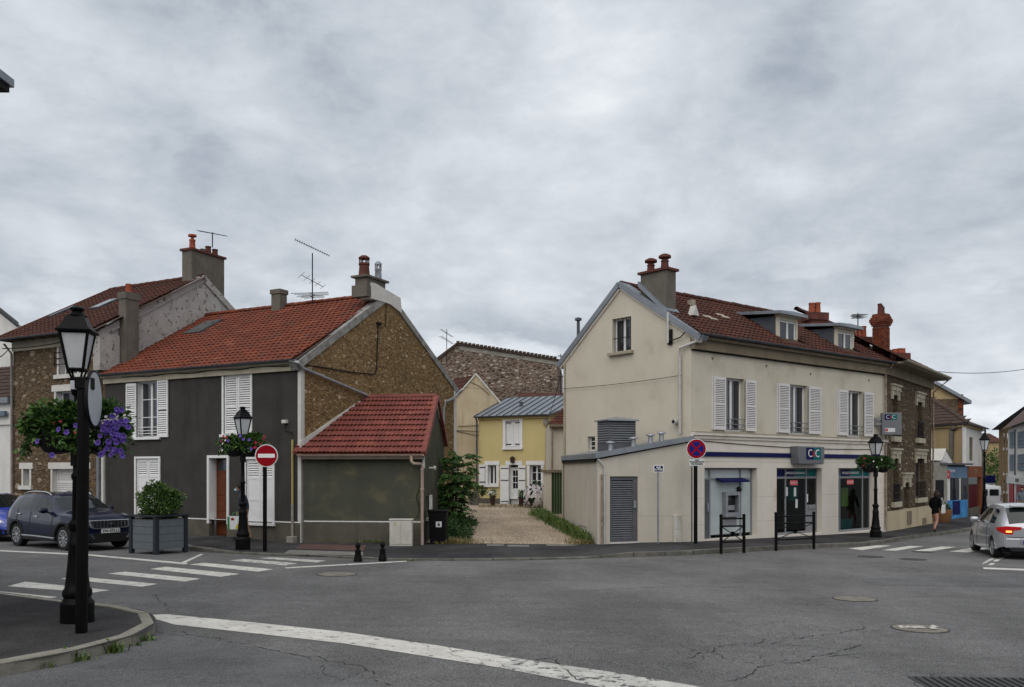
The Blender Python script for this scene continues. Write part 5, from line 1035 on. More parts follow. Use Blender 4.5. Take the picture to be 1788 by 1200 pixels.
    # cash machine bay
    D = 0.24; a, e, z0, z1 = b1; zq = z0 + (z1 - z0) * 0.845; x1 = a + (e - a) * 0.19; x2 = a + (e - a) * 0.775
    sfm = MB()
    for x in (a + 0.03, x1, x2, e - 0.03): sfm.box(gf, x - 0.03, x + 0.03, z0, z1, -D - 0.03, -D + 0.03)
    sfm.box(gf, a, e, zq - 0.03, zq + 0.03, -D - 0.028, -D + 0.032); sfm.box(gf, a, e, z1 - 0.06, z1, -D - 0.028, -D + 0.032)
    bay = sfm.build('cash_bay', 'frame_grey', t)
    for x0, x3 in ((a, x1), (x1, x2), (x2, e)): MB().box(gf, x0, x3, zq, z1, -D - 0.02, -D - 0.01).build('pane', 'frosted', bay)
    MB().box(gf, x1 + 0.03, x2 - 0.03, z0 + 0.12, zq - 0.03, -D - 0.02, -D).build('panel', 'frosted', bay); MB().box(gf, x2 + 0.03, e - 0.06, z0 + 0.12, zq - 0.03, -D - 0.02, -D).build('panel', 'frosted', bay)
    dd = MB().box(gf, a + 0.06, x1 - 0.03, z0, zq - 0.03, -D - 0.02, -D + 0.01).build('side_door', 'door_grey', t); MB().box(gf, x1 - 0.16, x1 - 0.09, z0 + 0.9, z0 + 1.2, -D + 0.01, -D + 0.06).build('door_handle', 'galvanised', dd)
    MB().raw([gf.P(x1 + 0.3, zq - 0.02, -D + 0.02), gf.P(x2 + 0.1, zq - 0.02, -D + 0.02), gf.P(x2 + 0.1, zq - 0.12, 0.10), gf.P(x1 + 0.3, zq - 0.12, 0.10), gf.P(x1 + 0.3, zq + 0.03, -D + 0.02), gf.P(x2 + 0.1, zq + 0.03, -D + 0.02), gf.P(x2 + 0.1, zq - 0.07, 0.10), gf.P(x1 + 0.3, zq - 0.07, 0.10)], [(0, 1, 2, 3), (4, 5, 6, 7), (3, 2, 6, 7), (0, 3, 7, 4), (1, 2, 6, 5)]).build('canopy', 'paint_navy', t)
    xa, xb = x1 + (x2 - x1) * 0.42, x1 + (x2 - x1) * 0.86; za, zc = z0 + 0.72, z0 + 1.52
    am = MB().wall(gf.off(0, 0, -D + 0.16), [(xa, za), (xb, za), (xb, zc), (xa, zc)], [(xa + 0.1, xb - 0.06, za + 0.12, zc - 0.1)], 0.16).box(gf, xa, xb, za - 0.02, za, -D, -D + 0.16).box(gf, xa, xb, zc, zc + 0.02, -D, -D + 0.16).box(gf, xa - 0.02, xa, za, zc, -D, -D + 0.16).box(gf, xb, xb + 0.02, za, zc, -D, -D + 0.16).build('cash_machine', 'galvanised', t)
    MB().box(gf, xa + 0.1, xb - 0.06, za + 0.12, zc - 0.1, -D + 0.001, -D + 0.012).build('machine_face', 'print_black', am); MB().box(gf, xa + 0.16, xb - 0.3, za + 0.5, zc - 0.16, -D + 0.012, -D + 0.022).build('screen', 'glass_pane', am); MB().box(gf, xa + 0.16, xb - 0.2, za + 0.2, za + 0.36, -D + 0.012, -D + 0.10).build('keypad', 'galvanised', am)
    for k in range(5): MB().box(gf, xa + 0.14, xa + 0.22, za + 0.45 + k * 0.05, za + 0.48 + k * 0.05, -D + 0.022, -D + 0.04).build('key', 'print_white', am)
    MB().box(gf, xa, xb, za - 0.34, za - 0.03, -D + 0.0, -D + 0.03).build('machine_base', 'frame_grey', am)
    MB().lathe([(0.10, 0), (0.10, 0.06), (0.06, 0.11), (0.01, 0.12)], fr=Fr(gf.P(x2 - 0.1, zq - 0.38, -D + 0.0), gf.a, UP, gf.n), n=14).build('camera_dome', 'print_black', t, 40)
    # entrance and window bays with real glass and a dark banking hall behind
    def glass(fr, x0, x3, za_, zb_, par):
        o = MB().face([fr.P(x0, za_, -D), fr.P(x3, za_, -D), fr.P(x3, zb_, -D), fr.P(x0, zb_, -D)]).build('pane', 'shop_glass', par)
        if o.data.polygons[0].normal.dot(fr.n) < 0: o.data.flip_normals()
        return o
    for bi, (a, e, z0, z1) in enumerate((b2, b3)):
        zq = z0 + (z1 - z0) * 0.855; f = MB(); cuts = (0.0, 0.30, 0.76, 1.0) if bi == 0 else (0.0, 0.17, 0.80, 1.0)
        xs = [a + (e - a) * c for c in cuts]
        for x in xs: f.box(gf, max(a, x - 0.03), min(e, x + 0.03), z0, z1, -D - 0.04, -D + 0.03)
        f.box(gf, a, e, zq - 0.04, zq + 0.04, -D - 0.038, -D + 0.032); f.box(gf, a, e, z0, z0 + 0.09, -D - 0.038, -D + 0.032); f.box(gf, a, e, z1 - 0.05, z1, -D - 0.038, -D + 0.032)
        bay = f.build('entrance_bay' if bi == 0 else 'window_bay', 'frame_grey', t)
        for k in range(3):
            glass(gf, xs[k], xs[k + 1], z0 + 0.09, zq - 0.04, bay)
        xm = xs[1] + (xs[2] - xs[1]) * 0.45
        MB().box(gf, a + 0.03, xm, zq + 0.04, z1 - 0.05, -D - 0.02, -D - 0.008).build('fascia_panel', 'paint_navy', bay); MB().box(gf, xm, e - 0.03, zq + 0.04, z1 - 0.05, -D - 0.02, -D - 0.008).build('fascia_panel', 'paint_teal', bay)
        MB().box(gf, xm - 0.015, xm + 0.015, zq + 0.10, z1 - 0.12, -D - 0.008, -D + 0.004).build('fascia_bar', 'paint_red', bay)
        zc = (zq + z1) / 2 - 0.01
        text_mesh('fascia_text', 'BANQUE', gf.off(xm - 0.27, zc, -D - 0.004), 0.13, 'print_white', bay); text_mesh('fascia_text', 'ASSURANCE', gf.off(xm + 0.36, zc, -D - 0.004), 0.12, 'print_white', bay)
        hall = MB(); dp = 3.2
        hall.face([gf.P(a - 0.5, z0, -D - dp), gf.P(e + 0.5, z0, -D - dp), gf.P(e + 0.5, z1, -D - dp), gf.P(a - 0.5, z1, -D - dp)]).face([gf.P(a - 0.5, z0, -D - 0.1), gf.P(e + 0.5, z0, -D - 0.1), gf.P(e + 0.5, z0, -D - dp), gf.P(a - 0.5, z0, -D - dp)]).face([gf.P(a - 0.5, z1, -D - 0.1), gf.P(e + 0.5, z1, -D - 0.1), gf.P(e + 0.5, z1, -D - dp), gf.P(a - 0.5, z1, -D - dp)])
        for x in (a - 0.5, e + 0.5): hall.face([gf.P(x, z0, -D - 0.1), gf.P(x, z0, -D - dp), gf.P(x, z1, -D - dp), gf.P(x, z1, -D - 0.1)])
        hall.build('banking_hall', 'plinth_render', bay)
        sx = xs[1] + (xs[2] - xs[1]) * (0.45 if bi == 0 else 0.5); st = MB().box(gf, sx - 0.28, sx + 0.20, zq - 0.28, zq - 0.10, -D + 0.0, -D + 0.004).build('sticker', 'print_pink', bay)
        text_mesh('sticker_text', 'MASQUE OBLIGATOIRE', gf.off(sx - 0.04, zq - 0.19, -D + 0.006), 0.045, 'print_white', bay)
        if bi == 0:
            for (x, z) in ((xs[1] + 0.10, z0 + 1.4), (xs[1] + 0.62, z0 + 1.38), (xs[1] + 0.72, z0 + 0.95)): MB().box(gf, x - 0.07, x + 0.07, z, z + 0.32, -D + 0.0, -D + 0.004).build('notice', 'print_paper', bay)
            MB().box(gf, xs[2] + 0.05, e - 0.05, z0 + 0.09, z0 + 1.05, -D + 0.0, -D + 0.02).build('letterbox_panel', 'frame_grey', bay); MB().box(gf, xs[2] + 0.12, e - 0.12, z0 + 0.9, z0 + 1.0, -D + 0.02, -D + 0.05).build('letterbox', 'galvanised', bay)
            MB().box(gf, xs[2] + 0.06, xs[2] + 0.14, z0 + 1.15, z0 + 1.45, -D + 0.0, -D + 0.004).build('notice', 'print_white', bay); MB().box(gf, xs[1] + 0.62, xs[2] - 0.05, z0 + 1.2, z0 + 1.9, -D - 0.3, -D - 0.28).build('teal_screen', 'paint_teal', bay)
            MB().tube([gf.P(xs[1] - 0.10, z0 + 0.9, -D + 0.06), gf.P(xs[1] - 0.10, z0 + 1.3, -D + 0.06)], 0.015, 6).build('door_handle', 'galvanised', bay)
        else:
            for k, x in enumerate((xs[1] + 0.25, xs[1] + 0.95)): MB().box(gf, x, x + 0.5, z0 + 0.95, z0 + 1.7, -D - 0.5, -D - 0.48).build('poster', 'print_green', bay)
            MB().box(gf, xs[1] + 0.05, xs[2] - 0.05, z0 + 0.05, z0 + 0.45, -D - 0.6, -D - 0.4).build('counter', 'paint_teal', bay)
    # rainwater pipe and wires at the corner
    q = FE.px(1195, 600)[0]; s = 0.22
    pipe(t, [FE.P(0.05, ze + 0.03, 0.42), FE.P(0.0, ze - 0.12, 0.36), FEg.P(0.35, ze - 0.32, 0.14), FEg.P(0.38, ze - 0.6, 0.10), FEg.P(0.38, zl - 0.0, 0.10)], 0.045, 'pipe_white', joints=[FEg.P(0.38, z, 0.10) for z in (zl + 0.5, zl + 1.6)])
    s2, z2 = FEg.px(1170, 560); pipe(t, [FEg.P(s2, z2 + 0.25, 0.12), FEg.P(s2, z2 - 0.75, 0.12)], 0.04, 'pipe_white', 'conduit'); MB().box(FEg, s2 - 0.12, s2 + 0.06, z2 - 0.8, z2 - 0.3, 0.02, 0.07).build('cable_bracket', 'dark_iron', t)
    cable('wire', '', [FEg.P(s2, z2 - 0.7, 0.1), FEg.P(s2 - 0.5, z2 - 0.62, 0.1), FEg.P(0.1, z2 - 0.5, 0.2)], 0.022, t)
    cable('wire', '', sag(FE.P(0.2, zl - 0.22, 0.07), FE.P(LE - 0.3, zl - 0.34, 0.07), 0.10), 0.012, t)
    pipe(t, [FE.P(LE - 0.12, ze + 0.02, 0.4), FE.P(LE - 0.12, ze - 0.4, 0.10), FE.P(LE - 0.12, -0.5, 0.12)], 0.045, 'pipe_rust')
    s, z = FEg.px(1183, 737); MB().tube([FEg.P(s, z, 0), FEg.P(s, z, 0.22)], 0.085, 12).build('vent_pipe', 'pipe_white', t, 40); MB().tube([FEg.P(s, z, 0.19), FEg.P(s, z, 0.224)], 0.06, 12).build('vent_mouth', 'dark_void', t)
    return ze, zl, zr
def shop_glass():
    m = bpy.data.materials.new('shop_glass'); m.use_nodes = True; M['shop_glass'] = m; nt = m.node_tree; N = nt.nodes; L = nt.links; N.clear()
    out = N.new('ShaderNodeOutputMaterial'); mx = N.new('ShaderNodeMixShader'); tr = N.new('ShaderNodeBsdfTransparent'); gl = N.new('ShaderNodeBsdfGlossy'); fr = N.new('ShaderNodeFresnel')
    tr.inputs[0].default_value = (0.66, 0.74, 0.72, 1); gl.inputs['Roughness'].default_value = 0.02; gl.inputs[0].default_value = (0.9, 0.95, 0.95, 1); fr.inputs['IOR'].default_value = 1.36
    L.new(fr.outputs[0], mx.inputs[0]); L.new(tr.outputs[0], mx.inputs[1]); L.new(gl.outputs[0], mx.inputs[2]); L.new(mx.outputs[0], out.inputs[0])
shop_glass()
E_ze, E_zl, E_zr = bank()
# ---------------------------------------------------------------- bank's single-storey annex wedged against the gable
def annex():
    t = thing('bank_annex', 'single-storey cream annex with grey louvred door and sloping zinc roof', 'annex', (PF0.x, PF0.y, PF0.z))
    o = flat(PF0); fr = Fr(o, flat(PE0) - o); L_ = (flat(PE0) - o).length; z0 = fr.px(1043, 803)[1]; z1 = fr.px(1200, 772)[1]; zb = -1.2
    d0, zt = fr.px(1065, 832); _, zk = fr.px(1065, 947); d1 = fr.px(1114, 832)[0]; zk = PF0.z + 0.06
    MB().wall(fr, [(0, zb), (L_, zb), (L_, z1), (0, z0)], [(d0, d1, zk, zt)], 0.14).build('front_wall', 'annex_render', t)
    bp = FEg.P(LEg, 0, 0.02); sd = Fr(o, bp - o, V((-1, -0.1, 0))); Ls = (bp - o).length; zs = sd.px(990, 800)[1]
    sw = MB().wall(sd, [(0, zb), (Ls, zb), (Ls, z0), (0, z0)]).build('side_wall', 'annex_render', t)
    MB().box(sd, Ls * 0.28, Ls * 0.5, PF0.z + 0.45, z0 - 0.45, -0.02, 0.03).build('blocked_opening', 'annex_render', sw)
    # door: frame, leaf and blades
    dm = MB(); w = 0.07
    dm.box(fr, d0, d0 + w, zk, zt, -0.14, -0.05).box(fr, d1 - w * 2.2, d1, zk, zt, -0.14, -0.05).box(fr, d0 + w, d1 - w * 2.2, zt - 0.12, zt, -0.14, -0.05).box(fr, d0 + w, d1 - w * 2.2, zk, zk + 0.10, -0.14, -0.05)
    door = dm.build('louvred_door', 'door_grey', t); MB().box(fr, d0 + w, d1 - w, zk, zt, -0.16, -0.13).build('door_back', 'dark_void', door)
    n = 26
    for k in range(n):
        z = zk + 0.11 + (zt - zk - 0.24) * k / n; h = (zt - zk - 0.24) / n
        MB().raw([fr.P(d0 + w, z, -0.055), fr.P(d1 - 0.155, z, -0.055), fr.P(d1 - 0.155, z + h * 0.62, -0.115), fr.P(d0 + w, z + h * 0.62, -0.115), fr.P(d0 + w, z + 0.012, -0.05), fr.P(d1 - 0.155, z + 0.012, -0.05), fr.P(d1 - 0.155, z + h * 0.62 + 0.01, -0.11), fr.P(d0 + w, z + h * 0.62 + 0.01, -0.11)], [(0, 1, 2, 3), (4, 5, 6, 7), (0, 1, 5, 4)]).build('slat', 'louvre_grey', door)
    MB().box(fr, d1 - 0.14, d1 - 0.05, zk + 1.05, zk + 1.28, -0.05, -0.01).build('lock_plate', 'galvanised', door, bevel=0.008)
    MB().box(fr, d0 - 0.02, d1 + 0.02, zk - 0.05, zk, -0.12, 0.03).build('door_sill', 'pale_trim', t)
    # zinc roof with a deep verge
    pA, pB, pC = fr.P(-0.12, z0 + 0.04, 0.12), fr.P(L_ + 0.05, z1 + 0.05, 0.12), bp + V((-0.1, 0, z0 + 0.04))
    rb = MB(); up = UP * 0.16; rb.raw([pA, pB, pC, pA + up, pB + up, pC + up], [(0, 2, 1), (3, 4, 5), (0, 1, 4, 3), (1, 2, 5, 4), (2, 0, 3, 5)]); rf = rb.build('roof', 'zinc', t)
    MB().box(sd, 0.1, Ls, z0 - 0.06, z0 + 0.10, 0.0, 0.08).build('eaves_shade_strip', 'dark_void', t)  # solid black strip in place of the shade below the roof edge
    for u in (1066, 1106, 1136, 1155):
        s, z = fr.px(u, 0); s = fr.px(u, 790, -0.35)[0]; zz = z0 + (z1 - z0) * s / L_ + 0.19; v = MB().lathe([(0.10, -0.1), (0.08, 0.05), (0.075, 0.22), (0.15, 0.24), (0.13, 0.28), (0.03, 0.31)], fr.P(s, zz, -0.35), 12).build('vent_cowl', 'galvanised', rf, 40)
    # louvred ventilation housing on the roof
    vf = Fr(fr.P(0, 0, -0.75), fr.a, fr.n); a, zt2 = vf.px(1062, 733); b_, _ = vf.px(1110, 733); zb2 = z0 + 0.05; zq = zb2 + (zt2 - zb2) * 0.42
    vh = MB().box(vf, a, b_, zb2, zt2 - 0.03, -0.80, -0.05).box(vf, a - 0.001, a + 0.05, zb2, zt2 - 0.03, -0.05, 0.0).box(vf, b_ - 0.05, b_, zb2, zt2 - 0.03, -0.05, 0.0).box(vf, a + 0.05, b_ - 0.05, zb2, zq, -0.05, -0.002).build('vent_housing', 'door_grey', t)
    for k in range(9):
        z = zq + (zt2 - 0.05 - zq) * k / 9; h = (zt2 - 0.05 - zq) / 9
        MB().raw([vf.P(a + 0.05, z, 0.02), vf.P(b_ - 0.05, z, 0.02), vf.P(b_ - 0.05, z + h * 0.9, -0.045), vf.P(a + 0.05, z + h * 0.9, -0.045), vf.P(a + 0.05, z + 0.012, 0.024), vf.P(b_ - 0.05, z + 0.012, 0.024)], [(0, 1, 2, 3), (0, 1, 5, 4), (4, 5, 2, 3)]).build('slat', 'louvre_grey', vh)
        MB().raw([vf.P(a - 0.02, z, -0.78), vf.P(a - 0.02, z, 0.0), vf.P(a + 0.01, z + h * 0.9, 0.0), vf.P(a + 0.01, z + h * 0.9, -0.78), vf.P(a - 0.024, z + 0.012, 0.0), vf.P(a - 0.024, z + 0.012, -0.78)], [(0, 1, 2, 3), (0, 1, 4, 5)]).build('slat', 'louvre_grey', vh)
    hp = [vf.P(a - 0.08, zt2 - 0.03, 0.10), vf.P(b_ + 0.08, zt2 - 0.03, 0.10), vf.P(b_ + 0.08, zt2 - 0.03, -0.88), vf.P(a - 0.08, zt2 - 0.03, -0.88)]; MB().raw(hp + [p + UP * 0.04 for p in hp] + [vf.P((a + b_) / 2, zt2 + 0.13, -0.4)], [(0, 1, 2, 3), (0, 1, 5, 4), (1, 2, 6, 5), (2, 3, 7, 6), (3, 0, 4, 7), (4, 5, 8), (5, 6, 8), (6, 7, 8), (7, 4, 8)]).build('housing_cap', 'galvanised', vh)
    for x, m in ((0.13, 'pipe_rust'), (0.22, 'pipe_white')):
        pipe(t, [fr.P(-0.02, z0 + 0.02, 0.10), fr.P(x - 0.02, z0 - 0.2, 0.06), fr.P(x, z0 - 0.4, 0.05), fr.P(x, PF0.z - 0.02, 0.05)] if x > 0.2 else [fr.P(x, z0 - 0.45, 0.05), fr.P(x, PF0.z - 0.02, 0.05)], 0.028, m, joints=[fr.P(x, z, 0.05) for z in (PF0.z + 0.85, PF0.z + 0.75)])
    s, z = fr.px(1181, 920); zg = gz(*fr.P(s, 0).xy) + 0.1; mb = MB().box(fr, s - 0.13, s + 0.13, zg - 0.05, zg + 0.42, 0.0, 0.09).box(fr, s - 0.13, s + 0.13, zg + 0.425, zg + 0.88, 0.0, 0.085).build('meter_box', 'plastic_white', t, bevel=0.012)
    j = MB()
    for a_, b_ in ((0.02, d0 - 0.02), (d1 + 0.02, L_ - 0.02)): j.box(fr, a_, b_, 0.42, 0.428, -0.004, 0.003)
    j.build('render_joint', 'sill_stone', t, kind='stuff')
    # rainwater pipe on the yard side of the gable
    ps = [sd.px(u, v, 0.1) for u, v in ((985, 690), (985, 782), (979, 795), (981, 805), (981, 890))]
    pipe(t, [FEg.P(LEg - 0.06, E_ze - 0.35, 0.05), FEg.P(LEg - 0.06, z0 + 0.3, 0.05), sd.P(Ls - 0.12, z0 - 0.1, 0.06), sd.P(Ls - 0.12, -0.3, 0.06)], 0.035, 'sill_stone')
    return fr
FN = annex()
# ---------------------------------------------------------------- stone townhouse beside the bank
def ornate(parent, fr, a, e, z):
    b = MB().box(fr, a - 0.22, e + 0.22, z + 0.16, z + 0.34, 0, 0.10).box(fr, a - 0.28, e + 0.28, z + 0.34, z + 0.42, 0, 0.16)
    b.box(fr, a - 0.2, a + 0.02, z - 0.22, z + 0.16, 0, 0.07).box(fr, e - 0.02, e + 0.2, z - 0.22, z + 0.16, 0, 0.07).box(fr, a + 0.02, e - 0.02, z - 0.02, z + 0.16, -0.1, 0.05); b.box(fr, (a + e) / 2 - 0.08, (a + e) / 2 + 0.08, z + 0.02, z + 0.36, 0.05, 0.12)
    return b.build('lintel', 'cornice_cream', parent)
def townhouse():
    t = thing('stone_townhouse', 'tall brown stone house with ornate cream lintels right of the bank', 'house', (PE1.x, PE1.y, gz(PE1.x, PE1.y)))
    fr = FT; ze = fr.px(1560, 640)[1] - 0.1; zb = -1.8; zp = fr.px(1552, 893)[1]
    def rect(u0, u1, v0, v1):
        a, z1 = fr.px(u0, v0); _, z0 = fr.px(u0, v1); c, _ = fr.px(u1, v0); return (min(a, c), max(a, c), z0, z1)
    wins = [rect(1557.5, 1567, 688, 762), rect(1600, 1610, 700, 765), rect(1558, 1568, 800, 877), rect(1599, 1613.5, 800, 870), rect(1578, 1587, 842, 893)]
    w = MB().wall(fr, [(0.12, zp), (LT, zp), (LT, ze), (0.12, ze)], wins, 0.25).build('front_wall', 'rubble_dark', t)
    MB().box(fr, 0.1, LT + 0.02, zb, zp, -0.2, 0.08).build('plinth', 'old_cream', t)
    for u0, u1, v0, v1 in ((1580, 1588, 893, 917), (1607, 1614, 905, 916)):
        q = rect(u0, u1, v0, v1); MB().box(fr, q[0], q[1], q[2], q[3], 0.08, 0.10).build('cellar_vent', 'cornice_brown', t)
    def ins(x, z): return 0.4 < x < LT - 0.15 and zp + 0.1 < z < ze - 0.4 and not any(a - 0.35 < x < b_ + 0.35 and c - 0.3 < z < d + 0.5 for a, b_, c, d in wins)
    stones(w, fr, ins, (0, LT, zp, ze), 900, 0.08, 0.30, 60, 'stone_dark', 0.02, 2.2)
    for i, q in enumerate(wins):
        ornate(t, fr, q[0], q[1], q[3]); 
        if i < 4: MB().box(fr, q[0] - 0.15, q[1] + 0.15, q[2] - 0.22, q[2], -0.1, 0.14).build('sill', 'cornice_cream', t)
        window(t, fr, *q, depth=0.2, fm='cornice_brown', leaves=2 if i < 4 else 1)
        if i < 4:
            g = MB(); h = 0.75
            for k in range(7): x = q[0] + (q[1] - q[0]) * k / 6; g.tube([fr.P(x, q[2], 0.08), fr.P(x, q[2] + h, 0.08)], 0.016, 4)
            for z in (0.08, h * 0.5, h): g.tube([fr.P(q[0] - 0.06, q[2] + z, 0.08), fr.P(q[1] + 0.06, q[2] + z, 0.08)], 0.022, 5)
            g.build('window_guard', 'dark_iron', t)
    # deep eaves, roof, side wall
    MB().box(fr, 0.1, LT + 0.05, ze - 0.35, ze + 0.05, 0, 0.12).build('frieze', 'cornice_brown', t); MB().box(fr, 0.0, LT + 0.15, ze + 0.05, ze + 0.14, -0.2, 0.72).build('soffit', 'cornice_brown', t)
    gutter(t, fr.P(0, ze + 0.20, 0.80), fr.P(LT + 0.2, ze + 0.20, 0.80), 'cornice_cream', 0.09)
    e0, e1 = fr.P(-0.1, ze + 0.16, 0.78), fr.P(LT + 0.2, ze + 0.16, 0.78); L2 = (e1 - e0).length; rr = fr.P(-0.1, ze + 2.7, -3.6)
    sf, L_, sk = slope_frame(e0, e1, rr)
    rf = MB().raw([sf.P(0, 0, -0.03), sf.P(L2, 0, -0.03), sf.P(L2, L_, -0.03), sf.P(0, L_, -0.03)], [(0, 1, 2, 3)]).build('roof', 'tile_dark', t); tile_field('roof_tiles', rf, sf, L2, L_, 0.25, 0.29, 'm', 'tile_brown')
    ridge_tiles(rf, sf.P(0, L_, 0), sf.P(L2, L_, 0), 'tile_brown', 0.11, 0.42)
    sd = Fr(PT1, V((0.75, 0.66, 0)).cross(UP) * 0 + V((-0.5, 0.86, 0)), V((0.86, 0.5, 0))); MB().wall(sd, [(0, zb), (8, zb), (8, ze), (4, ze + 2.6), (0, ze)]).build('side_wall', 'rubble_dark', t)
    pipe(t, [fr.P(LT + 0.1, ze + 0.12, 0.8), fr.P(LT - 0.1, ze - 0.5, 0.12), fr.P(LT - 0.12, -1.0, 0.10)], 0.04, 'pipe_rust')
    # tall brick chimney on the party line
    cf = Fr(PE1, dE); zt = fr.px(1540, 556, -0.6)[1]; zt = cf.px(1540, 547, -0.7)[1]; c0 = cf.px(1543.5, 580, -0.5)[0]; c1 = c0 + 0.48; d0, d1 = -1.02, -0.50; zc = E_ze + 0.1
    core = MB().box(cf, c0 + 0.015, c1 - 0.015, zc, zt - 0.05, d0 + 0.015, d1 - 0.015).build('chimney', 'brick_mortar', t)
    bk = MB(); h = 0.075; n = int((zt - 0.55 - zc) / h)
    def course(z, x0, x1, y0, y1, k):
        for (f2, L_c) in ((Fr(cf.P(x0, z, y1), cf.a, cf.n), x1 - x0), (Fr(cf.P(x1, z, y1), -cf.n, cf.a), y1 - y0), (Fr(cf.P(x0, z, y1), -cf.n, -cf.a), y1 - y0)):
            x = -0.11 if k % 2 else 0.0
            while x < L_c - 0.02:
                bk.box(f2, max(x, 0), min(x + 0.21, L_c), 0.0, h - 0.012, -0.03, 0.004 + R.uniform(-0.003, 0.004), 0, R.random()); x += 0.225
    for k in range(n): course(zc + k * h, c0, c1, d0, d1, k)
    for i, o in enumerate((0.03, 0.06, 0.09, 0.09, 0.06, 0.03, 0.0)): course(zt - 0.55 + i * h, c0 - o, c1 + o, d0 - o, d1 + o, i); MB().box(cf, c0 - o + 0.01, c1 + o - 0.01, zt - 0.55 + i * h, zt - 0.55 + (i + 1) * h - 0.006, d0 - o + 0.01, d1 + o - 0.01).build('brick_course', 'brick_mortar', core)
    bk.build('bricks', 'brick', core, kind='stuff')
    for f_, hh in ((0.30, 0.42), (0.52, 0.36), (0.74, 0.30)): chimney_pot(core, cf.P(c0 + (c1 - c0) * f_, zt - 0.02, (d0 + d1) / 2), hh, 0.095, 'clay_dark')
    MB().prism(cf, [(c0 - 0.15, zc - 0.1), (c1 + 0.1, zc - 0.3), (c1 + 0.1, zc + 0.3), (c0 - 0.1, zc + 0.5)], d1 - 0.02, d1 + 0.06).build('chimney_flashing', 'zinc', core)
    return ze
T_ze = townhouse()
def brick_stack(label, u0, u1, vt, vb, Y, pots, m='clay_dark', name='roof_chimney'):
    """free-standing stack rising from a roof behind the ridge"""
    a, c = at(u0, vb, Y), at(u1, vt, Y); t = thing(name, label, 'chimney', (a.x, Y, a.z)); fr = Fr((a.x, Y, 0), (1, 0.25, 0)); w = (c.x - a.x); zt = c.z
    MB().box(fr, 0, w, a.z - 1.5, zt - 0.3, -0.5, 0).build('shaft', m, t); MB().box(fr, -0.08, w + 0.08, zt - 0.3, zt, -0.58, 0.08).build('corbel', m, t)
    for f_, h in pots: chimney_pot(t, fr.P(w * f_, zt, -0.25), h, 0.13, 'clay_pot')
    return t
brick_stack('dark brick chimney with two orange pots behind the bank dormers', 1417, 1446, 545, 566, FE.P(7.5, 0, -3.6).y, ((0.25, 0.42), (0.65, 0.45)))
brick_stack('low chimney with three pots behind the townhouse roof', 1565, 1589, 616, 632, FT.P(2.5, 0, -3.8).y, ((0.2, 0.2), (0.6, 0.24), (0.85, 0.24)))
brick_stack('small single-pot chimney at the far end of the townhouse roof', 1618, 1625, 648, 660, FT.P(6.0, 0, -2.6).y, ((0.5, 0.25),))
brick_stack('two thin flue pots between dormer and brick chimney', 1503, 1521, 588, 600, FE.P(LE - 1.0, 0, -3.4).y, ((0.15, 0.35), (0.7, 0.5)))
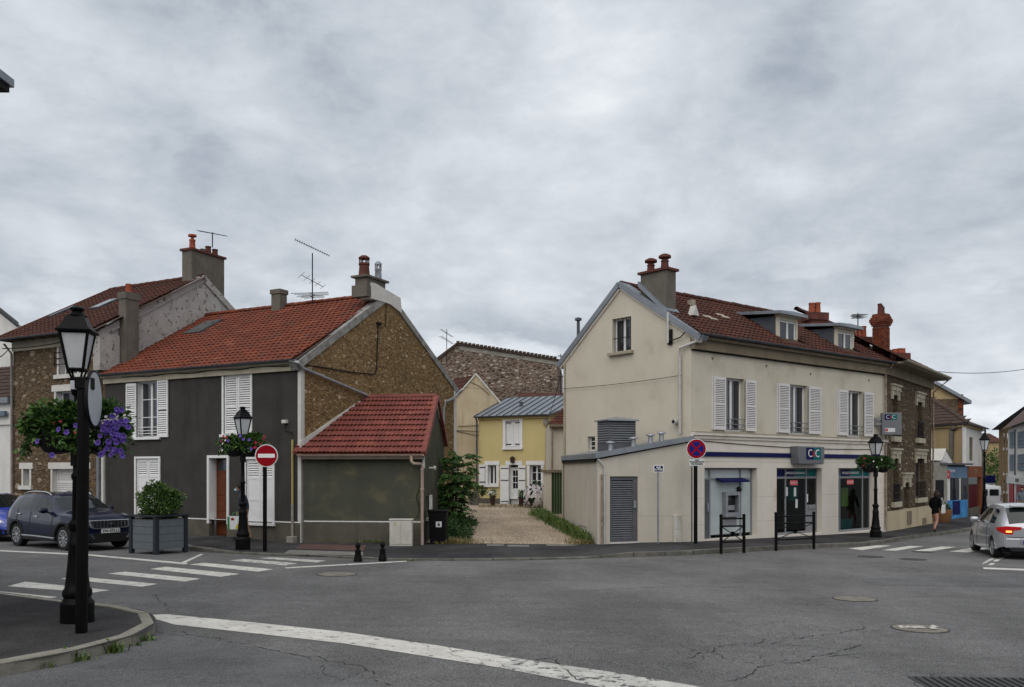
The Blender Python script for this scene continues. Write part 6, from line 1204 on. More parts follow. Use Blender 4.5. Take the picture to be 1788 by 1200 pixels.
# ---------------------------------------------------------------- houses round the yard
def yard_houses():
    # yellow house
    pl, pr = at(836, 727, 45.6), at(958, 721, 43.6); zy = 0.0
    t = thing('yellow_house', 'small yellow house with white shutters and zinc roof at the back of the yard', 'house', (pl.x, pl.y, 0.05)); fr = Fr(flat(pl), flat(pr) - flat(pl)); Lf = (flat(pr) - flat(pl)).length; ze = pl.z - 0.05
    def rect(u0, u1, v0, v1):
        a, z1 = fr.px(u0, v0); _, z0 = fr.px(u0, v1); c, _ = fr.px(u1, v0); return (min(a, c), max(a, c), z0, z1)
    wu = rect(883, 908, 735, 781); wl = rect(852, 867, 812, 846); wr = rect(925, 945, 812, 854); dd = rect(889.5, 906, 812, 884)
    dd = (dd[0], dd[1], 0.12, dd[3]); zp = rect(840, 850, 870, 880)[3]
    MB().wall(fr, [(0, zp), (Lf, zp), (Lf, ze), (0, ze)], [wu, wl, wr, (dd[0], dd[1], zp + 0.001, dd[3])], 0.22, 0, 1).build('front_wall', ['yellow_render', 'white_paint'], t)
    pb = MB(); pb.box(fr, 0, dd[0], -0.6, zp, -0.15, 0.03); pb.box(fr, dd[1], Lf, -0.6, zp, -0.15, 0.03); pb.build('plinth', 'plinth_render', t)
    for q in (wu, wl, wr, dd):
        f = MB(); f.box(fr, q[0] - 0.15, q[0], q[2], q[3], -0.05, 0.035).box(fr, q[1], q[1] + 0.15, q[2], q[3], -0.05, 0.035).box(fr, q[0] - 0.2, q[1] + 0.2, q[3], q[3] + 0.2, -0.05, 0.05); f.build('window_surround', 'white_paint', t)
        if q is not dd: MB().box(fr, q[0] - 0.17, q[1] + 0.17, q[2] - 0.13, q[2], -0.05, 0.10).build('sill', 'white_paint', t)
    m_ = (wu[0] + wu[1]) / 2
    for a, e in ((wu[0] + 0.01, m_ - 0.005), (m_ + 0.005, wu[1] - 0.01)):
        s = MB()
        n = 4
        for k in range(n): s.box(fr, a + (e - a) * k / n + 0.003, a + (e - a) * (k + 1) / n - 0.003, wu[2] + 0.02, wu[3] - 0.02, -0.08, -0.04)
        s.box(fr, a, e, wu[2] + 0.02, wu[3] - 0.02, -0.09, -0.075); so = s.build('shutter', 'white_paint', t)
        for z in (wu[2] + 0.12, wu[3] - 0.14): MB().box(fr, a if e < m_ + 0.01 and a < m_ - 0.1 else e - 0.3, a + 0.3 if a < m_ - 0.1 else e, z, z + 0.05, -0.04, -0.02).build('strap_hinge', 'dark_iron', so)
    window(t, fr, *wl, depth=0.18, bars=()); window(t, fr, *wr, depth=0.18, bars=(0.35, 0.68))
    s0 = fr.px(838, 820)[0]
    sh = MB().box(fr, s0, wl[0] - 0.15, wl[2] - 0.05, wl[3] + 0.02, 0.05, 0.10).build('shutter', 'white_paint', t)
    for z in (wl[2] + 0.1, wl[3] - 0.15): MB().box(fr, wl[0] - 0.45, wl[0] - 0.1, z, z + 0.05, 0.10, 0.12).build('strap_hinge', 'dark_iron', sh)
    for a, e in ((dd[0] - 0.50, dd[0] - 0.0), (dd[1], dd[1] + 0.42)):
        sh = MB().box(fr, a, e, dd[2], dd[3] - 0.02, 0.05, 0.10).build('door_shutter', 'white_paint', t)
        for z in (dd[2] + 0.1, dd[2] + 1.2, dd[3] - 0.2): MB().box(fr, a + 0.05, e, z, z + 0.04, 0.10, 0.115).build('strap_hinge', 'dark_iron', sh)
    do = MB().box(fr, dd[0], dd[1], dd[2], dd[3] - 0.12, -0.22, -0.17).build('front_door', 'white_paint', t); w = (dd[1] - dd[0]); H_ = dd[3] - 0.12 - dd[2]
    for i in range(2):
        for k in range(3): MB().box(fr, dd[0] + w * (0.22 + 0.3 * i), dd[0] + w * (0.48 + 0.3 * i), dd[2] + H_ * (0.42 + 0.17 * k), dd[2] + H_ * (0.57 + 0.17 * k), -0.17, -0.165).build('pane', 'glass_pane', do)
    MB().box(fr, dd[0] + w * 0.22, dd[1] - w * 0.22, dd[2] + H_ * 0.07, dd[2] + H_ * 0.33, -0.17, -0.155).build('door_panel', 'white_paint', do, bevel=0.015)
    MB().box(fr, dd[0], dd[1], dd[3] - 0.12, dd[3], -0.22, -0.18).build('transom', 'dark_void', t)
    s, z = fr.px(897, 803); wl_ = MB().lathe([(0.02, -0.02), (0.10, 0.0), (0.13, 0.22), (0.15, 0.25), (0.02, 0.34)], fr.P(s, z - 0.15, 0.14), 6).build('wall_lantern', 'pot_dark', t)
    MB().box(fr, 0, Lf, ze - 0.16, ze, 0, 0.10).build('cornice', 'yellow_render', t); MB().box(fr, dd[0] - 0.6, dd[1] + 0.6, -0.2, 0.11, -0.1, 0.6).build('doorstep', 'concrete', t)
    # zinc roof with standing seams
    e0, e1 = fr.P(-0.15, ze + 0.02, 0.22), fr.P(Lf + 0.1, ze + 0.02, 0.22); rtop = at(868, 696, pl.y + 3.3); sf, L_, sk = slope_frame(e0, e1, fr.P(-0.15, rtop.z, -3.3)); L2 = (e1 - e0).length; ext = 1.6
    rf = MB().raw([sf.P(0, 0, 0), sf.P(L2, 0, 0), sf.P(L2 + ext, L_, 0), sf.P(0, L_, 0), sf.P(0, 0, -0.08), sf.P(L2, 0, -0.08), sf.P(L2 + ext, L_, -0.08), sf.P(0, L_, -0.08)], [(0, 1, 2, 3), (7, 6, 5, 4), (0, 1, 5, 4), (0, 3, 7, 4), (1, 2, 6, 5)]).build('roof', 'zinc', t)
    k = 0.0
    while k < L2 + ext:
        y0 = 0 if k < L2 else (k - L2) / ext * L_; MB().box(sf, k - 0.014, k + 0.014, y0, L_, 0.0, 0.045).build('standing_seam', 'zinc_dark', rf); k += 0.44
    s, y = sf.px(910, 709); MB().lathe([(0.09, 0), (0.09, 0.16), (0.14, 0.18), (0.02, 0.24)], sf.P(s, y, 0), 10).build('roof_vent', 'zinc_dark', rf)
    gutter(t, fr.P(-0.15, ze + 0.02, 0.28), fr.P(Lf + 0.1, ze + 0.02, 0.28), 'zinc_dark'); pipe(t, [fr.P(-0.05, ze, 0.28), fr.P(-0.05, ze - 0.2, 0.12), fr.P(-0.05, 0.0, 0.12)], 0.05, 'zinc_dark')
    pipe(t, [fr.P(Lf - 0.1, ze, 0.28), fr.P(Lf - 0.1, ze - 0.3, 0.1), fr.P(Lf - 0.1, 2.0, 0.1), fr.P(Lf - 0.5, 1.95, 0.1)], 0.03, 'pipe_rust', 'conduit'); MB().box(fr, Lf - 0.25, Lf - 0.02, ze - 0.5, ze - 0.2, 0, 0.12).build('junction_box', 'concrete', t)
    MB().wall(Fr(fr.P(Lf, 0), -fr.n, fr.a), [(0, -0.5), (3.4, -0.5), (3.4, rtop.z), (0, ze)]).build('side_wall', 'yellow_render', t); MB().wall(Fr(fr.P(0, 0), -fr.n, -fr.a), [(0, -0.5), (3.4, -0.5), (3.4, rtop.z), (0, ze)]).build('side_wall', 'yellow_render', t)
    # tall cream gable left of it
    Yc = 47.6; t2 = thing('cream_gable_house', 'weathered cream house gable between stone gable and yellow house', 'house', (at(830, 880, Yc).x, Yc, 0)); g = Fr((at(793, 0, Yc).x, Yc, 0), (1, 0.03, 0))
    q = [g.px(u, v) for u, v in ((785, 920), (885, 920), (885, 718), (831, 655), (785, 710))]
    MB().wall(g, q).build('gable_wall', 'old_cream', t2)
    A_, B_, C_ = [g.P(*p) for p in (q[4], q[3], q[2])]; bk = V((-0.55, 1, 0)).normalized() * 5
    rf = MB().raw([A_, B_, B_ + bk, A_ + bk], [(0, 1, 2, 3)]).raw([B_, C_, C_ + bk, B_ + bk], [(0, 1, 2, 3)]).build('roof', 'tile_dark', t2)
    sf2, L2_, sk2 = slope_frame(A_, A_ + bk, B_); tile_field('roof_tiles', rf, sf2, 5, L2_, 0.26, 0.3, 'm', 'tile_brown', sl=lambda y: sk2 * y, sr=lambda y: 5 + sk2 * y)
    MB().prism(g, [(q[4][0] - 0.1, q[4][1] - 0.05), (q[3][0], q[3][1]), (q[3][0], q[3][1] + 0.12), (q[4][0] - 0.1, q[4][1] + 0.07)], -0.2, 0.06).prism(g, [(q[3][0], q[3][1]), (q[2][0], q[2][1]), (q[2][0], q[2][1] + 0.12), (q[3][0], q[3][1] + 0.12)], -0.2, 0.062).build('verge_coping', 'pale_trim', t2)
    MB().box(g, q[0][0] + 0.0, q[0][0] + 0.35, -0.5, q[4][1] + 0.1, 0.0, 0.05).build('corner_strip', 'white_render', t2)
    for pts in (((800, 745), (835, 743), (850, 740)), ((796, 752), (860, 754)), ((815, 664), (838, 675), (855, 690)), ((796, 753), (840, 762))):
        cable('wire', '', [g.P(*g.px(u, v), 0.04) for u, v in pts], 0.015, t2)
    # tall rubble wall building behind
    Yr = 56.0; t3 = thing('rubble_barn', 'tall windowless building with rough pale-mortared stone wall behind the yard', 'building', (at(870, 860, Yr).x, Yr, 0)); g = Fr((at(768, 0, Yr).x, Yr, 0), (1, 0.10, 0))
    q = [g.px(u, v) for u, v in ((766, 900), (973, 900), (973, 630), (797, 602), (766, 628))]
    wl3 = MB().wall(g, q).build('front_wall', 'rubble_pale', t3)
    MB().wall(Fr(g.P(*q[1]), V((0.1, 1, 0)), V((1, -0.1, 0))), [(0, 0), (0, q[2][1] - q[1][1]), (9, q[2][1] - q[1][1]), (9, 0)]).build('side_wall', 'rubble_pale', t3)
    ins = inpoly([(x * 0.98 + 0.1, z - 0.3) for x, z in q]); stones(wl3, g, ins, (q[0][0], q[1][0], 3.5, q[3][1]), 1500, 0.10, 0.34, 60, 'stone_dark', 0.03, 1.6)
    MB().prism(g, [q[4], q[3], (q[3][0], q[3][1] + 0.12), (q[4][0] - 0.15, q[4][1] + 0.10)], -6, 0.15).build('roof_left', 'tile_dark', t3)
    rp = [q[3], q[2], (q[2][0] + 0.3, q[2][1] + 0.06), (q[3][0], q[3][1] + 0.16)]; MB().prism(g, rp, -6, 0.15).build('roof', 'tile_dark', t3)
    n = 26
    for k in range(n):
        a = V((*q[3], 0)).lerp(V((*q[2], 0)), k / n); MB().box(g, a.x, a.x + 0.2, a.y + 0.10, a.y + 0.22, -0.1, 0.2).build('verge_tile', 'tile_dark', t3)
    MB().prism(g, [(q[3][0] + 0.2, q[3][1] - 0.34), (q[2][0], q[2][1] - 0.30), (q[2][0], q[2][1]), (q[3][0] + 0.2, q[3][1] - 0.05)], 0, 0.04).build('render_band', 'concrete', t3)
    # low red-roofed building just right of it, behind the zinc roof
    Yq = 51.0; a, c = at(912, 697, Yq), at(1000, 688, Yq); g5 = Fr(flat(a), flat(c) - flat(a)); t5 = thing('red_roof_shed', 'low building with dull red roof edge showing behind the zinc roof', 'shed', (a.x, Yq, 0)); MB().box(g5, 0, 3.5, -0.3, a.z - 0.05, -3, 0).build('wall', 'old_cream', t5); MB().prism(Fr(g5.P(-0.2, 0, 0.2), -g5.n, g5.a), [(0, a.z - 0.05), (3.2, a.z + 0.5), (3.2, a.z + 0.65), (0, a.z + 0.1)], 0, 4).build('roof', 'tile_brown', t5)
    # cream side house right of the yellow one
    Yo = 39.0; a, c = at(959, 742, Yo), at(1010, 742, Yo); g4 = Fr(flat(a), V((1, 0.0, 0))); t4 = thing('cream_side_house', 'narrow cream house with brown roof between yellow house and bank', 'house', (a.x, Yo, 0))
    MB().wall(g4, [(0, -0.6), (3, -0.6), (3, a.z), (0, a.z)]).build('front_wall', 'cream_render', t4); e0, e1 = g4.P(-0.05, a.z, 0.2), g4.P(3, a.z, 0.2); ap = at(985, 709, Yo + 0.9)
    sf4, L4, sk4 = slope_frame(e0, e1, g4.P(0.85, ap.z, -0.9)); rf = MB().raw([e0, e1, g4.P(3, ap.z, -0.9), g4.P(0.85, ap.z, -0.9)], [(0, 1, 2, 3)]).build('roof', 'tile_dark', t4); tile_field('roof_tiles', rf, sf4, 3, L4, 0.22, 0.2, 'flat', 'tile_brown', sl=lambda y: sk4 * y)
    MB().wall(Fr(g4.P(0, 0), V((0, 1, 0)), V((-1, 0, 0))), [(0, -0.6), (4, -0.6), (4, a.z), (0, a.z)]).build('side_wall', 'cream_render', t4)
    MB().box(g4, 0, 3, a.z - 0.1, a.z + 0.02, 0, 0.26).build('cornice', 'cornice_brown', t4)
    pipe(t4, [g4.P(0.12, a.z, 0.15), g4.P(0.12, -0.2, 0.15)], 0.04, 'pipe_rust')
    # yard wall with a green gate
    Yg = 37.6; a = at(949, 822, Yg); t6 = thing('yard_wall', 'low cream yard wall with coping and green wooden gate', 'wall', (a.x, Yg, 0.0)); g6 = Fr(flat(a), (1, 0, 0))
    w6 = (at(963, 0, Yg).x - a.x); MB().box(g6, 0, w6, -0.6, a.z - 0.08, -0.3, 0).build('pier', 'cream_render', t6); MB().box(g6, -0.12, w6 + 0.6, a.z - 0.08, a.z + 0.04, -0.36, 0.08).build('coping', 'cornice_brown', t6)
    for k in range(4): MB().box(g6, w6 + 0.01 + k * 0.12, w6 + 0.12 + k * 0.12, -0.2, a.z - 0.08, -0.2, -0.15).build('gate_board', 'gate_green', t6)
    q6 = g6.P(w6 + 0.5, 0, 0); f6 = Fr(q6, flat(FEg.P(LEg, 0, 0.05)) - q6, V((-1, -0.2, 0))); LL = (flat(FEg.P(LEg, 0, 0.05)) - q6).length; MB().wall(f6, [(0, -0.6), (LL, -0.6), (LL, a.z + 1.1), (0, a.z + 0.6)], [(LL * 0.55, LL * 0.75, -0.55, 1.5)], 0.2).build('side_wall', 'cream_render', t6); MB().box(f6, LL * 0.55, LL * 0.75, -0.55, 1.5, -0.2, -0.15).build('side_door', 'cornice_brown', t6)
mat('gate_green', (0.035, 0.065, 0.025), 0.7, fine=0.15)
yard_houses()
# ---------------------------------------------------------------- street on the right
def right_street():
    # corner building with two shops
    pc = at(1684, 739, 50.0); pl = at(1610, 743, 53.0); pr = at(1714, 748, 56.0); ze = pc.z
    t = thing('corner_shop_building', 'tan and white corner building with brown hipped roof beyond the townhouse', 'building', (pc.x, pc.y, -0.9)); fl = Fr(flat(pl), flat(pc) - flat(pl)); fr2 = Fr(flat(pc), flat(pr) - flat(pc)); Ll = (flat(pc) - flat(pl)).length; Lr = (flat(pr) - flat(pc)).length
    MB().wall(fl, [(0, -2), (Ll, -2), (Ll, ze), (0, ze)]).build('side_wall', 'tan_render', t)
    ws = fr2.px(1692.5, 763), fr2.px(1699, 805); w = (ws[0][0], ws[1][0], ws[1][1], ws[0][1])
    MB().wall(fr2, [(0, -2), (Lr, -2), (Lr, ze), (0, ze)], [w], 0.15).build('street_wall', 'white_render', t); shutter(t, fr2, w[0], (w[0] + w[1]) / 2, w[2], w[3], -0.08, 'cornice_brown'); shutter(t, fr2, (w[0] + w[1]) / 2, w[1], w[2], w[3], -0.08, 'cornice_brown')
    for f_, L_ in ((fl, Ll), (fr2, Lr)): MB().box(f_, -0.05, L_ + 0.05, ze - 0.22, ze, 0, 0.12).build('cornice', 'tan_render', t)
    ap = at(1612, 688, 55.5); bk = flat(pr) + V((-6, 5, 0)); bk.z = ze; o = [fl.P(-0.3, ze, 0.3), flat(pc) + V((0, -0.42, ze)), fr2.P(Lr + 0.4, ze, 0.35)]
    rf = MB().raw([o[0], o[1], o[2], ap, ap + V((1.5, 5, 0)), o[0] - UP * 0.08, o[1] - UP * 0.08, o[2] - UP * 0.08], [(0, 1, 3), (1, 2, 4, 3), (0, 1, 6, 5), (1, 2, 7, 6)]).build('roof', 'tile_dark', t)
    sfh, Lh, skh = slope_frame(o[0], o[1], ap); wid = (o[1] - o[0]).length; tile_field('roof_tiles', rf, sfh, wid, Lh, 0.3, 0.3, 'flat', 'tile_dark', sl=lambda y: skh * y, sr=lambda y: wid + (skh * Lh - wid) * y / Lh)
    ridge_tiles(rf, o[1], ap, 'tile_dark', 0.10, 0.6)
    for k in range(3): gutter(t, o[k] - UP * 0.03, o[k + 1] - UP * 0.03, 'zinc_dark') if k < 2 else None
    pipe(t, [fl.P(*fl.px(1672, 745), 0.1), fl.P(*fl.px(1664, 752), 0.12), fl.P(*fl.px(1663, 800), 0.12)], 0.13, 'stack_render', 'flue'); pipe(t, [fr2.P(Lr - 0.05, ze, 0.2), fr2.P(Lr + 0.1, ze - 0.5, 0.2), fr2.P(Lr, ze - 1.6, 0.1), fr2.P(Lr, -1, 0.1)], 0.06, 'zinc_dark')
    MB().box(Fr(flat(pc), (1, 0, 0)), -0.12, 0.08, -1, ze - 0.2, -0.05, 0.06).build('corner_strip', 'white_render', t)
    # shopfronts
    a, c = at(1651, 912, 47.5), at(1689, 908, 49.3); fs = Fr(flat(a), flat(c) - flat(a)); Ls = (flat(c) - flat(a)).length; zg = gz(a.x, a.y) + 0.12; zt = fs.px(1655, 812)[1]
    s = thing('blue_shop', 'small shop with blue sign and blue panels at the street corner', 'shop', (a.x, a.y, zg)); 
    MB().box(fs, -0.0, Ls, zg - 0.5, zt, -2.2, -0.12).build('wall', 'plinth_render', s)
    zs0 = fs.px(1655, 835)[1]; MB().box(fs, 0.05, Ls - 0.05, zs0, zt - 0.1, -0.12, 0.03).build('sign_board', 'shop_blue_dull', s)
    zc = (zs0 + zt - 0.1) / 2; MB().box(fs, 0.05, 0.42, zs0 - 0.02, zs0 + 0.42, 0.03, 0.06).build('sign_badge', 'paint_red', s); text_mesh('sign_badge_text', 'r', fs.off(0.23, zs0 + 0.2, 0.062), 0.3, 'print_white', s)
    text_mesh('sign_text', "L'Atelier", fs.off(0.72, zc + 0.1, 0.035), 0.26, 'print_paper', s)
    cuts = (0.0, 0.20, 0.30, 0.62, 0.68, 1.0)
    for k, m in enumerate(('print_paper', 'car_trim', 'glass_pane', 'pale_trim', 'glass_pane')): MB().box(fs, Ls * cuts[k] + 0.05 * (k == 0), Ls * cuts[k + 1], zg + 0.95, zs0, -0.10, 0.0 + 0.003 * k).build('shop_window' if 'glass' in m else 'window_panel', m, s)
    MB().box(fs, 0.02, Ls, zg - 0.2, zg + 0.95, -0.1, 0.02).build('stall_riser', 'shop_blue', s); MB().box(fs, Ls * 0.30, Ls * 0.62, zg + 0.15, zg + 0.9, 0.02, 0.05).build('riser_panel', 'paint_navy', s); MB().box(fs, 0.0, 0.07, zg, zt - 0.1, -0.1, 0.06).build('pilaster', 'shop_blue', s)
    MB().box(fs, -1.7, -0.0, zg - 0.5, zt + 0.15, -2.2, 0.10).build('side_pier', 'concrete', s); MB().box(fs, -1.45, -0.5, zg - 0.1, zg + 2.1, 0.10, 0.13).build('side_gate', 'black_iron', s); MB().box(fs, -0.9, Ls + 0.3, zt, zt + 0.1, -2, 0.2).build('canopy_slab', 'zinc_dark', s)
    e0, e1 = at(1622, 812, 48.6), at(1668, 808, 48.6); sfk, Lk, skk = slope_frame(e0, e1, at(1628, 794, 50.4)); rf = MB().raw([sfk.P(0, 0, -0.02), sfk.P(1.5, 0, -0.02), sfk.P(1.5, Lk, -0.02), sfk.P(0, Lk, -0.02)], [(0, 1, 2, 3)]).build('porch_roof', 'tile_brown', s); tile_field('roof_tiles', rf, sfk, 1.5, Lk, 0.22, 0.28, 'm', 'tile_red')
    MB().prism(fs, [(0.1, zt + 0.1), (1.4, zt + 0.1), (0.45, zt + 0.85)], -0.6, -0.2).build('porch_gable', 'white_render', s); MB().raw([fs.P(-0.1, zt + 0.25, -0.15), fs.P(0.45, zt + 0.92, -0.15), fs.P(0.45, zt + 0.92, -2), fs.P(-0.1, zt + 0.25, -2)], [(0, 1, 2, 3)]).raw([fs.P(1.5, zt + 0.08, -0.15), fs.P(0.45, zt + 0.92, -0.15), fs.P(0.45, zt + 0.92, -2), fs.P(1.5, zt + 0.08, -2)], [(0, 1, 2, 3)]).build('porch_cover', 'pale_trim', s)
    a2, c2 = at(1689, 908, 49.4), at(1714, 902, 53.5); fo = Fr(flat(a2), flat(c2) - flat(a2)); Lo = (flat(c2) - flat(a2)).length
    s2 = thing('orange_shop', 'narrow shop with rust-orange frame beside the blue shop', 'shop', (a2.x, a2.y, zg)); zt2 = fo.px(1690, 814)[1]; zq = fo.px(1690, 834)[1]
    MB().box(fo, 0, Lo, zq, zt2, -0.3, 0.05).build('sign_board', 'shop_orange', s2); MB().box(fo, Lo - 0.7, Lo, zg - 0.5, zq, -0.3, 0.05).build('pilaster', 'shop_orange', s2); MB().box(fo, 0, Lo - 0.7, zg - 0.5, zq, -0.3, -0.05).build('shop_window', 'glass_pane', s2); MB().box(fo, 0.1, 0.5, zg, zq, -0.05, -0.02).build('window_panel', 'plinth_render', s2); MB().box(fo, 0, Lo - 0.7, zg - 0.3, zg + 0.4, -0.05, 0.0).build('stall_riser', 'plinth_render', s2)
    text_mesh('sign_text', 'BOIS', fo.off(Lo * 0.5, (zq + zt2) / 2, 0.055), 0.42, 'cornice_brown', s2)
    # taller tan house behind
    Y = 62.0; a, c = at(1612, 720, Y), at(1682, 720, Y); g = Fr(flat(a), flat(c) - flat(a)); L_ = (flat(c) - flat(a)).length; zt = at(0, 702, Y).z; q = [g.px(u, v) for u, v in ((1612, 860), (1682, 860), (1682, 700), (1625, 668), (1612, 662))]
    t = thing('tan_house', 'tall tan house with blue-grey roof edge rising behind the corner shop', 'house', (a.x, Y, -1)); MB().wall(g, q).build('gable_wall', 'tan_render', t); B_, C_ = q[4], g.px(1692, 706)
    MB().prism(g, [B_, C_, (C_[0], C_[1] + 0.25), (B_[0], B_[1] + 0.25)], -8, 0.35).build('roof', 'zinc', t); p0, p1 = g.px(1673, 697), g.px(1681, 722)
    pr_ = MB()
    for k in range(10): pr_.box(g, p0[0], p1[0], p1[1] - 0.6 + k * 0.2, p1[1] - 0.6 + k * 0.2 + 0.17, 0, 0.06 + 0.03 * (k % 2), 0, R.random())
    pr_.build('brick_pier', 'brick', t, kind='stuff'); z = g.px(1640, 697)[1]; MB().box(g, 0, L_, z - 4, z, 0, 0.03).build('stone_panel', 'rubble_brown', t)
    # opposite side: white house with blue-grey shutters over a red shop
    pk = at(1760, 750, 66.0); pq = at(1815, 735, 52.0); f = Fr(flat(pk), flat(pq) - flat(pk)); L_ = (flat(pq) - flat(pk)).length; f.n = f.n if f.n.x < 0 else -f.n
    t = thing('white_shutter_house', 'white house with blue-grey shutters over a red shop on the right', 'house', (pk.x, pk.y, -1.2)); zt = pk.z; zb = -2.5; wn = []
    for u0, u1 in ((1764, 1773), (1778, 1790)):
        for v0, v1 in ((755, 783), (794, 822)): 
            p, r = f.px(u0, v0), f.px(u1, v1); wn.append((p[0], r[0], f.px(u0, v1)[1], p[1]))
    MB().wall(f, [(0, zb), (L_, zb), (L_, zt), (0, zt)]).build('front_wall', 'white_render', t)
    for q in wn:
        for x0, x1 in ((q[0], (q[0] + q[1]) / 2 - 0.02), ((q[0] + q[1]) / 2 + 0.02, q[1])): shutter(t, f, x0, x1, q[2], q[3], 0.02, 'blue_shutter', solid=0.0, pitch=0.12)
    zs0, zs1 = f.px(1765, 844)[1], f.px(1765, 832)[1]; MB().box(f, 0.2, L_, zs0, zs1, 0, 0.12).build('shop_sign', 'print_paper', t); text_mesh('sign_text', 'TAXI PARIS', f.off(f.px(1779, 838)[0], (zs0 + zs1) / 2, 0.125), (zs1 - zs0) * 0.7, 'print_black', t)
    for u0, u1 in ((1763, 1771), (1776, 1790)): p, r = f.px(u0, 846)[0], f.px(u1, 846)[0]; MB().box(f, p, r, zb, zs0, 0, 0.06).build('red_shopfront', 'sign_red', t)
    mz = f.px(1762, 752)[1]; p2 = at(1762, 706, 68); MB().raw([f.P(-0.3, zt, 0.4), f.P(L_, zt, 0.4), f.P(L_, zt + 2.2, -1.6), f.P(-0.3, zt + 2.0, -1.6)], [(0, 1, 2, 3)]).build('mansard', 'tile_mansard', t)
    pipe(t, [f.P(*f.px(1775, 750), 0.1), f.P(*f.px(1775, 830), 0.1)], 0.05, 'zinc_dark')
    # stone house beyond it with a slate roof
    a, c = at(1744, 760, 82.0), at(1765, 750, 68.0); f = Fr(flat(a), flat(c) - flat(a)); f.n = f.n if f.n.x < 0 else -f.n; L_ = (flat(c) - flat(a)).length; zt = at(0, 745, 80).z
    t = thing('slate_roof_house', 'brown stone house with slate roof beyond the shuttered house', 'house', (a.x, a.y, -1.2)); MB().wall(f, [(0, -3), (L_ + 1, -3), (L_ + 1, zt), (0, zt)]).build('front_wall', 'rubble_ochre', t)
    fa = Fr(flat(a), V((1, 0.25, 0))); MB().wall(fa, [(0, -3), (12, -3), (12, zt), (0, zt)]).build('end_wall', 'rubble_ochre', t)
    MB().raw([f.P(-0.6, zt - 0.2, 0.6), f.P(L_ + 1, zt - 0.2, 0.6), f.P(L_ + 1, zt + 4.2, -5), f.P(-0.6, zt + 4.2, -5), f.P(-0.6, zt - 0.2, -10)], [(0, 1, 2, 3), (0, 3, 4)]).build('roof', 'slate', t)
    for u in (1754, 1760):
        for v0, v1 in ((757, 782), (798, 826), (838, 858)):
            p, r = f.px(u, v0), f.px(u, v1); MB().box(f, p[0] - 0.35, p[0] + 0.35, r[1], p[1], 0, 0.03).build('window', 'glass_pane', t); MB().box(f, p[0] - 0.5, p[0] + 0.5, r[1] - 0.2, r[1], 0, 0.1).build('sill', 'pale_trim', t)
    # far houses closing the street
    def block(name, label, u0, u1, v0, v1, Y, m, rm, vr, sk=0.0):
        a, c = at(u0, v1, Y), at(u1, v0, Y); t = thing(name, label, 'house', (a.x, Y, -1.5)); g = Fr((a.x, Y, 0), (1, sk, 0)); w = c.x - a.x; MB().box(g, 0, w, -3, c.z, -7, 0).build('wall', m, t); h = at(0, vr, Y + 3).z
        MB().raw([g.P(-0.2, c.z, 0.3), g.P(w + 0.2, c.z, 0.3), g.P(w + 0.2, h, -3), g.P(-0.2, h, -3), g.P(-0.2, c.z, -7), g.P(w + 0.2, c.z, -7)], [(0, 1, 2, 3), (2, 3, 4, 5), (0, 3, 4), (1, 2, 5)]).build('roof', rm, t); return t, g, w, c.z
    block('far_house', 'distant ochre house with red roof half covered in ivy', 1728, 1750, 772, 900, 100, 'tan_render', 'tile_brown', 757)
    block('far_house', 'distant low white house at the end of the street', 1709, 1730, 802, 900, 128, 'white_render', 'tile_dark', 795)
    b = MB()
    for k in range(7): 
        p = at(1736 + R.uniform(-8, 8), 795 + k * 9, 98.5); blob_leaves(b, p, 0.9, 0.5, 0.8, 160, 0.28)
    iv = b.build('ivy', 'leaf_mid', None, kind=None); tag(iv, 'ivy climbing the distant ochre house', 'ivy')
    a = at(1714, 835, 90); q = Fr((a.x, 90, 0), (1, 0, 0)); fs2 = thing('far_shopfront', 'distant blue shopfront at the end of the street', 'shop', (a.x, 90, -1.5)); MB().box(q, -1.5, 1.4, -2.5, at(0, 832, 90).z, -1, 0).build('frontage', 'print_paper', fs2); MB().box(q, 0.0, 1.4, at(0, 843, 90).z, at(0, 832, 90).z + 0.1, 0, 0.1).build('sign_board', 'paint_navy', fs2); MB().box(q, 0.2, 1.2, -2.5, at(0, 846, 90).z, 0, 0.05).build('shop_window', 'glass_pane', fs2)
mat('shop_blue', (0.03, 0.15, 0.36), 0.55, c2=(0.06, 0.24, 0.48), nscale=2, fine=0.1); mat('shop_blue_dull', (0.10, 0.165, 0.25), 0.6, c2=(0.075, 0.13, 0.20), nscale=2, fine=0.1); mat('shop_orange', (0.20, 0.058, 0.018), 0.65, c2=(0.15, 0.042, 0.014), nscale=3, fine=0.12); mat('tile_mansard', (0.12, 0.075, 0.065), 0.8, c2=(0.09, 0.058, 0.05), nscale=5, fine=0.2)
right_street()
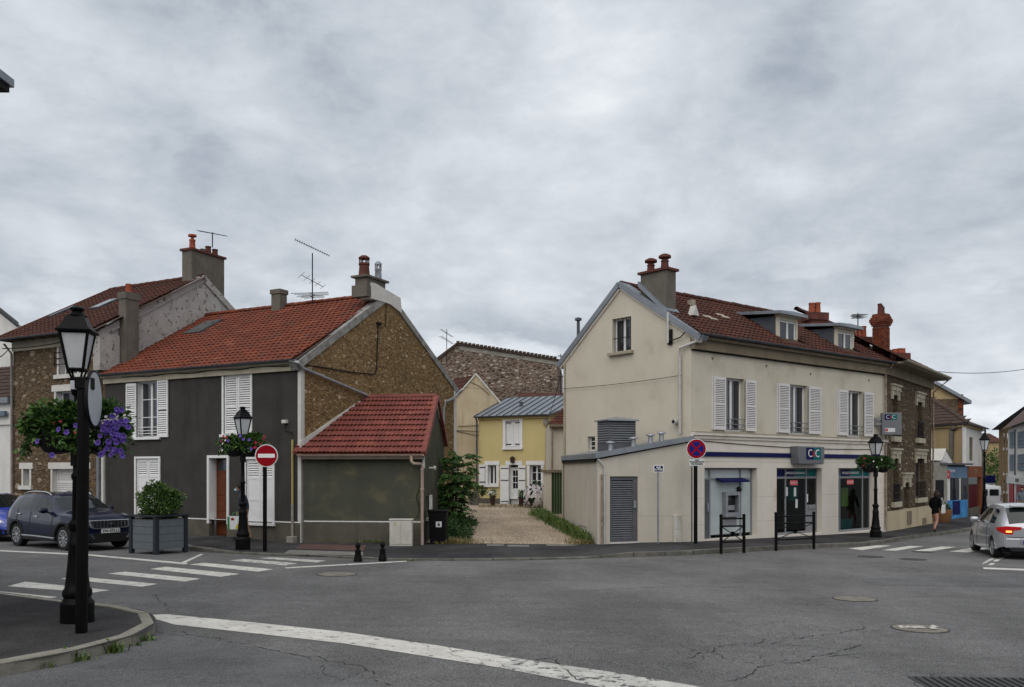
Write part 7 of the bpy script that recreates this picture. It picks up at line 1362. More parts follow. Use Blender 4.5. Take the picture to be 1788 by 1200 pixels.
# ---------------------------------------------------------------- street lamps
def make_lamp():
    t = thing('street_lamp', '-', 'street lamp')
    K = 0.74
    base = MB().lathe([(r * K, z) for r, z in ((0.27, -0.1), (0.27, 0.26), (0.24, 0.29), (0.21, 0.33), (0.235, 0.36), (0.235, 0.42), (0.20, 0.46), (0.185, 0.56), (0.155, 0.78), (0.14, 0.98), (0.15, 1.02), (0.15, 1.07), (0.125, 1.10), (0.115, 1.22), (0.15, 1.26), (0.15, 1.32), (0.10, 1.37))], n=20, a0=math.pi / 8).build('base', 'black_iron', t, 35)
    MB().lathe([(r * 0.66, z) for r, z in ((0.095, 1.36), (0.085, 1.9), (0.11, 1.93), (0.11, 1.97), (0.08, 2.0), (0.066, 2.7), (0.095, 2.73), (0.095, 2.79), (0.062, 2.83), (0.058, 3.02), (0.10, 3.05), (0.12, 3.12), (0.095, 3.17), (0.105, 3.22), (0.15, 3.25), (0.05, 3.28))], n=16).build('column', 'black_iron', t, 35)
    z0, z1, a, b = 3.38, 3.87, 0.09, 0.163
    f = MB()
    for sx in (-1, 1):
        for sy in (-1, 1): f.tube([(sx * a, sy * a, z0), (sx * b, sy * b, z1)], 0.019, 6); f.tube([(sx * 0.05, sy * 0.05, 3.26), (sx * a * 1.0, sy * a * 1.0, z0)], 0.014, 5)
    for z, r in ((z0, a), (z1, b)):
        for i, (p, q) in enumerate((((-1, -1), (1, -1)), ((1, -1), (1, 1)), ((1, 1), (-1, 1)), ((-1, 1), (-1, -1)))): f.tube([(p[0] * r, p[1] * r, z), (q[0] * r, q[1] * r, z)], 0.02, 6)
    lan = f.build('lantern', 'black_iron', t, 40)
    for i, (p, q) in enumerate((((-1, -1), (1, -1)), ((1, -1), (1, 1)), ((1, 1), (-1, 1)), ((-1, 1), (-1, -1)))):
        MB().raw([(p[0] * a, p[1] * a, z0), (q[0] * a, q[1] * a, z0), (q[0] * b, q[1] * b, z1), (p[0] * b, p[1] * b, z1)], [(0, 1, 2, 3)]).build('pane', 'lamp_glass', lan)
    def sq(r, z): return [(-r * 0.67, -r * 0.67, z), (r * 0.67, -r * 0.67, z), (r * 0.67, r * 0.67, z), (-r * 0.67, r * 0.67, z)]
    rings = [sq(0.30, 3.87), sq(0.31, 3.895), sq(0.27, 3.92), sq(0.235, 3.95), sq(0.165, 4.075), sq(0.15, 4.09)]
    vs_ = [v for r in rings for v in r]; fs = [(4 * i + k, 4 * i + (k + 1) % 4, 4 * i + 4 + (k + 1) % 4, 4 * i + 4 + k) for i in range(5) for k in range(4)] + [(0, 1, 2, 3), (20, 21, 22, 23)]
    hd = MB().raw(vs_, fs).build('hood', 'black_iron', t, 25); MB().lathe([(0.10, 4.08), (0.12, 4.10), (0.085, 4.13), (0.06, 4.16), (0.09, 4.185), (0.09, 4.2), (0.05, 4.225), (0.015, 4.23)], n=16).build('finial', 'black_iron', hd, 40)
    return t
lamp = make_lamp()
LAMPS = []
for i, (u, v, rz, top, label) in enumerate(((135, 1086, 12, 535, 'black cast street lamp in the left foreground on the corner pavement'), (424, 956, 45, 710, 'black street lamp before the grey house with a flower basket'), (1529, 938.5, 20, 758, 'black street lamp at the right end of the bank'), (1719, 893, 20, 756, 'distant black street lamp beside the orange shop'))):
    p = ground(u, v, H_ISL if i == 0 else 0.12); o = lamp if i == 0 else copy_tree(lamp)
    if i == 3: p = at(1719, 893, 48.8); p.z = gz(p.x, p.y) + 0.1
    h = (v - top) / F * p.y if i < 3 else CAMZ + (HV - top) / F * p.y - p.z
    o.location = p; o.rotation_euler = (0, 0, rad(rz)); s_ = h / 4.23; o.scale = (1, 1, s_) if i != 3 else (1, 1, s_)
    o['label'] = label; o['group'] = 'street lamps'; LAMPS.append((p, h))
# ---------------------------------------------------------------- flower baskets on the lamps
def flower(kind, size):
    b = MB(); n = 5
    for k in range(n):
        a0, a1 = 2 * math.pi * k / n, 2 * math.pi * (k + 1) / n; am = (a0 + a1) / 2
        b.raw([(0, 0, -0.25), (math.cos(a0) * 0.42, math.sin(a0) * 0.42, 0.02), (math.cos(a0 + 0.25) * 0.52, math.sin(a0 + 0.25) * 0.52, 0.03), (math.cos(am) * 0.56, math.sin(am) * 0.56, 0.0), (math.cos(a1 - 0.25) * 0.52, math.sin(a1 - 0.25) * 0.52, 0.03), (math.cos(a1) * 0.42, math.sin(a1) * 0.42, 0.02)], [(0, 1, 2, 3, 4, 5)], 0, R.random())
    b.raw([(math.cos(2 * math.pi * k / 6) * 0.10, math.sin(2 * math.pi * k / 6) * 0.10, -0.12) for k in range(6)], [tuple(range(6))], 1)
    return b.mesh('flower', [kind, 'petal_heart'])
FL = {k: [flower(k, 1) for _ in range(3)] for k in ('petal_violet', 'petal_white', 'petal_red')}
def put_flower(parent, kind, p, d, size):
    d = V(d).normalized(); mw = Matrix.Translation(p) @ d.to_track_quat('Z', 'Y').to_matrix().to_4x4() @ Matrix.Rotation(R.random() * 6, 4, 'Z') @ Matrix.Scale(size, 4); put(FL[kind][R.randrange(3)], 'flower', parent, mw=mw)
def basket(label, p, z, rx, rz, seed, lush):
    t = thing('flower_basket', label, 'flower basket', (p.x, p.y, p.z + z), group='flower baskets on lamps'); c = V((p.x, p.y, p.z + z))
    for s in (-1, 1): MB().lathe([(0.05, -0.30), (0.16, -0.27), (0.24, -0.12), (0.26, 0.0), (0.22, 0.0), (0.2, -0.05)], c + V((s * rx * 0.42, 0, 0)), 16).build('bowl', 'dark_iron', t, 40)
    MB().tube([c + V((-rx * 0.6, 0, -0.1)), c + V((rx * 0.6, 0, -0.1))], 0.02, 6).tube([c + V((0, 0, -0.1)), c + V((0, 0, -0.45))], 0.08, 10).build('bracket', 'dark_iron', t)
    b = MB(); n = lush
    for s in (-1, 1):
        cc = c + V((s * rx * 0.45, 0, 0.08)); blob_leaves(b, cc, rx * 0.64, rx * 0.48, rz * 0.92, n, 0.085, 0.7, 0.45, droop=0.2, clumps=14)
    blob_leaves(b, c + V((0, -0.05, 0.10)), rx * 0.5, rx * 0.42, rz * 0.7, n // 3, 0.085, 0.7, 0.4, droop=0.2)
    for k in range(26):
        a = R.random() * 6.28; q = c + V((math.cos(a) * rx * 0.9, math.sin(a) * rx * 0.5, -rz * 0.1)); ln = R.uniform(0.15, 0.5) * rz * 2
        for j in range(12): q = q + V((math.cos(a) * 0.012, math.sin(a) * 0.012, -ln / 12)); leaf(b, q, V((R.uniform(-1, 1), R.uniform(-1, 1), R.uniform(-1, 0.3))), 0.07 * R.uniform(0.7, 1.3), 0.7)
    b.build('foliage', 'leaf_mid' if seed != 2 else 'leaf_dark', t)
    return t, c
p, h = LAMPS[0]; Yl = p.y
t, c = basket('large flower basket of purple petunias on the foreground lamp', p, CAMZ + (HV - 752) / F * p.y - p.z, 0.60, 0.31, 0, 3000)
b = MB()
blob_leaves(b, c + V((0.40, -0.08, -0.02)), 0.30, 0.3, 0.22, 500, 0.06, 0.6, 0.5, droop=0.3); b.build('variegated_foliage', 'leaf_varieg', t)
b = MB()
for k in range(20):                                       # feathery sprays at the top right
    a = R.uniform(0.1, 1.5); q = c + V((0.20 + R.uniform(0, 0.25), R.uniform(-0.1, 0.2), 0.16)); d = V((math.cos(a) * R.uniform(0.3, 1), R.uniform(-0.4, 0.4), math.sin(a))).normalized()
    for j in range(14): q = q + d * 0.022; d.z -= 0.035; leaf(b, q, d + V((R.uniform(-1, 1), R.uniform(-1, 1), R.uniform(-0.5, 1))), 0.055, 0.28)
b.build('fern_spray', 'leaf_mid', t)
def pxp(u, v, dy=0.0): return at(u, v, Yl - dy)
for (u, v) in ((65, 771), (91, 795), (102, 750), (116, 755), (133, 743), (138, 742), (205, 719), (172, 738), (186, 738), (194, 739), (201, 737)): put_flower(t, 'petal_violet', pxp(u, v, 0.36), (R.uniform(-0.4, 0.4), -1, R.uniform(-0.1, 0.4)), 0.066)
for k in range(34):
    u, v = R.gauss(198, 17), R.gauss(756, 19)
    if v < 728 or u < 162 or u > 232: continue
    put_flower(t, 'petal_violet', pxp(u, v, 0.30 + R.uniform(0, 0.16)), (R.uniform(-0.3, 0.9), -1, R.uniform(-0.3, 0.4)), R.uniform(0.056, 0.075))
for (u, v) in ((176, 794), (186, 784), (190, 780), (214, 796), (204, 715), (212, 716), (220, 735), (224, 746), (196, 727), (183, 752)): put_flower(t, 'petal_violet', pxp(u, v, 0.38), (R.uniform(-0.3, 0.7), -1, R.uniform(-0.2, 0.3)), 0.066)
for k in range(22): put_flower(t, 'petal_white', pxp(R.gauss(194, 9), R.gauss(731, 4.5), 0.34), (R.uniform(-0.5, 0.5), -1, 0.6), 0.035)
for (u, v) in ((106, 736), (95, 739), (131, 755), (168, 743)): put_flower(t, 'petal_red', pxp(u, v, 0.36), (0, -1, 0.3), 0.028)
def more_flowers(t, c, rx, spec):
    for kind, n, size, side in spec:
        for k in range(n): a = R.uniform(3.3, 6.1) if side == 0 else (R.uniform(2.9, 4.0) if side < 0 else R.uniform(5.4, 6.5)); put_flower(t, kind, c + V((math.cos(a) * rx * R.uniform(0.85, 1.05), math.sin(a) * rx * 0.6, R.uniform(-0.15, 0.28))), (math.cos(a), math.sin(a) - 0.6, 0.5), size)
p, h = LAMPS[1]; t, c = basket('flower basket with red and white blooms on the lamp before the grey house', p, CAMZ + (HV - 779) / F * p.y - p.z, 0.56, 0.24, 1, 1500)
more_flowers(t, c, 0.62, (('petal_red', 9, 0.07, 1), ('petal_red', 6, 0.07, -1), ('petal_white', 16, 0.06, -1), ('petal_violet', 6, 0.08, 0)))
p, h = LAMPS[2]; t, c = basket('dark green flower basket on the lamp at the end of the bank', p, CAMZ + (HV - 811) / F * p.y - p.z, 0.60, 0.22, 2, 1700)
more_flowers(t, c, 0.62, (('petal_red', 3, 0.06, -1), ('petal_white', 4, 0.05, 0), ('petal_violet', 2, 0.06, -1)))
# ---------------------------------------------------------------- signs
def disc(fr, r, d0, d1, n=36, r2=None): return MB().lathe([(r, d0), (r, d1)], fr=Fr(fr.o, fr.a, fr.up, fr.n), n=n)
def post_sign(label, base, post_h, post_r, facing, name):
    t = thing(name, label, 'road sign', base); MB().tube([V(base) - UP * 0.1, V(base) + UP * post_h], post_r, 14).build('post', 'black_iron', t, 40); return t
# no entry
b0 = ground(462.5, 961, 0.08); ctr = at(466.5, 796, b0.y); rr = 20.0 / F * b0.y
t = post_sign('round red no-entry sign on a black post before the grey house', b0, ctr.z - b0.z + 0.25, 0.055, None, 'no_entry_sign'); fr = Fr(ctr + V((0, -0.07, 0)), (1, 0.03, 0), (0.03, -1, 0))
disc(fr, rr, -0.02, 0.0).build('sign_plate', 'sign_back', t, 40); disc(fr, rr * 0.97, 0.0, 0.003).build('white_rim', 'print_white', t, 40); disc(fr, rr * 0.92, 0.003, 0.006).build('red_disc', 'sign_red', t, 40); MB().box(fr, -rr * 0.72, rr * 0.72, -rr * 0.17, rr * 0.17, 0.006, 0.009).build('white_bar', 'print_white', t)
# no stopping
b0 = ground(1214.5, 949.5, 0.12); ctr = at(1215, 784, b0.y); rr = 17.5 / F * b0.y
t = post_sign('round blue and red no-stopping sign on a black post at the bank corner', b0, ctr.z - b0.z + 0.2, 0.06, None, 'no_stopping_sign'); fr = Fr(ctr + V((0, -0.08, 0)), (1, 0, 0), (0, -1, 0))
disc(fr, rr, -0.02, 0.0).build('sign_plate', 'sign_back', t, 40); disc(fr, rr * 0.98, 0.0, 0.003).build('white_rim', 'print_white', t, 40); disc(fr, rr * 0.94, 0.003, 0.006).build('red_ring', 'sign_red', t, 40); disc(fr, rr * 0.70, 0.006, 0.009).build('blue_disc', 'sign_blue', t, 40)
for k in (1, -1): f2 = Fr(fr.o, (1, 0, k), fr.n, (-k, 0, 1)); MB().box(f2, -rr * 0.74, rr * 0.74, -rr * 0.095, rr * 0.095, 0.009, 0.012 + 0.001 * k).build('red_stroke', 'sign_red', t)
f2 = Fr(at(1216, 807.5, b0.y) + V((0, -0.08, 0)), (1, 0, 0), (0, -1, 0)); w = 13.5 / F * b0.y; h = 6 / F * b0.y; MB().box(f2, -w, w, -h, h, -0.02, 0.0).build('supplement_plate', 'print_paper', t)
for z, s, tx in ((h * 0.66, 0.055, 'SAUF'), (h * 0.10, 0.075, 'TRANSPORTS'), (-h * 0.52, 0.075, 'DE FONDS')): text_mesh('plate_text', tx, Fr(f2.P(0, z, 0.002), f2.a, f2.n), s, 'print_black', t, bold=0.002)
# street name plate
b0 = ground(1149, 949, 0.12); ctr = at(1149.5, 818.5, b0.y); t = thing('street_name_sign', 'small navy street-name plate on a thin grey post by the annex', 'street sign', b0); MB().tube([b0 - UP * 0.1, V((b0.x, b0.y, ctr.z))], 0.03, 10).build('post', 'galvanised', t, 40)
f2 = Fr(ctr + V((0, -0.05, 0)), (1, 0.02, 0), (0.02, -1, 0)); w = 8.8 / F * b0.y; h = 6.2 / F * b0.y; MB().box(f2, -w, w, -h, h, -0.02, 0).build('plate_rim', 'print_white', t); MB().box(f2, -w * 0.86, w * 0.86, -h * 0.82, h * 0.82, 0, 0.004).build('plate_face', 'paint_navy', t)
for z, tx in ((h * 0.3, 'RUE'), (-h * 0.3, 'DU PORT')): text_mesh('plate_text', tx, Fr(f2.P(0, z, 0.006), f2.a, f2.n), 0.075, 'print_white', t, bold=0.002)
# foreground post with a round sign seen nearly edge-on
b0 = ground(142, 1105, H_ISL); tp = at(147, 662, b0.y); t = thing('round_sign_post', 'black post in the foreground with a round sign turned almost edge-on', 'road sign', b0); b1 = V((b0.x + 0.03, b0.y, tp.z)); MB().tube([b0 - UP * 0.1, b1], 0.068, 14).build('post', 'black_iron', t, 40)
ctr = at(166, 697, b0.y + 0.20); ax = V((math.cos(rad(102.5)), math.sin(rad(102.5)), 0)); fr = Fr(ctr, ax, V((ax.y, -ax.x, 0))); fr.n = -fr.n if fr.n.x < 0 else fr.n; rr = 51 / F * b0.y
fr = Fr(ctr, ax, V((-ax.y, ax.x, 0)) * -1); disc(fr, rr, -0.035, 0.0).build('sign_rim', 'dark_iron', t, 40); disc(fr, rr * 0.93, 0.0, 0.002).build('sign_face', 'sign_back', t, 40); disc(Fr(ctr, ax, -fr.n), rr * 0.93, 0.035, 0.037).build('sign_back_face', 'sign_back', t, 40)
MB().box(Fr(b1, (1, 0, 0)), -0.075, 0.085, -0.12, 0.02, -0.1, 0.08).build('sign_clamp', 'black_iron', t, bevel=0.01)
sp, sh = LAMPS[0]; tg = at(134, 672, sp.y - 0.08); f3 = Fr(tg, (1, 0, 0)); MB().box(f3, -0.07, 0.0, -0.06, 0.05, 0, 0.03).build('lamp_tag', 'sign_back', t, bevel=0.005)
# bank signs
gs = FE.px(1377, 795), FE.px(1423, 795); z0, z1 = FE.px(1400, 811)[1], FE.px(1400, 780)[1]
t = tag(MB().prism(FE, [(gs[0][0], z0 + 0.3), (gs[0][0] + 0.06, z0), (gs[1][0] - 0.06, z0), (gs[1][0], z0 + 0.3), (gs[1][0], z1), (gs[0][0], z1)], 0.05, 0.40).build('bank_sign', 'sign_grey', None, bevel=0.03), 'grey box sign with CIC letters over the bank entrance', 'sign')
def cic(t, f, xc, zc, w, h, size):
    for k, m in ((-1, 'paint_navy'), (1, 'paint_teal')): MB().box(f, xc if k > 0 else xc - w / 2, xc + w / 2 if k > 0 else xc, zc - h / 2, zc + h / 2, 0.0, 0.004).build('logo_panel', m, t)
    MB().box(f, xc - w * 0.045, xc + w * 0.045, zc - h * 0.24, zc + h * 0.22, 0.004, 0.010).build('logo_bar', 'paint_red', t)
    for k in (-1, 1): text_mesh('logo_letter', 'C', f.off(xc + k * w * 0.245, zc, 0.007), size, 'print_white', t, bold=-0.004)
cic(t, FE.off(0, 0, 0.402), (gs[0][0] + gs[1][0]) / 2 + 0.12, (z0 + z1) / 2 + 0.06, (gs[1][0] - gs[0][0]) * 0.56, (z1 - z0) * 0.66, (z1 - z0) * 0.62)
pj = FE.P(LE - 0.15, 0, 0); f = Fr(pj, V((1, -0.12, 0))); a = f.px(1538.5, 740, 0.5); c = f.px(1573, 740, 0.5); zt = f.px(1555, 721, 0.5)[1]; zb_ = f.px(1555, 760, 0.5)[1]; f = f.off(0, 0, 0.5)
t = tag(MB().box(f, a[0], c[0], zb_, zt, -0.12, 0.12).build('projecting_sign', 'sign_grey', None, bevel=0.02), 'grey projecting box sign with small CIC logo at the bank end', 'sign'); cic(t, f.off(0, 0, 0.122), a[0] + (c[0] - a[0]) * 0.44, zt - (zt - zb_) * 0.20, (c[0] - a[0]) * 0.62, (zt - zb_) * 0.25, (zt - zb_) * 0.24)
MB().box(f, a[0] + 0.12, a[0] + 0.5, zb_ + 0.12, zb_ + 0.28, 0.12, 0.125).build('small_logo', 'print_paper', t); MB().box(f, a[0] + 0.13, a[0] + 0.22, zb_ + 0.15, zb_ + 0.25, 0.125, 0.13).build('small_logo', 'paint_red', t); MB().box(f, a[0] - 0.25, a[0], zb_ + 0.4, zb_ + 0.5, -0.05, 0.05).box(f, a[0] - 0.25, a[0], zt - 0.3, zt - 0.2, -0.05, 0.05).build('bracket', 'frame_grey', t)
# ---------------------------------------------------------------- pedestrian barriers, bollards, cabinet, bin
def barrier(label, u0, v0, u1, v1, vt):
    a, c = ground(u0, v0, 0.13), ground(u1, v1, 0.13); t = thing('pedestrian_barrier', label, 'barrier', a, group='black barriers before the bank'); h = (v0 - vt) / F * a.y; d = flat(c) - flat(a); L_ = d.length; f = Fr(a, d); dz = c.z - a.z
    P = lambda s, z, dd=0.0: f.P(s * L_, z + dz * s, dd)
    for s in (0, 1): p = MB().tube([P(s, -0.1), P(s, h)], 0.045, 12).lathe([(0.05, 0), (0.05, 0.03), (0.01, 0.05)], P(s, h), 12); p.build('post', 'black_iron', t, 40)
    for z in (h - 0.08, h - 0.29, 0.22): MB().tube([P(0, z), P(1, z)], 0.024, 8).build('rail', 'black_iron', t, 40)
    zm = (h - 0.29 + 0.22) / 2; MB().lathe([(0.075, -0.012), (0.075, 0.012), (0.055, 0.012), (0.055, -0.012), (0.075, -0.012)], fr=Fr(P(0.5, zm), f.a, f.up, f.n), n=16).build('ring', 'black_iron', t)
    for s, z in ((0, h - 0.29), (1, h - 0.29), (0, 0.22), (1, 0.22)):
        e = P(s, z); m_ = P(0.5, zm); m_ = m_ + (e - m_).normalized() * 0.07; MB().tube([e, m_], 0.013, 6).build('brace', 'black_iron', t)
barrier('narrow black barrier before the cash machine', 1259, 961, 1299, 959.5, 901); barrier('wide black barrier before the bank entrance', 1355, 956, 1421, 953, 897)
def bollard(label, u, v, vt):
    p = ground(u, v, 0.0 if u < 640 else 0.045); h = (v - vt) / F * p.y; s = h / 0.55; t = thing('bollard', label, 'bollard', p, group='short black bollards')
    MB().lathe([(0.13 * s, -0.05), (0.13 * s, 0.06 * s), (0.115 * s, 0.09 * s), (0.095 * s, 0.20 * s), (0.085 * s, 0.32 * s), (0.09 * s, 0.335 * s), (0.05 * s, 0.37 * s), (0.045 * s, 0.40 * s)], p, 18).build('body', 'black_iron', t, 35); MB().lathe([(0.03 * s, 0.385 * s), (0.07 * s, 0.42 * s), (0.082 * s, 0.465 * s), (0.07 * s, 0.515 * s), (0.035 * s, 0.545 * s), (0.005, 0.55 * s)], p, 18).build('ball', 'black_iron', t, 50)
bollard('short black ball-topped bollard standing off the kerb', 625, 981, 948); bollard('short black ball-topped bollard on the kerb nearer the cabinet', 668, 977, 947)
p = ground(700, 953.5, 0.045); a, c = at(680, 0, p.y), at(719.5, 0, p.y); f = Fr((a.x, p.y, p.z), (1, 0.0, 0)); w = c.x - a.x; h = 47 / F * p.y
t = thing('electrical_cabinet', 'dirty white electrical cabinet against the outbuilding wall', 'cabinet', p); MB().box(f, 0, w, -0.05, h - 0.04, -0.28, 0).build('case', 'plastic_white', t, bevel=0.012); MB().box(f, -0.02, w + 0.02, h - 0.04, h, -0.30, 0.02).build('lid', 'plastic_white', t, bevel=0.01)
for x0, x1 in ((0.02, w / 2 - 0.004), (w / 2 + 0.004, w - 0.02)): MB().box(f, x0, x1, 0.05, h - 0.06, 0.0, 0.012).build('door', 'plastic_white', t, bevel=0.005)
MB().box(f, w * 0.20, w * 0.31, h - 0.19, h - 0.11, 0.012, 0.016).build('warning_plate', 'old_cream', t)
p = SD.P(0.55, 0, 0.42); p.z = gz(p.x, p.y) + 0.06; f = Fr(p, (1, -0.05, 0)); t = thing('wheelie_bin', 'black wheelie bin beside the outbuilding', 'bin', p)
MB().raw([f.P(-0.23, 0.06, 0.22), f.P(0.23, 0.06, 0.22), f.P(0.23, 0.06, -0.22), f.P(-0.23, 0.06, -0.22), f.P(-0.28, 0.98, 0.30), f.P(0.28, 0.98, 0.30), f.P(0.28, 0.98, -0.30), f.P(-0.28, 0.98, -0.30)], [(0, 1, 2, 3), (4, 5, 6, 7), (0, 1, 5, 4), (1, 2, 6, 5), (2, 3, 7, 6), (3, 0, 4, 7)]).build('body', 'bin_black', t, bevel=0.02); MB().box(f, -0.31, 0.31, 0.98, 1.05, -0.33, 0.33).build('lid', 'bin_black', t, bevel=0.025)
for x in (-0.24, 0.24): MB().lathe([(0.10, -0.03), (0.10, 0.03)], fr=Fr(f.P(x, 0.10, -0.2), f.n, f.a, UP) if False else Fr(f.P(x, 0.10, -0.2), f.n, UP, f.a), n=16).build('wheel', 'rubber', t)
MB().box(f, -0.04, 0.14, 0.52, 0.72, 0.27, 0.275).build('sticker', 'print_paper', t); MB().prism(f, [(0.0, 0.56), (0.10, 0.56), (0.05, 0.68)], 0.275, 0.278).build('sticker_mark', 'print_black', t)
# planter box with a shrub
c0 = ground(277, 969, 0.0); f = Fr((c0.x, c0.y, c0.z), V((math.cos(rad(-28)), math.sin(rad(-28)), 0))); t = thing('planter_box', 'slate-grey wooden planter box with dark frame beside the parked car', 'planter', c0); S = 0.47; H = 0.98
f0 = Fr(V((c0.x, c0.y, c0.z)) + V((c0.x, c0.y, 0)).normalized() * 0.68, f.a, f.n)
for sx in (-1, 1):
    for sd_ in (-1, 1): MB().box(f0, sx * S - 0.055, sx * S + 0.055, 0, H, sd_ * S - 0.055, sd_ * S + 0.055).build('corner_post', 'planter_frame', t, bevel=0.006)
for k in range(4):
    zz0, zz1 = 0.12 + k * 0.20, 0.12 + k * 0.20 + 0.194
    for s in (-1, 1): MB().box(f0, -S + 0.055, S - 0.055, zz0, zz1, s * S - 0.02, s * S + 0.02).build('plank', 'plank_grey', t, bevel=0.006); MB().box(f0, s * S - 0.02, s * S + 0.02, zz0, zz1, -S + 0.055, S - 0.055).build('plank', 'plank_grey', t, bevel=0.006)
for s in (-1, 1): MB().box(f0, -S - 0.09, S + 0.09, H, H + 0.05, s * S - 0.08, s * S + 0.08).build('rim', 'planter_frame', t, bevel=0.006); MB().box(f0, s * S - 0.08, s * S + 0.08, H + 0.001, H + 0.049, -S + 0.08, S - 0.08).build('rim', 'planter_frame', t, bevel=0.006)
MB().box(f0, -S, S, H - 0.12, H - 0.06, -S, S).build('soil', 'soil', t)
sh = thing('shrub', 'rounded green shrub growing in the slate-grey planter', 'shrub', f0.P(0, H - 0.06, 0)); cc = f0.P(0.05, H + 0.36, 0); b = MB(); blob_leaves(b, cc, 0.54, 0.50, 0.46, 5200, 0.080, 0.55, 0.45, clumps=30); b.build('foliage', 'leaf_laurel', sh)
b = MB()
for k in range(9): b.tube([f0.P(R.uniform(-0.1, 0.1), H - 0.08, R.uniform(-0.1, 0.1)), cc + V((R.uniform(-0.3, 0.3), R.uniform(-0.3, 0.3), R.uniform(-0.2, 0.15)))], 0.012, 5)
b.build('stems', 'bark', sh)
# ---------------------------------------------------------------- antennas and wires
def yagi(b, p, d, L_, n, el, up=UP):
    d = V(d).normalized(); s = d.cross(up).normalized(); b.tube([p - d * L_ * 0.5, p + d * L_ * 0.5], 0.013, 5)
    for k in range(n): q = p + d * L_ * (k / (n - 1) - 0.5); e = el * (1.0 - 0.35 * k / n); b.tube([q - s * e, q + s * e], 0.009, 4)
def antenna(label, u, vb, vt, Y, heads, name='roof_antenna'):
    a, c = at(u, vb, Y), at(u, vt, Y); t = thing(name, label, 'antenna', a); MB().tube([a, c], 0.022, 6).build('mast', 'dark_iron', t)
    for v, d, L_, n, el in heads: b = MB(); yagi(b, at(u, v, Y) + V((0, -0.03, 0)), d, L_, n, el); b.build('aerial', 'dark_iron', t)
    return t
Yr = (A_sf.P(3.0, A_L)).y
t = antenna('tall television antenna on the ridge of the grey house', 545.5, 528, 442, Yr, ((433, (1, 0.35, -0.42), 1.35, 16, 0.20), (491, (1, 0.5, -0.5), 0.9, 5, 0.55), (514, (0.2, 1, 0), 0.5, 4, 0.75), (519, (0.25, 1, 0), 0.35, 3, 0.55)))
antenna('small antenna behind the chimney of the stone house', 371, 432, 406, FA.P(LA + 1, 0, -4.3).y + 0.5, ((408, (1, -0.3, -0.25), 1.4, 16, 0.14),))
antenna('twin-aerial antenna above the rubble barn gable', 780, 640, 575, 52.0, ((582, (0.8, 0.6, -0.45), 0.9, 9, 0.2), (594, (0.8, 0.6, -0.45), 0.9, 8, 0.3)))
antenna('grid antenna behind the right dormer', 1498, 592, 547, FE.P(10.5, 0, -3.2).y, ((551, (0, 1, 0), 0.5, 5, 0.35), (555, (0, 1, 0), 0.4, 4, 0.32)))
t = antenna('thin vent pole between the rubble barn and the bank', 979, 700, 618, 50.0, ((622, (0, 1, 0), 0.3, 3, 0.2),)); MB().tube([at(974, 658, 50), at(986, 658, 50)], 0.02, 5).build('bracket', 'dark_iron', t)
cable('overhead_cable', 'thin black cable strung across the bank gable', sag(FEg.P(*FEg.px(986, 679), 0.08), FEg.P(*FEg.px(1193, 656), 0.12), 0.05), 0.010); cable('overhead_cable', 'overhead wire crossing the sky from the townhouse to the right', sag(at(1627, 648, FT.P(LT, 0).y), at(1830, 637, 46.0), 0.25), 0.016)
cable('overhead_cable', 'slack wire running from the bank gable down to the yellow house', sag(FEg.P(LEg, E_ze - 0.5, 0.1), at(958, 727, 43.2), 0.15), 0.012); cable('overhead_cable', 'wire from the left edge to the stone house eaves', sag(at(-30, 618, 24.0), FA.P(C_s1 - 0.1, C_ze - 0.35, 0.3), 0.2), 0.018)
cable('overhead_cable', 'thin wire along the yellow house to the stone gable', sag(at(800, 676, 46), at(985, 683, 43), 0.05), 0.008)
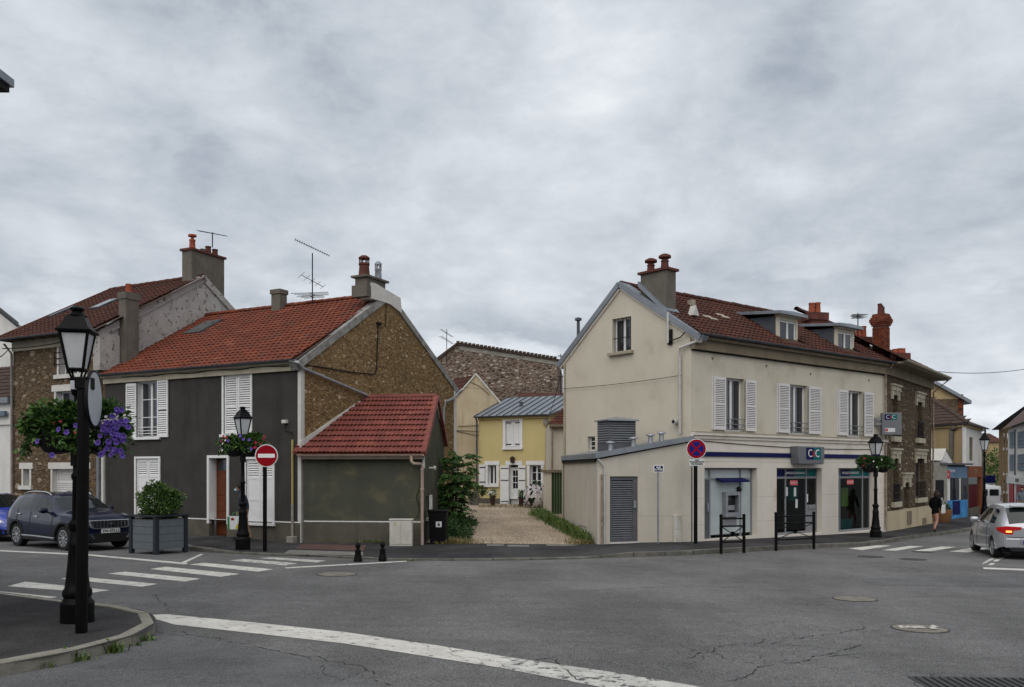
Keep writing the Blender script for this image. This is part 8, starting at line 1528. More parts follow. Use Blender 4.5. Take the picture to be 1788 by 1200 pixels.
# ---------------------------------------------------------------- vehicles
def car(name, label, pos, heading, sp, paint, clad=None, plate=None, group=None, cat='car'):
    """local x forward from the rear bumper, y left, z up; body lofted through cross-sections, other skins lifted from the same grid"""
    L_, W = sp['L'], sp['W'] / 2; t = thing(name, label, cat, pos, 0.0, group); hx = V((heading[0], heading[1], 0)).normalized(); hy = V((-hx.y, hx.x, 0)); o = V(pos)
    T = lambda x, y, z: o + hx * (x - L_ / 2) + hy * y + UP * z
    xr, xf, wr = sp['xr'], sp['xr'] + sp['wb'], sp['wheel']; ra = wr + 0.055
    xs = sorted(set([round(L_ * i / 84, 4) for i in range(85)] + [round(c + ra * math.cos(math.pi * k / 14), 4) for c in (xr, xf) for k in range(15)]))
    def line(pts, k=3):
        px_, pz = [p[0] for p in pts], [p[1] for p in pts]; d = np.linspace(0, L_, 400); z = np.interp(d, px_, pz); ker = np.ones(9) / 9
        for _ in range(k): z = np.convolve(np.pad(z, 4, mode='edge'), ker, 'valid')
        return lambda x: float(np.interp(x, d, z))
    top, belt, wid, wtop = line(sp['top'], 2), line(sp['belt']), line(sp['wid'], 2), line(sp['wtop']); sill = line(sp['sill'])
    NS, NG, NT = 9, 5, 5; rows = []
    for x in xs:
        zt = top(x); zb_ = min(belt(x), zt - 0.02); w = wid(x) * W; z0 = sill(x)
        for c in (xr, xf):
            if abs(x - c) < ra: z0 = max(z0, wr + math.sqrt(ra * ra - (x - c) ** 2))
        z0 = min(z0, zb_ - 0.05); sec = []
        for k in range(NS + 1):
            f_ = k / NS; z = z0 + (zb_ - z0) * f_; rel = (z - 0.2) / max(0.2, zb_ - 0.2); y = w * (0.955 + 0.045 * math.sin(math.pi * min(1, max(0, rel * 0.85 + 0.1)))) - 0.035 * max(0, rel - 0.78) / 0.22 * w; sec.append((y, z))
        yb = sec[-1][0]; wt = min(wtop(x) * W, yb * 0.985); cr = 0.035 + 0.03 * wt; zs = zt - cr
        if zs < zb_ + 0.01: zs = zb_ + 0.01
        for k in range(1, NG + 1):
            f_ = k / NG; y = yb + (wt - yb) * (f_ ** 1.15); sec.append((y, zb_ + (zs - zb_) * f_))
        for k in range(1, NT + 1): f_ = k / NT; sec.append((wt * (1 - f_), zs + (zt - zs) * math.sin(f_ * math.pi / 2) ** 0.9))
        rows.append(sec)
    n = NS + NG + NT + 1
    G = {s: [[T(x, s * y, z) for y, z in r] for x, r in zip(xs, rows)] for s in (1, -1)}
    def center(i, j): return (xs[i] + xs[i + 1]) / 2, (rows[i][j][0] + rows[i][j + 1][0] + rows[i + 1][j][0] + rows[i + 1][j + 1][0]) / 4, (rows[i][j][1] + rows[i][j + 1][1] + rows[i + 1][j][1] + rows[i + 1][j + 1][1]) / 4
    gl = sp['glass']
    def klass(i, j):
        x, y, z = center(i, j)
        if NS <= j < NS + NG - 1 and top(x) - belt(x) > 0.16:
            for a, e in gl['side']:
                if a < x < e: return 'side_window'
        if j >= NS + NG:
            if gl['front'][0] < x < gl['front'][1]: return 'windscreen'
            if gl['rear'][0] < x < gl['rear'][1]: return 'rear_window'
        return 'body'
    bins = {}
    for s in (1, -1):
        for i in range(len(xs) - 1):
            for j in range(n - 1): k = klass(i, j); k = k + ('_l' if s > 0 else '_r') if k == 'side_window' else k; bins.setdefault(k, MB()).face([G[s][i][j], G[s][i + 1][j], G[s][i + 1][j + 1], G[s][i][j + 1]])
    for i in (0, len(xs) - 1):
        for j in range(n - 1): bins['body'].face([G[1][i][j], G[1][i][j + 1], G[-1][i][j + 1], G[-1][i][j]])
    body = bins.pop('body').build('body', paint, t, 38)
    for k, b in bins.items(): b.build(k.replace('_l', '').replace('_r', '') if k.startswith('side') else k, 'car_glass', t, 50)
    fl = MB(); fl.box(Fr(T(0, 0, 0), hx, hy), 0.25, L_ - 0.25, 0.22, 0.42, -W * 0.8, W * 0.8); fl.build('underside', 'car_trim', t)
    def lift(nm, cond, m, off=0.006, sides=(1, -1), parent=t):
        for s in sides:
            b = MB()
            for i in range(len(xs) - 1):
                for j in range(n - 1):
                    c = center(i, j)
                    if cond(*c, j):
                        q = [G[s][i][j], G[s][i + 1][j], G[s][i + 1][j + 1], G[s][i][j + 1]]; nn = (q[1] - q[0]).cross(q[3] - q[0]).normalized(); cen = sum(q, V((0, 0, 0))) / 4; out = cen - T(c[0], 0, 0.7)
                        if nn.dot(out) < 0: nn = -nn
                        b.face([p + nn * off for p in q])
            if b.f: b.build(nm, m, parent, 60)
    if clad: lift('cladding', lambda x, y, z, j: j < NS and (z < sp['sillz'] or any((x - c) ** 2 + (z - wr) ** 2 < (ra + 0.055) ** 2 for c in (xr, xf))), clad, 0.012)
    # arch lips, wheel wells and wheels
    for c in (xr, xf):
        for s in (1, -1):
            a = MB(); y = s * (wid(c) * W * 0.97); pts = [T(c + ra * math.cos(a_), y, wr + ra * math.sin(a_)) for a_ in np.linspace(0, math.pi, 17)]
            MB().tube(pts, 0.022, 6).build('arch_lip', clad or paint, t, 50)
            well = MB(); p2 = [T(c + ra * math.cos(a_), y - s * 0.32, wr + ra * math.sin(a_)) for a_ in np.linspace(0, math.pi, 17)]
            for k in range(16): well.face([pts[k], pts[k + 1], p2[k + 1], p2[k]])
            well.face(p2); well.build('wheel_well', 'car_trim', t)
            wf = Fr(T(c, s * (W - 0.03), wr), hx, UP, hy * s); wh = MB().lathe([(wr * 0.66, -0.20), (wr * 0.93, -0.21), (wr, -0.18), (wr, -0.03), (wr * 0.95, 0.0), (wr * 0.67, 0.0), (wr * 0.66, -0.02)], fr=wf, n=28).build('wheel', 'rubber', t, 40)
            rim = MB().lathe([(wr * 0.66, -0.03), (wr * 0.66, 0.004), (wr * 0.62, 0.006), (wr * 0.60, -0.06)], fr=wf, n=28)
            for k in range(sp.get('spokes', 5)):
                a_ = 2 * math.pi * k / sp.get('spokes', 5); q = lambda r, da, d: wf.P(r * math.cos(a_ + da), d, r * math.sin(a_ + da)); rim.raw([q(wr * 0.14, -0.22, -0.01), q(wr * 0.62, -0.15, 0.0), q(wr * 0.62, 0.10, 0.0), q(wr * 0.14, 0.22, -0.01), q(wr * 0.14, -0.22, -0.05), q(wr * 0.62, -0.15, -0.05), q(wr * 0.62, 0.10, -0.05), q(wr * 0.14, 0.22, -0.05)], [(0, 1, 2, 3), (0, 1, 5, 4), (2, 3, 7, 6)])
            rim.lathe([(wr * 0.15, -0.03), (wr * 0.15, 0.0), (wr * 0.05, 0.008)], fr=wf, n=12); rim.build('rim', 'alloy', wh, 40); MB().lathe([(wr * 0.655, -0.075), (wr * 0.655, -0.06)], fr=wf, n=20).build('brake_disc', 'car_trim', wh)
    # mirrors, handles, door seams
    for s in (1, -1):
        xm = sp['mirror']; zm = belt(xm) + 0.07; ym = wid(xm) * W * 0.96; mb = MB().lathe([(0.02, -0.10), (0.07, -0.09), (0.085, 0.0), (0.07, 0.09), (0.02, 0.11)], fr=Fr(T(xm, s * (ym + 0.12), zm + 0.02), hx, UP, hy) if False else Fr(T(xm, s * (ym + 0.11), zm + 0.02), hx, UP, hy), n=10); mb.tube([T(xm, s * (ym - 0.06), zm - 0.05), T(xm, s * (ym + 0.05), zm - 0.02)], 0.025, 6); mb.build('mirror', paint, t, 60)
        for xd in sp['handles']: z = belt(xd) - 0.12; y = s * (wid(xd) * W * 0.985 + 0.005); MB().tube([T(xd - 0.09, y, z), T(xd - 0.05, y + s * 0.025, z), T(xd + 0.05, y + s * 0.025, z), T(xd + 0.09, y, z)], 0.013, 6).build('door_handle', 'chrome' if clad else paint, t, 50)
    for xd in sp['seams']: lift('door_seam', lambda x, y, z, j: j < NS and abs(x - xd) < 0.027 and z > sp['sillz'], 'car_trim', 0.0015)
    if 'rails' in sp:
        a, e = sp['rails']
        for s in (1, -1): MB().tube([T(x, s * (wtop(x) * W * 0.97), top(x) - 0.035 + 0.05 * math.sin(math.pi * min(1, (x - a) / 0.3, (e - x) / 0.3) / 2)) for x in np.linspace(a, e, 14)], 0.02, 6).build('roof_rail', 'chrome', t, 60)
    return t, T, lift, dict(top=top, belt=belt, wid=wid, W=W, xs=xs, hx=hx, hy=hy, NS=NS, NG=NG, xr=xr, xf=xf)
SUV = dict(L=4.30, W=1.785, xr=0.84, wb=2.60, wheel=0.35, top=[(0, 1.04), (0.04, 1.16), (0.14, 1.32), (0.36, 1.49), (0.75, 1.565), (1.4, 1.60), (1.9, 1.595), (2.25, 1.56), (2.5, 1.48), (3.12, 1.15), (3.26, 1.10), (3.85, 1.05), (4.14, 0.99), (4.25, 0.90), (4.30, 0.74)], belt=[(0, 0.98), (0.4, 1.13), (1.2, 1.08), (2.4, 1.02), (3.2, 0.99), (3.9, 0.95), (4.15, 0.88), (4.3, 0.68)], wid=[(0, 0.78), (0.14, 0.92), (0.5, 0.985), (1.2, 1.0), (3.3, 1.0), (3.8, 0.96), (4.1, 0.86), (4.24, 0.76), (4.3, 0.70)], wtop=[(0, 0.62), (0.5, 0.66), (1.5, 0.69), (2.4, 0.66), (3.1, 0.80), (3.6, 0.84), (4.1, 0.72), (4.3, 0.60)], sill=[(0, 0.42), (0.4, 0.30), (1, 0.25), (3.2, 0.25), (3.9, 0.24), (4.3, 0.32)], sillz=0.40, glass=dict(side=[(0.62, 0.90), (0.97, 1.62), (1.72, 2.66)], front=(2.44, 3.16), rear=(0.10, 0.36)), mirror=2.60, handles=(1.02, 1.98), seams=(0.92, 1.68, 2.88), rails=(0.75, 2.30), spokes=10)
C3 = dict(L=3.94, W=1.73, xr=0.72, wb=2.46, wheel=0.305, top=[(0, 0.86), (0.05, 0.98), (0.10, 1.04), (0.20, 1.20), (0.36, 1.44), (0.48, 1.50), (1.1, 1.53), (1.75, 1.52), (2.15, 1.46), (2.95, 1.06), (3.15, 0.99), (3.6, 0.90), (3.83, 0.78), (3.94, 0.60)], belt=[(0, 0.84), (0.3, 0.98), (1.0, 0.97), (2.2, 0.92), (3.0, 0.88), (3.6, 0.80), (3.94, 0.55)], wid=[(0, 0.80), (0.10, 0.91), (0.4, 0.985), (1.0, 1.0), (2.9, 1.0), (3.4, 0.95), (3.75, 0.82), (3.94, 0.64)], wtop=[(0, 0.64), (0.4, 0.68), (1.2, 0.70), (2.2, 0.66), (2.9, 0.80), (3.4, 0.80), (3.94, 0.55)], sill=[(0, 0.40), (0.35, 0.28), (1, 0.22), (2.8, 0.22), (3.5, 0.22), (3.94, 0.28)], sillz=0.30, glass=dict(side=[(0.62, 1.22), (1.30, 2.45)], front=(2.06, 2.95), rear=(0.115, 0.40)), mirror=2.35, handles=(0.98, 1.62), seams=(1.26, 2.42), spokes=8)
VAN = dict(L=4.40, W=1.83, xr=0.75, wb=2.73, wheel=0.32, top=[(0, 1.35), (0.03, 1.70), (0.12, 1.80), (0.6, 1.84), (2.4, 1.84), (2.8, 1.76), (3.5, 1.20), (3.7, 1.10), (4.2, 0.95), (4.4, 0.65)], belt=[(0, 1.05), (1, 1.08), (2.6, 1.05), (3.4, 0.98), (4.4, 0.6)], wid=[(0, 0.93), (0.1, 0.98), (0.5, 1.0), (3.4, 1.0), (4.0, 0.9), (4.4, 0.7)], wtop=[(0, 0.82), (0.5, 0.84), (2.5, 0.82), (3.4, 0.82), (4.4, 0.6)], sill=[(0, 0.34), (1, 0.28), (4.4, 0.30)], sillz=0.42, glass=dict(side=[(2.35, 3.15)], front=(2.75, 3.52), rear=(-1, -0.5)), mirror=3.0, handles=(2.3, 1.4), seams=(2.2, 1.3), spokes=5)
def place(u0, v0, u1, v1, sp, side):
    """rear and front wheel contact pixels of the visible side give position and heading"""
    r, f_ = ground(u0, v0), ground(u1, v1); d = (flat(f_) - flat(r)).normalized(); inn = V((-d.y, d.x, 0)) * side; mid = (flat(r) + flat(f_)) / 2; x_c = sp['xr'] + sp['wb'] / 2 - sp['L'] / 2
    c = mid + inn * (sp['W'] / 2 - 0.1) - d * x_c; return V((c.x, c.y, gz(c.x, c.y))), d
# navy crossover parked on the left
pos, hd = place(27, 953, 121, 962, SUV, 1)
t, T, lift, q = car('parked_car', 'dark navy crossover parked before the stone house, facing right', pos, hd, SUV, 'car_navy', 'car_trim', group='parked cars'); W = q['W']
NS, NG = q['NS'], q['NG']
lift('headlight', lambda x, y, z, j: 3.82 < x < 4.22 and 0.68 < z < 0.90 and j < NS + 1 and y > 0.45, 'lamp_clear', 0.010)
lift('tail_light', lambda x, y, z, j: x < 0.20 and 0.80 < z < 1.0, 'lamp_red', 0.010)
f = Fr(T(4.30, 0, 0), -q['hy'], q['hx']); g = MB().prism(f, [(-0.62, 0.86), (0.62, 0.86), (0.56, 0.66), (0.46, 0.62), (-0.46, 0.62), (-0.56, 0.66)], -0.10, 0.03).build('grille', 'chrome', t, bevel=0.015); MB().prism(f, [(-0.55, 0.83), (0.55, 0.83), (0.50, 0.68), (0.43, 0.65), (-0.43, 0.65), (-0.50, 0.68)], 0.03, 0.034).build('grille_opening', 'car_trim', g)
for k in range(11): MB().box(f, -0.5 + k * 0.1 - 0.012, -0.5 + k * 0.1 + 0.012, 0.66, 0.825, 0.034, 0.048).build('grille_bar', 'chrome', g)
MB().lathe([(0.06, 0.0), (0.06, 0.02)], fr=Fr(f.P(0, 0.745, 0.045), f.a, f.n, UP), n=16).build('badge', 'chrome', g)
MB().prism(f, [(-0.70, 0.50), (0.70, 0.50), (0.62, 0.30), (0.45, 0.24), (-0.45, 0.24), (-0.62, 0.30)], -0.25, 0.02).build('lower_intake', 'car_trim', t, bevel=0.02)
pl = MB().box(f, -0.26, 0.26, 0.50, 0.61, 0.0, 0.045).build('number_plate', 'print_white', t); text_mesh('plate_text', 'EW-472-LS', Fr(f.P(0, 0.555, 0.047), f.a, f.n), 0.105, 'print_black', pl, bold=0.002); 
for s in (-1, 1): MB().prism(f, [(s * 0.44, 0.36), (s * 0.56, 0.50), (s * 0.60, 0.50), (s * 0.50, 0.34)], -0.12, 0.035).build('bumper_trim', 'chrome', t); MB().lathe([(0.05, 0.0), (0.05, 0.02)], fr=Fr(f.P(s * 0.66, 0.46, -0.10), f.a, f.n, UP), n=12).build('fog_light', 'lamp_clear', t)
for s in (-1, 1): MB().tube([T(0.86 + 0.36, s * W * 0.985, 0.36), T(2.0, s * W * 0.99, 0.36), T(3.02, s * W * 0.985, 0.34)], 0.028, 6).build('sill_trim', 'galvanised', t)
# bright blue car behind it, cut by the frame
hb = hd; pb = pos - hd * 5.05 + V((-hd.y, hd.x, 0)) * 0.25; pb.z = gz(pb.x, pb.y); B2 = dict(C3); B2.update(L=4.1, mirror=2.45)
t, T, lift, q = car('parked_car', 'bright blue car parked behind the navy crossover at the left edge', pb, hb, B2, 'car_blue', None, group='parked cars')
lift('headlight', lambda x, y, z, j: 3.35 < x < 3.86 and 0.62 < z < 0.82 and j < NS + 1 and y > 0.42, 'lamp_clear', 0.010); f = Fr(T(3.98, 0, 0), -q['hy'], q['hx']); MB().prism(f, [(-0.62, 0.40), (0.62, 0.40), (0.55, 0.26), (-0.55, 0.26)], -0.3, 0.02).build('lower_intake', 'car_trim', t); MB().box(f, -0.26, 0.26, 0.44, 0.55, -0.1, 0.05).build('number_plate', 'print_white', t)
lift('day_light', lambda x, y, z, j: 3.5 < x < 3.75 and 0.42 < z < 0.52 and j < NS, 'lamp_clear', 0.010)
# silver hatchback leaving on the right
pos, hd = place(1735, 973, 1703, 963, C3, -1)
t, T, lift, q = car('moving_car', 'silver hatchback seen from behind at the right edge with its indicator lit', pos, hd, C3, 'car_silver', None)
W = q['W']; f = Fr(T(0.0, 0, 0), q['hy'], -q['hx'])
for s in (1, -1):
    tl = MB().prism(f, [(s * 0.28, 0.92), (s * 0.66, 0.94), (s * 0.66, 0.72), (s * 0.50, 0.72), (s * 0.47, 0.83), (s * 0.30, 0.85)], -0.1, 0.012); wrap = [(-0.012, 0.66), (0.01, 0.72), (0.06, 0.78), (0.13, 0.825), (0.22, 0.85)]
    for k in range(4):
        (xa, ya), (xb, yb) = wrap[k], wrap[k + 1]; h0, h1 = 0.94 - 0.012 * k, 0.94 - 0.012 * (k + 1); l0, l1 = 0.72 + 0.028 * k, 0.72 + 0.028 * (k + 1); tl.face([T(xa, s * ya, l0), T(xb, s * yb, l1), T(xb, s * yb, h1), T(xa, s * ya, h0)])
    tl.build('tail_lamp', 'lamp_red', t, 50)
MB().prism(f, [(0.52, 0.82), (0.66, 0.82), (0.66, 0.77), (0.52, 0.77)], 0.012, 0.018).build('indicator', 'lamp_lit', t); MB().prism(f, [(-0.52, 0.82), (-0.66, 0.82), (-0.66, 0.77), (-0.52, 0.77)], 0.012, 0.018).build('indicator', 'lamp_clear', t)
MB().box(f, -0.62, 0.62, 0.640, 0.652, -0.05, 0.006).build('tailgate_seam', 'car_trim', t); MB().prism(f, [(-0.66, 0.62), (0.66, 0.62), (0.68, 0.36), (-0.68, 0.36)], -0.12, 0.035).build('rear_bumper', 'car_silver', t, bevel=0.03); MB().prism(f, [(-0.60, 0.36), (0.60, 0.36), (0.52, 0.27), (-0.52, 0.27)], -0.25, 0.02).build('rear_valance', 'car_trim', t)
pl = MB().box(f, -0.26, 0.26, 0.46, 0.57, 0.03, 0.045).build('number_plate', 'print_white', t); MB().box(f, 0.215, 0.26, 0.46, 0.57, 0.045, 0.047).build('plate_band', 'sign_blue', pl); MB().box(f, -0.34, 0.34, 0.44, 0.60, 0.028, 0.036).build('plate_recess', 'galvanised', t)
MB().prism(Fr(T(0.36, 0, 0), q['hy'], -q['hx']), [(-0.5, 1.49), (0.5, 1.49), (0.48, 1.44), (-0.48, 1.44)], -0.05, 0.14).build('spoiler', 'car_silver', t, bevel=0.015)
# white vans parked far down the street
for (u, Y, lab) in ((1742, 60.0, 'white van parked down the street, seen from behind'), (1722, 74.0, 'second white van further down the street behind the first')):
    x = (u - CX) / F * Y; p = V((x + 0.3, Y + 2, gz(x, Y))); t, T, lift, q = car('parked_van', lab, p, V((0.42, 0.9, 0)), VAN, 'car_white', None, group='white vans', cat='van')
    f = Fr(T(0.02, 0, 0), q['hy'], -q['hx'])
    for s in (1, -1): MB().box(f, min(s * 0.06, s * 0.62), max(s * 0.06, s * 0.62), 1.10, 1.55, -0.03, 0.03).build('rear_window', 'car_glass', t); MB().box(f, min(s * 0.72, s * 0.82), max(s * 0.72, s * 0.82), 0.75, 1.15, -0.03, 0.02).build('tail_light', 'lamp_red', t)
    MB().box(f, -0.28, 0.28, 0.62, 0.74, -0.02, 0.03).build('number_plate', 'print_paper', t)
# ---------------------------------------------------------------- unseen terrace behind the viewer, added to darken reflections in glass and paint
for k, (x0, x1, y0, h, m, lab) in enumerate(((-26, -9, -9.0, 7.2, 'tan_render', 'unseen tan terrace house added behind the viewer for reflections, left'), (-8.9, 5, -8.0, 6.4, 'rubble_brown', 'unseen stone terrace house added directly behind the viewer for reflections'), (5.1, 24, -10.0, 7.6, 'white_render', 'unseen white terrace house added behind the viewer for reflections, right'))):
    f = Fr((x0, y0, 0), (1, 0, 0), (0, 1, 0)); t = thing('reflection_terrace', lab, 'house', (x0, y0, 0.2)); w = x1 - x0; MB().box(f, 0, w, -0.5, h, -7, 0).build('wall', m, t)
    MB().prism(Fr(f.P(-0.2, 0, 0), (0, -1, 0), (-1, 0, 0)), [(-0.4, h), (7.4, h), (3.5, h + 2.8)], -w - 0.4, 0).build('roof', 'tile_brown', t)
    n = int(w / 3.2)
    for i in range(n):
        x = (i + 0.5) * w / n
        for z in (0.9, 4.0): wd = MB().box(f, x - 0.5, x + 0.5, z, z + 1.6, -0.05, 0.02).build('window', 'glass_pane', t); MB().box(f, x - 0.6, x + 0.6, z - 0.1, z, 0, 0.12).build('sill', 'pale_trim', wd)
# ---------------------------------------------------------------- people
def figure(name, label, pos, heading, joints, bones, mats, extras):
    """one continuous skinned body; every face takes the clothing of its nearest bone"""
    t = thing(name, label, 'person', pos); hx = V((*heading, 0)).normalized(); hy = V((-hx.y, hx.x, 0)); o = V(pos); T = lambda p: o + hx * p[0] + hy * p[1] + UP * p[2]
    names = list(joints); me = bpy.data.meshes.new('body'); me.from_pydata([T(joints[k][:3]) for k in names], [(names.index(a), names.index(c)) for a, c, _ in bones], []); ob = bpy.data.objects.new('tmp', me); col.objects.link(ob)
    sk = ob.modifiers.new('skin', 'SKIN'); sk.branch_smoothing = 0.4; ss = ob.modifiers.new('sub', 'SUBSURF'); ss.levels = 2; ss.render_levels = 2
    for i, k in enumerate(names): r = joints[k][3]; r = r if isinstance(r, tuple) else (r, r); me.skin_vertices[0].data[i].radius = r; me.skin_vertices[0].data[i].use_root = (k == 'pelvis')
    dg = bpy.context.evaluated_depsgraph_get(); dg.update(); m2 = bpy.data.meshes.new_from_object(ob.evaluated_get(dg)); bpy.data.objects.remove(ob)
    ml = sorted(set(m for _, _, m in bones)); m2.materials.clear(); [m2.materials.append(M[m]) for m in ml]
    seg = [(T(joints[a][:3]), T(joints[c][:3]), ml.index(m), max(joints[a][3]) if isinstance(joints[a][3], tuple) else joints[a][3]) for a, c, m in bones]
    for p in m2.polygons:
        c = p.center; best = None
        for a, b_, m, r in seg:
            ab = b_ - a; tt = max(0, min(1, (c - a).dot(ab) / max(ab.length_squared, 1e-9))); d = (c - a - ab * tt).length - r * 0.6
            if best is None or d < best[0]: best = (d, m)
        p.material_index = best[1]; p.use_smooth = True
    m2.name = 'body'; bo = bpy.data.objects.new('body', m2); col.objects.link(bo); attach(bo, t); extras(t, T, hx, hy); return t, T
def fingers(J, B, hand, d, side, m='skin'):
    h = J[hand]
    for k in range(4): n = f'{hand}f{k}'; J[n] = (h[0] + d[0] * 0.07 + (k - 1.5) * 0.018, h[1] + d[1] * 0.07, h[2] + d[2] * (0.075 + 0.01 * (k in (1, 2))), 0.009); B.append((hand, n, m))
    J[hand + 't'] = (h[0] + 0.045, h[1], h[2] - 0.02, 0.010); B.append((hand, hand + 't', m))
def face_bits(t, T, c, fwd, hairm, long_hair=False, mask=False):
    """hair shell, ears, eyes, nose and mouth on the head centred at c (local)"""
    x, y, z = c; b = MB(); n = 10
    for i in range(6):
        for k in range(n):
            a0, a1 = 2 * math.pi * k / n, 2 * math.pi * (k + 1) / n; e0, e1 = math.pi / 2 - i * 0.30, math.pi / 2 - (i + 1) * 0.30
            if i > 2 and math.cos((a0 + a1) / 2) > 0.35: continue
            q = lambda a, e: T((x - 0.008 + 0.112 * math.cos(e) * math.cos(a), y + 0.090 * math.cos(e) * math.sin(a), z + 0.015 + 0.118 * math.sin(e))); b.face([q(a0, e0), q(a1, e0), q(a1, e1), q(a0, e1)])
    b.build('hair', hairm, t, True)
    for s in (-1, 1): MB().lathe([(0.004, -0.03), (0.016, -0.015), (0.018, 0.01), (0.006, 0.03)], T((x, y + s * 0.085, z - 0.01)), 8).build('ear', 'skin', t, True); MB().lathe([(0.003, -0.008), (0.009, 0), (0.003, 0.008)], T((x + 0.098, y + s * 0.034, z + 0.01)), 8).build('eye', 'hair', t, True)
    if mask: MB().lathe([(0.03, -0.055), (0.062, -0.03), (0.066, 0.01), (0.03, 0.035)], T((x + 0.055, y, z - 0.045)), 10).build('face_mask', 'mask_blue', t, True)
    else: MB().lathe([(0.006, -0.025), (0.016, -0.012), (0.006, 0.02)], T((x + 0.108, y, z - 0.015)), 8).build('nose', 'skin', t, True); MB().lathe([(0.004, -0.006), (0.02, 0), (0.004, 0.006)], T((x + 0.092, y, z - 0.055)), 8).build('mouth', 'print_pink', t, True)
# man with a shopping bag, walking left behind the lamp
J = dict(pelvis=(-0.01, 0, 0.90, (0.165, 0.165)), waist=(0.0, 0, 1.05, (0.18, 0.18)), chest=(0.05, 0, 1.28, (0.20, 0.20)), neck0=(0.12, 0, 1.45, (0.11, 0.11)), neck=(0.17, 0, 1.50, 0.055), head=(0.21, 0, 1.60, (0.082, 0.098)), crown=(0.21, 0, 1.67, (0.068, 0.075)),
         shl=(0.08, 0.20, 1.36, 0.09), ell=(0.02, 0.25, 1.12, 0.055), wrl=(0.16, 0.24, 0.92, 0.038), hl=(0.19, 0.24, 0.85, 0.038), shr=(0.08, -0.20, 1.36, 0.09), elr=(0.09, -0.24, 1.11, 0.055), wrr=(0.23, -0.23, 0.90, 0.038), hr=(0.26, -0.23, 0.83, 0.038),
         hipl=(0, 0.09, 0.84, 0.10), knl=(-0.06, 0.10, 0.46, 0.068), anl=(-0.22, 0.10, 0.10, 0.045), tol=(-0.08, 0.11, 0.04, 0.042), hipr=(0, -0.09, 0.84, 0.10), knr=(0.17, -0.10, 0.48, 0.068), anr=(0.24, -0.10, 0.09, 0.045), tor=(0.40, -0.10, 0.045, 0.042))
B = [('pelvis', 'waist', 'jacket_navy'), ('waist', 'chest', 'jacket_navy'), ('chest', 'neck0', 'jacket_navy'), ('neck0', 'neck', 'jacket_grey'), ('neck', 'head', 'skin'), ('head', 'crown', 'skin'), ('chest', 'shl', 'jacket_navy'), ('shl', 'ell', 'jacket_navy'), ('ell', 'wrl', 'jacket_navy'), ('wrl', 'hl', 'skin'), ('chest', 'shr', 'jacket_navy'), ('shr', 'elr', 'jacket_navy'), ('elr', 'wrr', 'jacket_navy'), ('wrr', 'hr', 'skin'), ('pelvis', 'hipl', 'chinos'), ('hipl', 'knl', 'chinos'), ('knl', 'anl', 'chinos'), ('anl', 'tol', 'shoe'), ('pelvis', 'hipr', 'chinos'), ('hipr', 'knr', 'chinos'), ('knr', 'anr', 'chinos'), ('anr', 'tor', 'shoe')]
fingers(J, B, 'hl', (0, 0, -1), 1); fingers(J, B, 'hr', (0.2, 0, -1), -1)
pm = ground(428, 943.5, 0.12)
tm, TM = figure('person', 'person in navy jacket and tan trousers walking left behind the lamp, wearing a mask', pm, (-1, -0.12), J, B, None, lambda t, T, hx, hy: face_bits(t, T, (0.215, 0, 1.615), hx, 'hair', mask=True))
# his shopping bag
def bag(label, T, x, y, z, w, h):
    b0 = T((x, y, z)); t = thing('shopping_bag', label, 'bag', b0); P = lambda a, d, c: T((x + a, y + d, z + c)); ww = w / 2
    body = MB().raw([P(-ww, -0.05, 0), P(ww, -0.05, 0), P(ww, 0.05, 0), P(-ww, 0.05, 0), P(-ww * 1.06, -0.09, h), P(ww * 1.06, -0.09, h), P(ww * 1.06, 0.09, h), P(-ww * 1.06, 0.09, h)], [(0, 1, 2, 3), (0, 1, 5, 4), (1, 2, 6, 5), (2, 3, 7, 6), (3, 0, 4, 7)]).build('bag_body', 'print_white', t)
    s = 1
    pn = lambda a, c, e=0.0: P(a, 0.05 + 0.04 * c / h + 0.006 + e, c)
    MB().raw([pn(ww * 0.98, 0.0), pn(ww * 0.98, h * 0.98), pn(ww * 0.72, h * 0.98), pn(ww * 0.72, 0.0)], [(0, 1, 2, 3)]).build('green_panel', 'bag_green', t); MB().raw([pn(-ww * 0.98, 0.02), pn(-ww * 0.98, h * 0.62), pn(-ww * 0.6, h * 0.58), pn(-ww * 0.2, h * 0.36), pn(0.0, 0.02)], [(0, 1, 2, 3, 4)]).build('yellow_panel', 'bag_yellow', t)
    MB().raw([pn(0.03, h * 0.70, 0.002), pn(0.03, h * 0.88, 0.002), pn(0.12, h * 0.88, 0.002), pn(0.12, h * 0.70, 0.002)], [(0, 1, 2, 3)]).build('red_mark', 'sign_red', t)
    for d in (-0.07, 0.07): MB().tube([P(-ww * 0.4, d, h - 0.02), P(-ww * 0.3, d * 0.4, h + 0.12), P(ww * 0.3, d * 0.4, h + 0.12), P(ww * 0.4, d, h - 0.02)], 0.008, 5).build('handle', 'bag_green', t)
bag('white shopping bag with green and yellow panels held by the masked person', TM, 0.24, 0.24, 0.36, 0.46, 0.40)
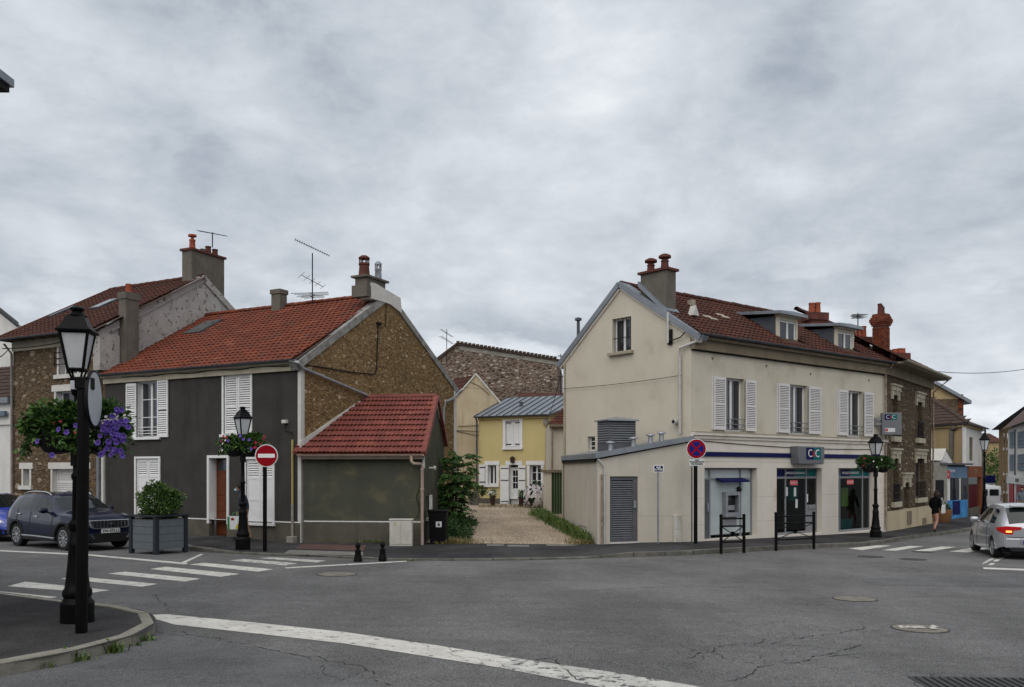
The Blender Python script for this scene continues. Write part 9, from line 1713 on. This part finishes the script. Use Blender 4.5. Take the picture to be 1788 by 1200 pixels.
# woman walking away on the right
J2 = dict(pelvis=(0, 0, 0.90, (0.15, 0.13)), waist=(0, 0, 1.06, (0.15, 0.13)), chest=(0.04, 0, 1.27, (0.17, 0.13)), neck0=(0.07, 0, 1.42, (0.09, 0.085)), neck=(0.10, 0, 1.47, 0.05), head=(0.14, 0, 1.56, (0.078, 0.092)), crown=(0.14, 0, 1.63, (0.065, 0.07)),
          shl=(0.05, 0.17, 1.36, 0.07), ell=(0.06, 0.23, 1.10, 0.055), wrl=(0.20, 0.20, 0.96, 0.04), hl=(0.25, 0.18, 0.93, 0.034), shr=(0.05, -0.17, 1.36, 0.07), elr=(-0.04, -0.22, 1.10, 0.055), wrr=(0.04, -0.23, 0.88, 0.04), hr=(0.05, -0.23, 0.81, 0.034),
          hem=(0, 0, 0.72, (0.175, 0.15)), hipl=(0.02, 0.08, 0.66, 0.085), knl=(0.14, 0.08, 0.44, 0.055), anl=(0.10, 0.08, 0.09, 0.036), tol=(0.23, 0.08, 0.035, 0.035), hipr=(-0.02, -0.08, 0.66, 0.085), knr=(-0.05, -0.08, 0.44, 0.055), anr=(-0.27, -0.08, 0.20, 0.036), tor=(-0.24, -0.08, 0.07, 0.034))
B2_ = [('pelvis', 'waist', 'coat_black'), ('waist', 'chest', 'coat_black'), ('chest', 'neck0', 'coat_black'), ('neck0', 'neck', 'skin'), ('neck', 'head', 'skin'), ('head', 'crown', 'skin'), ('chest', 'shl', 'coat_black'), ('shl', 'ell', 'coat_black'), ('ell', 'wrl', 'coat_black'), ('wrl', 'hl', 'skin'), ('chest', 'shr', 'coat_black'), ('shr', 'elr', 'coat_black'), ('elr', 'wrr', 'coat_black'), ('wrr', 'hr', 'skin'), ('pelvis', 'hem', 'coat_black'), ('hem', 'hipl', 'skin'), ('hipl', 'knl', 'skin'), ('knl', 'anl', 'skin'), ('anl', 'tol', 'shoe'), ('hem', 'hipr', 'skin'), ('hipr', 'knr', 'skin'), ('knr', 'anr', 'skin'), ('anr', 'tor', 'shoe')]
fingers(J2, B2_, 'hl', (0.5, 0, -0.8), 1); fingers(J2, B2_, 'hr', (0, 0, -1), -1)
pw = ground(1633, 930.5, 0.12)
def wextra(t, T, hx, hy):
    face_bits(t, T, (0.145, 0, 1.575), hx, 'hair'); MB().lathe([(0.03, -0.30), (0.075, -0.22), (0.095, -0.06), (0.09, 0.03), (0.03, 0.06)], T((0.09, 0, 1.56)), 12).build('long_hair', 'hair', t, True)
tw, TW = figure('person', 'person in a black coat walking along the far pavement with bare legs', pw, (0.75, 0.66), J2, B2_, None, wextra)
b0 = TW((0.10, -0.24, 0.72)); tt = thing('tote_bag', 'white tote bag on the shoulder of the person in black', 'bag', b0); P = lambda a, d, c: TW((0.10 + a, -0.26 + d, 0.78 + c))
MB().raw([P(-0.16, -0.04, 0), P(0.16, -0.04, 0), P(0.16, 0.02, 0), P(-0.16, 0.02, 0), P(-0.14, -0.05, 0.34), P(0.14, -0.05, 0.34), P(0.14, 0.02, 0.34), P(-0.14, 0.02, 0.34)], [(0, 1, 2, 3), (4, 5, 6, 7), (0, 1, 5, 4), (1, 2, 6, 5), (2, 3, 7, 6), (3, 0, 4, 7)]).build('bag_body', 'tote_white', tt, bevel=0.02); MB().tube([P(-0.08, -0.02, 0.33), P(-0.05, 0.05, 0.62), P(0.05, 0.05, 0.62), P(0.08, -0.02, 0.33)], 0.012, 6).build('strap', 'tote_white', tt)
p = ground(1642, 920, 0.12); p = at(1643, 919, 43.0); p.z = gz(p.x, p.y) + 0.12; t = thing('wicker_planter', 'round brown planter with a little greenery beside the blue shop', 'planter', p); MB().lathe([(0.38, 0), (0.48, 0.2), (0.52, 0.62), (0.48, 0.64), (0.46, 0.55)], p, 18).build('tub', 'wicker', t, 40); b = MB(); blob_leaves(b, p + UP * 0.72, 0.42, 0.42, 0.22, 260, 0.12); b.build('foliage', 'leaf_dark', t)
pf = at(1784, 900, 50.5); pf.z = gz(pf.x, pf.y) + 0.1
J3 = dict(J); t3, T3 = figure('person', 'distant person in grey by the red shop at the right edge', pf, (-0.4, -0.9), J3, [(a, c, {'jacket_navy': 'jacket_grey', 'jacket_grey': 'jacket_grey'}.get(m, m)) for a, c, m in B], None, lambda t, T, hx, hy: face_bits(t, T, (0.215, 0, 1.615), hx, 'hair'))
# ---------------------------------------------------------------- plants in the yard and along the kerbs
def frond(b, p, d, L_, n=11, lf=0.20, up=0.35):
    p = V(p); d = V(d).normalized(); side = d.cross(UP).normalized(); d = (d + UP * up).normalized(); 
    for k in range(n):
        p = p + d * L_ / n; d = (d - UP * 0.13).normalized(); s_ = lf * (1 - 0.5 * abs(k / n - 0.45))
        if k > 1:
            for s in (-1, 1): leaf(b, p, (side * s + d * 0.45 - UP * R.uniform(0.25, 0.9)), s_ * R.uniform(0.85, 1.15), 0.34, fold=0.15)
    leaf(b, p, d, lf, 0.3)
def tree():
    base = SD.P(4.6, 0, 0.30); base.z = cz(base.x, base.y); t = thing('sumac_tree', 'young tree with long feathery leaves beside the outbuilding', 'tree', base); tr = MB(); cr = MB()
    for k in range(9):
        a = R.uniform(-1.9, 1.9); q = [base + V((R.uniform(-0.12, 0.12), R.uniform(-0.12, 0.12), -0.1))]; h = R.uniform(1.6, 2.95); sp_ = R.uniform(0.05, 0.17)
        for j in range(1, 6): q.append(base + V((math.cos(a) * sp_ * j, math.sin(a) * sp_ * j, h * j / 5)))
        tr.tube(q, [0.030 * (1 - 0.14 * j) for j in range(6)], 6)
        for j in range(1, 6):
            for m_ in range(4 if j < 5 else 8): aa = R.uniform(0, 6.28); frond(cr, q[j] - UP * R.uniform(0, 0.3), (math.cos(aa), math.sin(aa), R.uniform(0.0, 0.6)), R.uniform(0.42, 0.72), 9, 0.22, 0.5)
    tr.build('trunk', 'bark', t, True); cr.build('crown', 'leaf_tree', t)
tree()
b = MB(); b2 = MB()
for k in range(70):                                        # nettles and bindweed against the outbuilding
    s = R.uniform(1.5, 6.6); d = R.uniform(0.35, 1.25 - 0.03 * s); p = SD.P(s, 0, d); p.z = cz(p.x, p.y); hgt = R.uniform(0.25, 0.75) * (1.35 - d * 0.7); blob_leaves(b, p + UP * hgt * 0.5, 0.22, 0.25, hgt * 0.55, 60, 0.10, 0.5, 0.2, droop=0.1)
weeds = b.build('nettles', 'leaf_dark', None, kind='stuff'); weeds['label'] = 'dense green weeds along the outbuilding wall'
b = MB(); g1 = MB()
ax0, ax1 = flat(PF0), flat(FEg.P(LEg, 0, 0))
spots = []
for k in range(2600):
    f_ = R.random() ** 0.8; c = ax0.lerp(ax1 + V((-0.6, 5.2, 0)), f_); x = c.x - 0.08 - abs(R.gauss(0, 0.12 + 0.14 * f_)); spots.append(V((x, c.y + 0.3, cz(x, c.y))))
grass_blades(b, spots, 0.42)
for k in range(26): f_ = R.uniform(0.05, 0.9); c = ax0.lerp(ax1 + V((-0.6, 5, 0)), f_); x = c.x - R.uniform(0.1, 0.35); blob_leaves(b, V((x, c.y + 0.2, cz(x, c.y) + 0.16)), 0.16, 0.2, 0.2, 45, 0.10, 0.4)
gr = b.build('grass', 'grass', None, kind='stuff'); gr['label'] = 'tall grass along the annex side wall'
b = MB(); sp_ = []
for k in range(900): x = PF0.x - 0.1 - abs(R.gauss(0, 0.35)); y = PF0.y + 0.15 + abs(R.gauss(0, 0.7)); sp_.append(V((x, y, max(cz(x, y), gz(x, y) + 0.05))))
for k in range(1300): x = PB1.x + 0.35 + abs(R.gauss(0, 0.55)); y = PB1.y + 0.25 + abs(R.gauss(0, 0.75)); sp_.append(V((x, y, max(cz(x, y), gz(x, y) + 0.05))))
for k in range(700): x = R.uniform(-1.6, 2.4); y = R.gauss(41.6, 0.5); sp_.append(V((x, y, cz(x, y))))
grass_blades(b, sp_, 0.16, lean=0.9); dg_ = b.build('dry_grass', 'dry_grass', None, kind='stuff'); dg_['label'] = 'dry straw-coloured grass tufts edging the gravel lane'
b = MB(); sp_ = []
for (u, v, n, h) in ((8, 1172, 60, 0.10), (52, 1166, 30, 0.07), (70, 1166, 30, 0.07), (122, 1155, 70, 0.13), (146, 1152, 30, 0.07), (190, 1140, 80, 0.14), (200, 1137, 40, 0.1), (232, 1128, 20, 0.06), (258, 1119, 26, 0.07)):
    p = ground(u, v)
    for k in range(n): q = V((p.x + R.gauss(0, 0.07), p.y + R.gauss(0, 0.03), gz(p.x, p.y))); grass_blades(b, [q], h, lean=0.7)
    blob_leaves(b, p + UP * h * 0.5, 0.07, 0.05, h * 0.5, n // 3, 0.05, 0.6)
for k in range(160):
    u = R.choice((R.uniform(430, 560), R.uniform(700, 730), R.uniform(1180, 1300))); v = np.interp(u, [p[0] for p in KERB_PX], [p[1] for p in KERB_PX]); p = ground(u, v + R.uniform(-0.3, 0.4)); grass_blades(b, [p], 0.07, lean=0.8)
for k in range(220): s = R.choice((R.uniform(0.2, LB - 0.3), R.gauss(2.2, 0.3))); p = FB.P(s, 0, 0.05 + R.random() * 0.08); p.z = gz(p.x, p.y) + 0.11; grass_blades(b, [p], 0.09)
kw = b.build('kerb_weeds', 'grass', None, kind='stuff'); kw['label'] = 'small weeds growing along the kerbs and walls'
b = MB()
for k in range(3200):                                      # loose stones on the gravel
    y = 27.2 + 15.5 * R.random() ** 1.4; x = R.uniform(-2.0 + 0.02 * y, 2.6 - 0.02 * (y - 27)); r = R.uniform(0.010, 0.028) * (1.6 if R.random() < 0.06 else 1.0); z = cz(x, y); a = R.random() * 6
    ring = [(x + r * math.cos(a + i * 1.2566) * R.uniform(0.7, 1.2), y + r * math.sin(a + i * 1.2566) * R.uniform(0.7, 1.2), z - 0.002) for i in range(5)]; b.raw(ring + [(x, y, z + r * 0.7)], [(i, (i + 1) % 5, 5) for i in range(5)], 0, R.random())
pb_ = b.build('loose_gravel', 'pebble', None, kind='stuff'); pb_['label'] = 'loose pale stones scattered over the gravel lane'
# potted plants and white hydrangea before the yellow house
def potted(label, u, v, Y, r, h, m, lm, rx, rz, leafs=350, flowers=0):
    p = at(u, v, Y); p.z = cz(p.x, p.y); t = thing('potted_plant', label, 'potted plant', p, group='pots before the yellow house'); MB().lathe([(r * 0.72, 0), (r * 0.95, h * 0.9), (r, h * 0.9), (r, h), (r * 0.85, h), (r * 0.85, h - 0.05)], p, 16).build('pot', m, t, 40); b = MB(); blob_leaves(b, p + UP * (h + rz * 0.75), rx, rx, rz, leafs, 0.13, 0.5, 0.3, clumps=8); b.build('foliage', lm, t)
    for k in range(flowers): a = R.uniform(3.3, 6.1); put_flower(t, 'petal_white', p + V((math.cos(a) * rx, math.sin(a) * rx, h + rz * R.uniform(0.4, 1.5))), (math.cos(a), math.sin(a), 0.5), 0.10)
potted('pale grey pot with a spreading green bush left of the yellow house', 828, 884, 43.4, 0.30, 0.42, 'pot_grey', 'leaf_dark', 0.52, 0.34, 520); potted('tall dark pot with pale flowers left of the white door', 860, 884, 42.6, 0.15, 0.5, 'pot_dark', 'leaf_varieg', 0.22, 0.16, 160, 12); potted('tall dark pot with a small plant right of the white door', 910, 886, 42.0, 0.15, 0.46, 'pot_dark', 'leaf_mid', 0.16, 0.16, 120)
p = at(932, 888, 41.2); p.z = cz(p.x, p.y); t = thing('hydrangea_bush', 'bushy shrub covered in white blossom right of the white door', 'shrub', p); b = MB(); blob_leaves(b, p + V((0.05, 0, 0.55)), 0.50, 0.42, 0.62, 900, 0.13, 0.55, 0.3, clumps=10); b.build('foliage', 'leaf_dark', t)
b = MB()
for k in range(4): b.tube([p + V((R.uniform(-0.1, 0.1), 0, -0.05)), p + V((R.uniform(-0.3, 0.3), R.uniform(-0.2, 0.2), 0.6))], 0.015, 5)
b.build('stems', 'bark', t)
for k in range(120):
    d = V((R.gauss(0, 1), -abs(R.gauss(0, 1)), R.gauss(0, 1))).normalized(); 
    put_flower(t, 'petal_white', p + V((0.05 + d.x * 0.54, d.y * 0.46, 0.52 + d.z * 0.60)), d, R.uniform(0.11, 0.17))
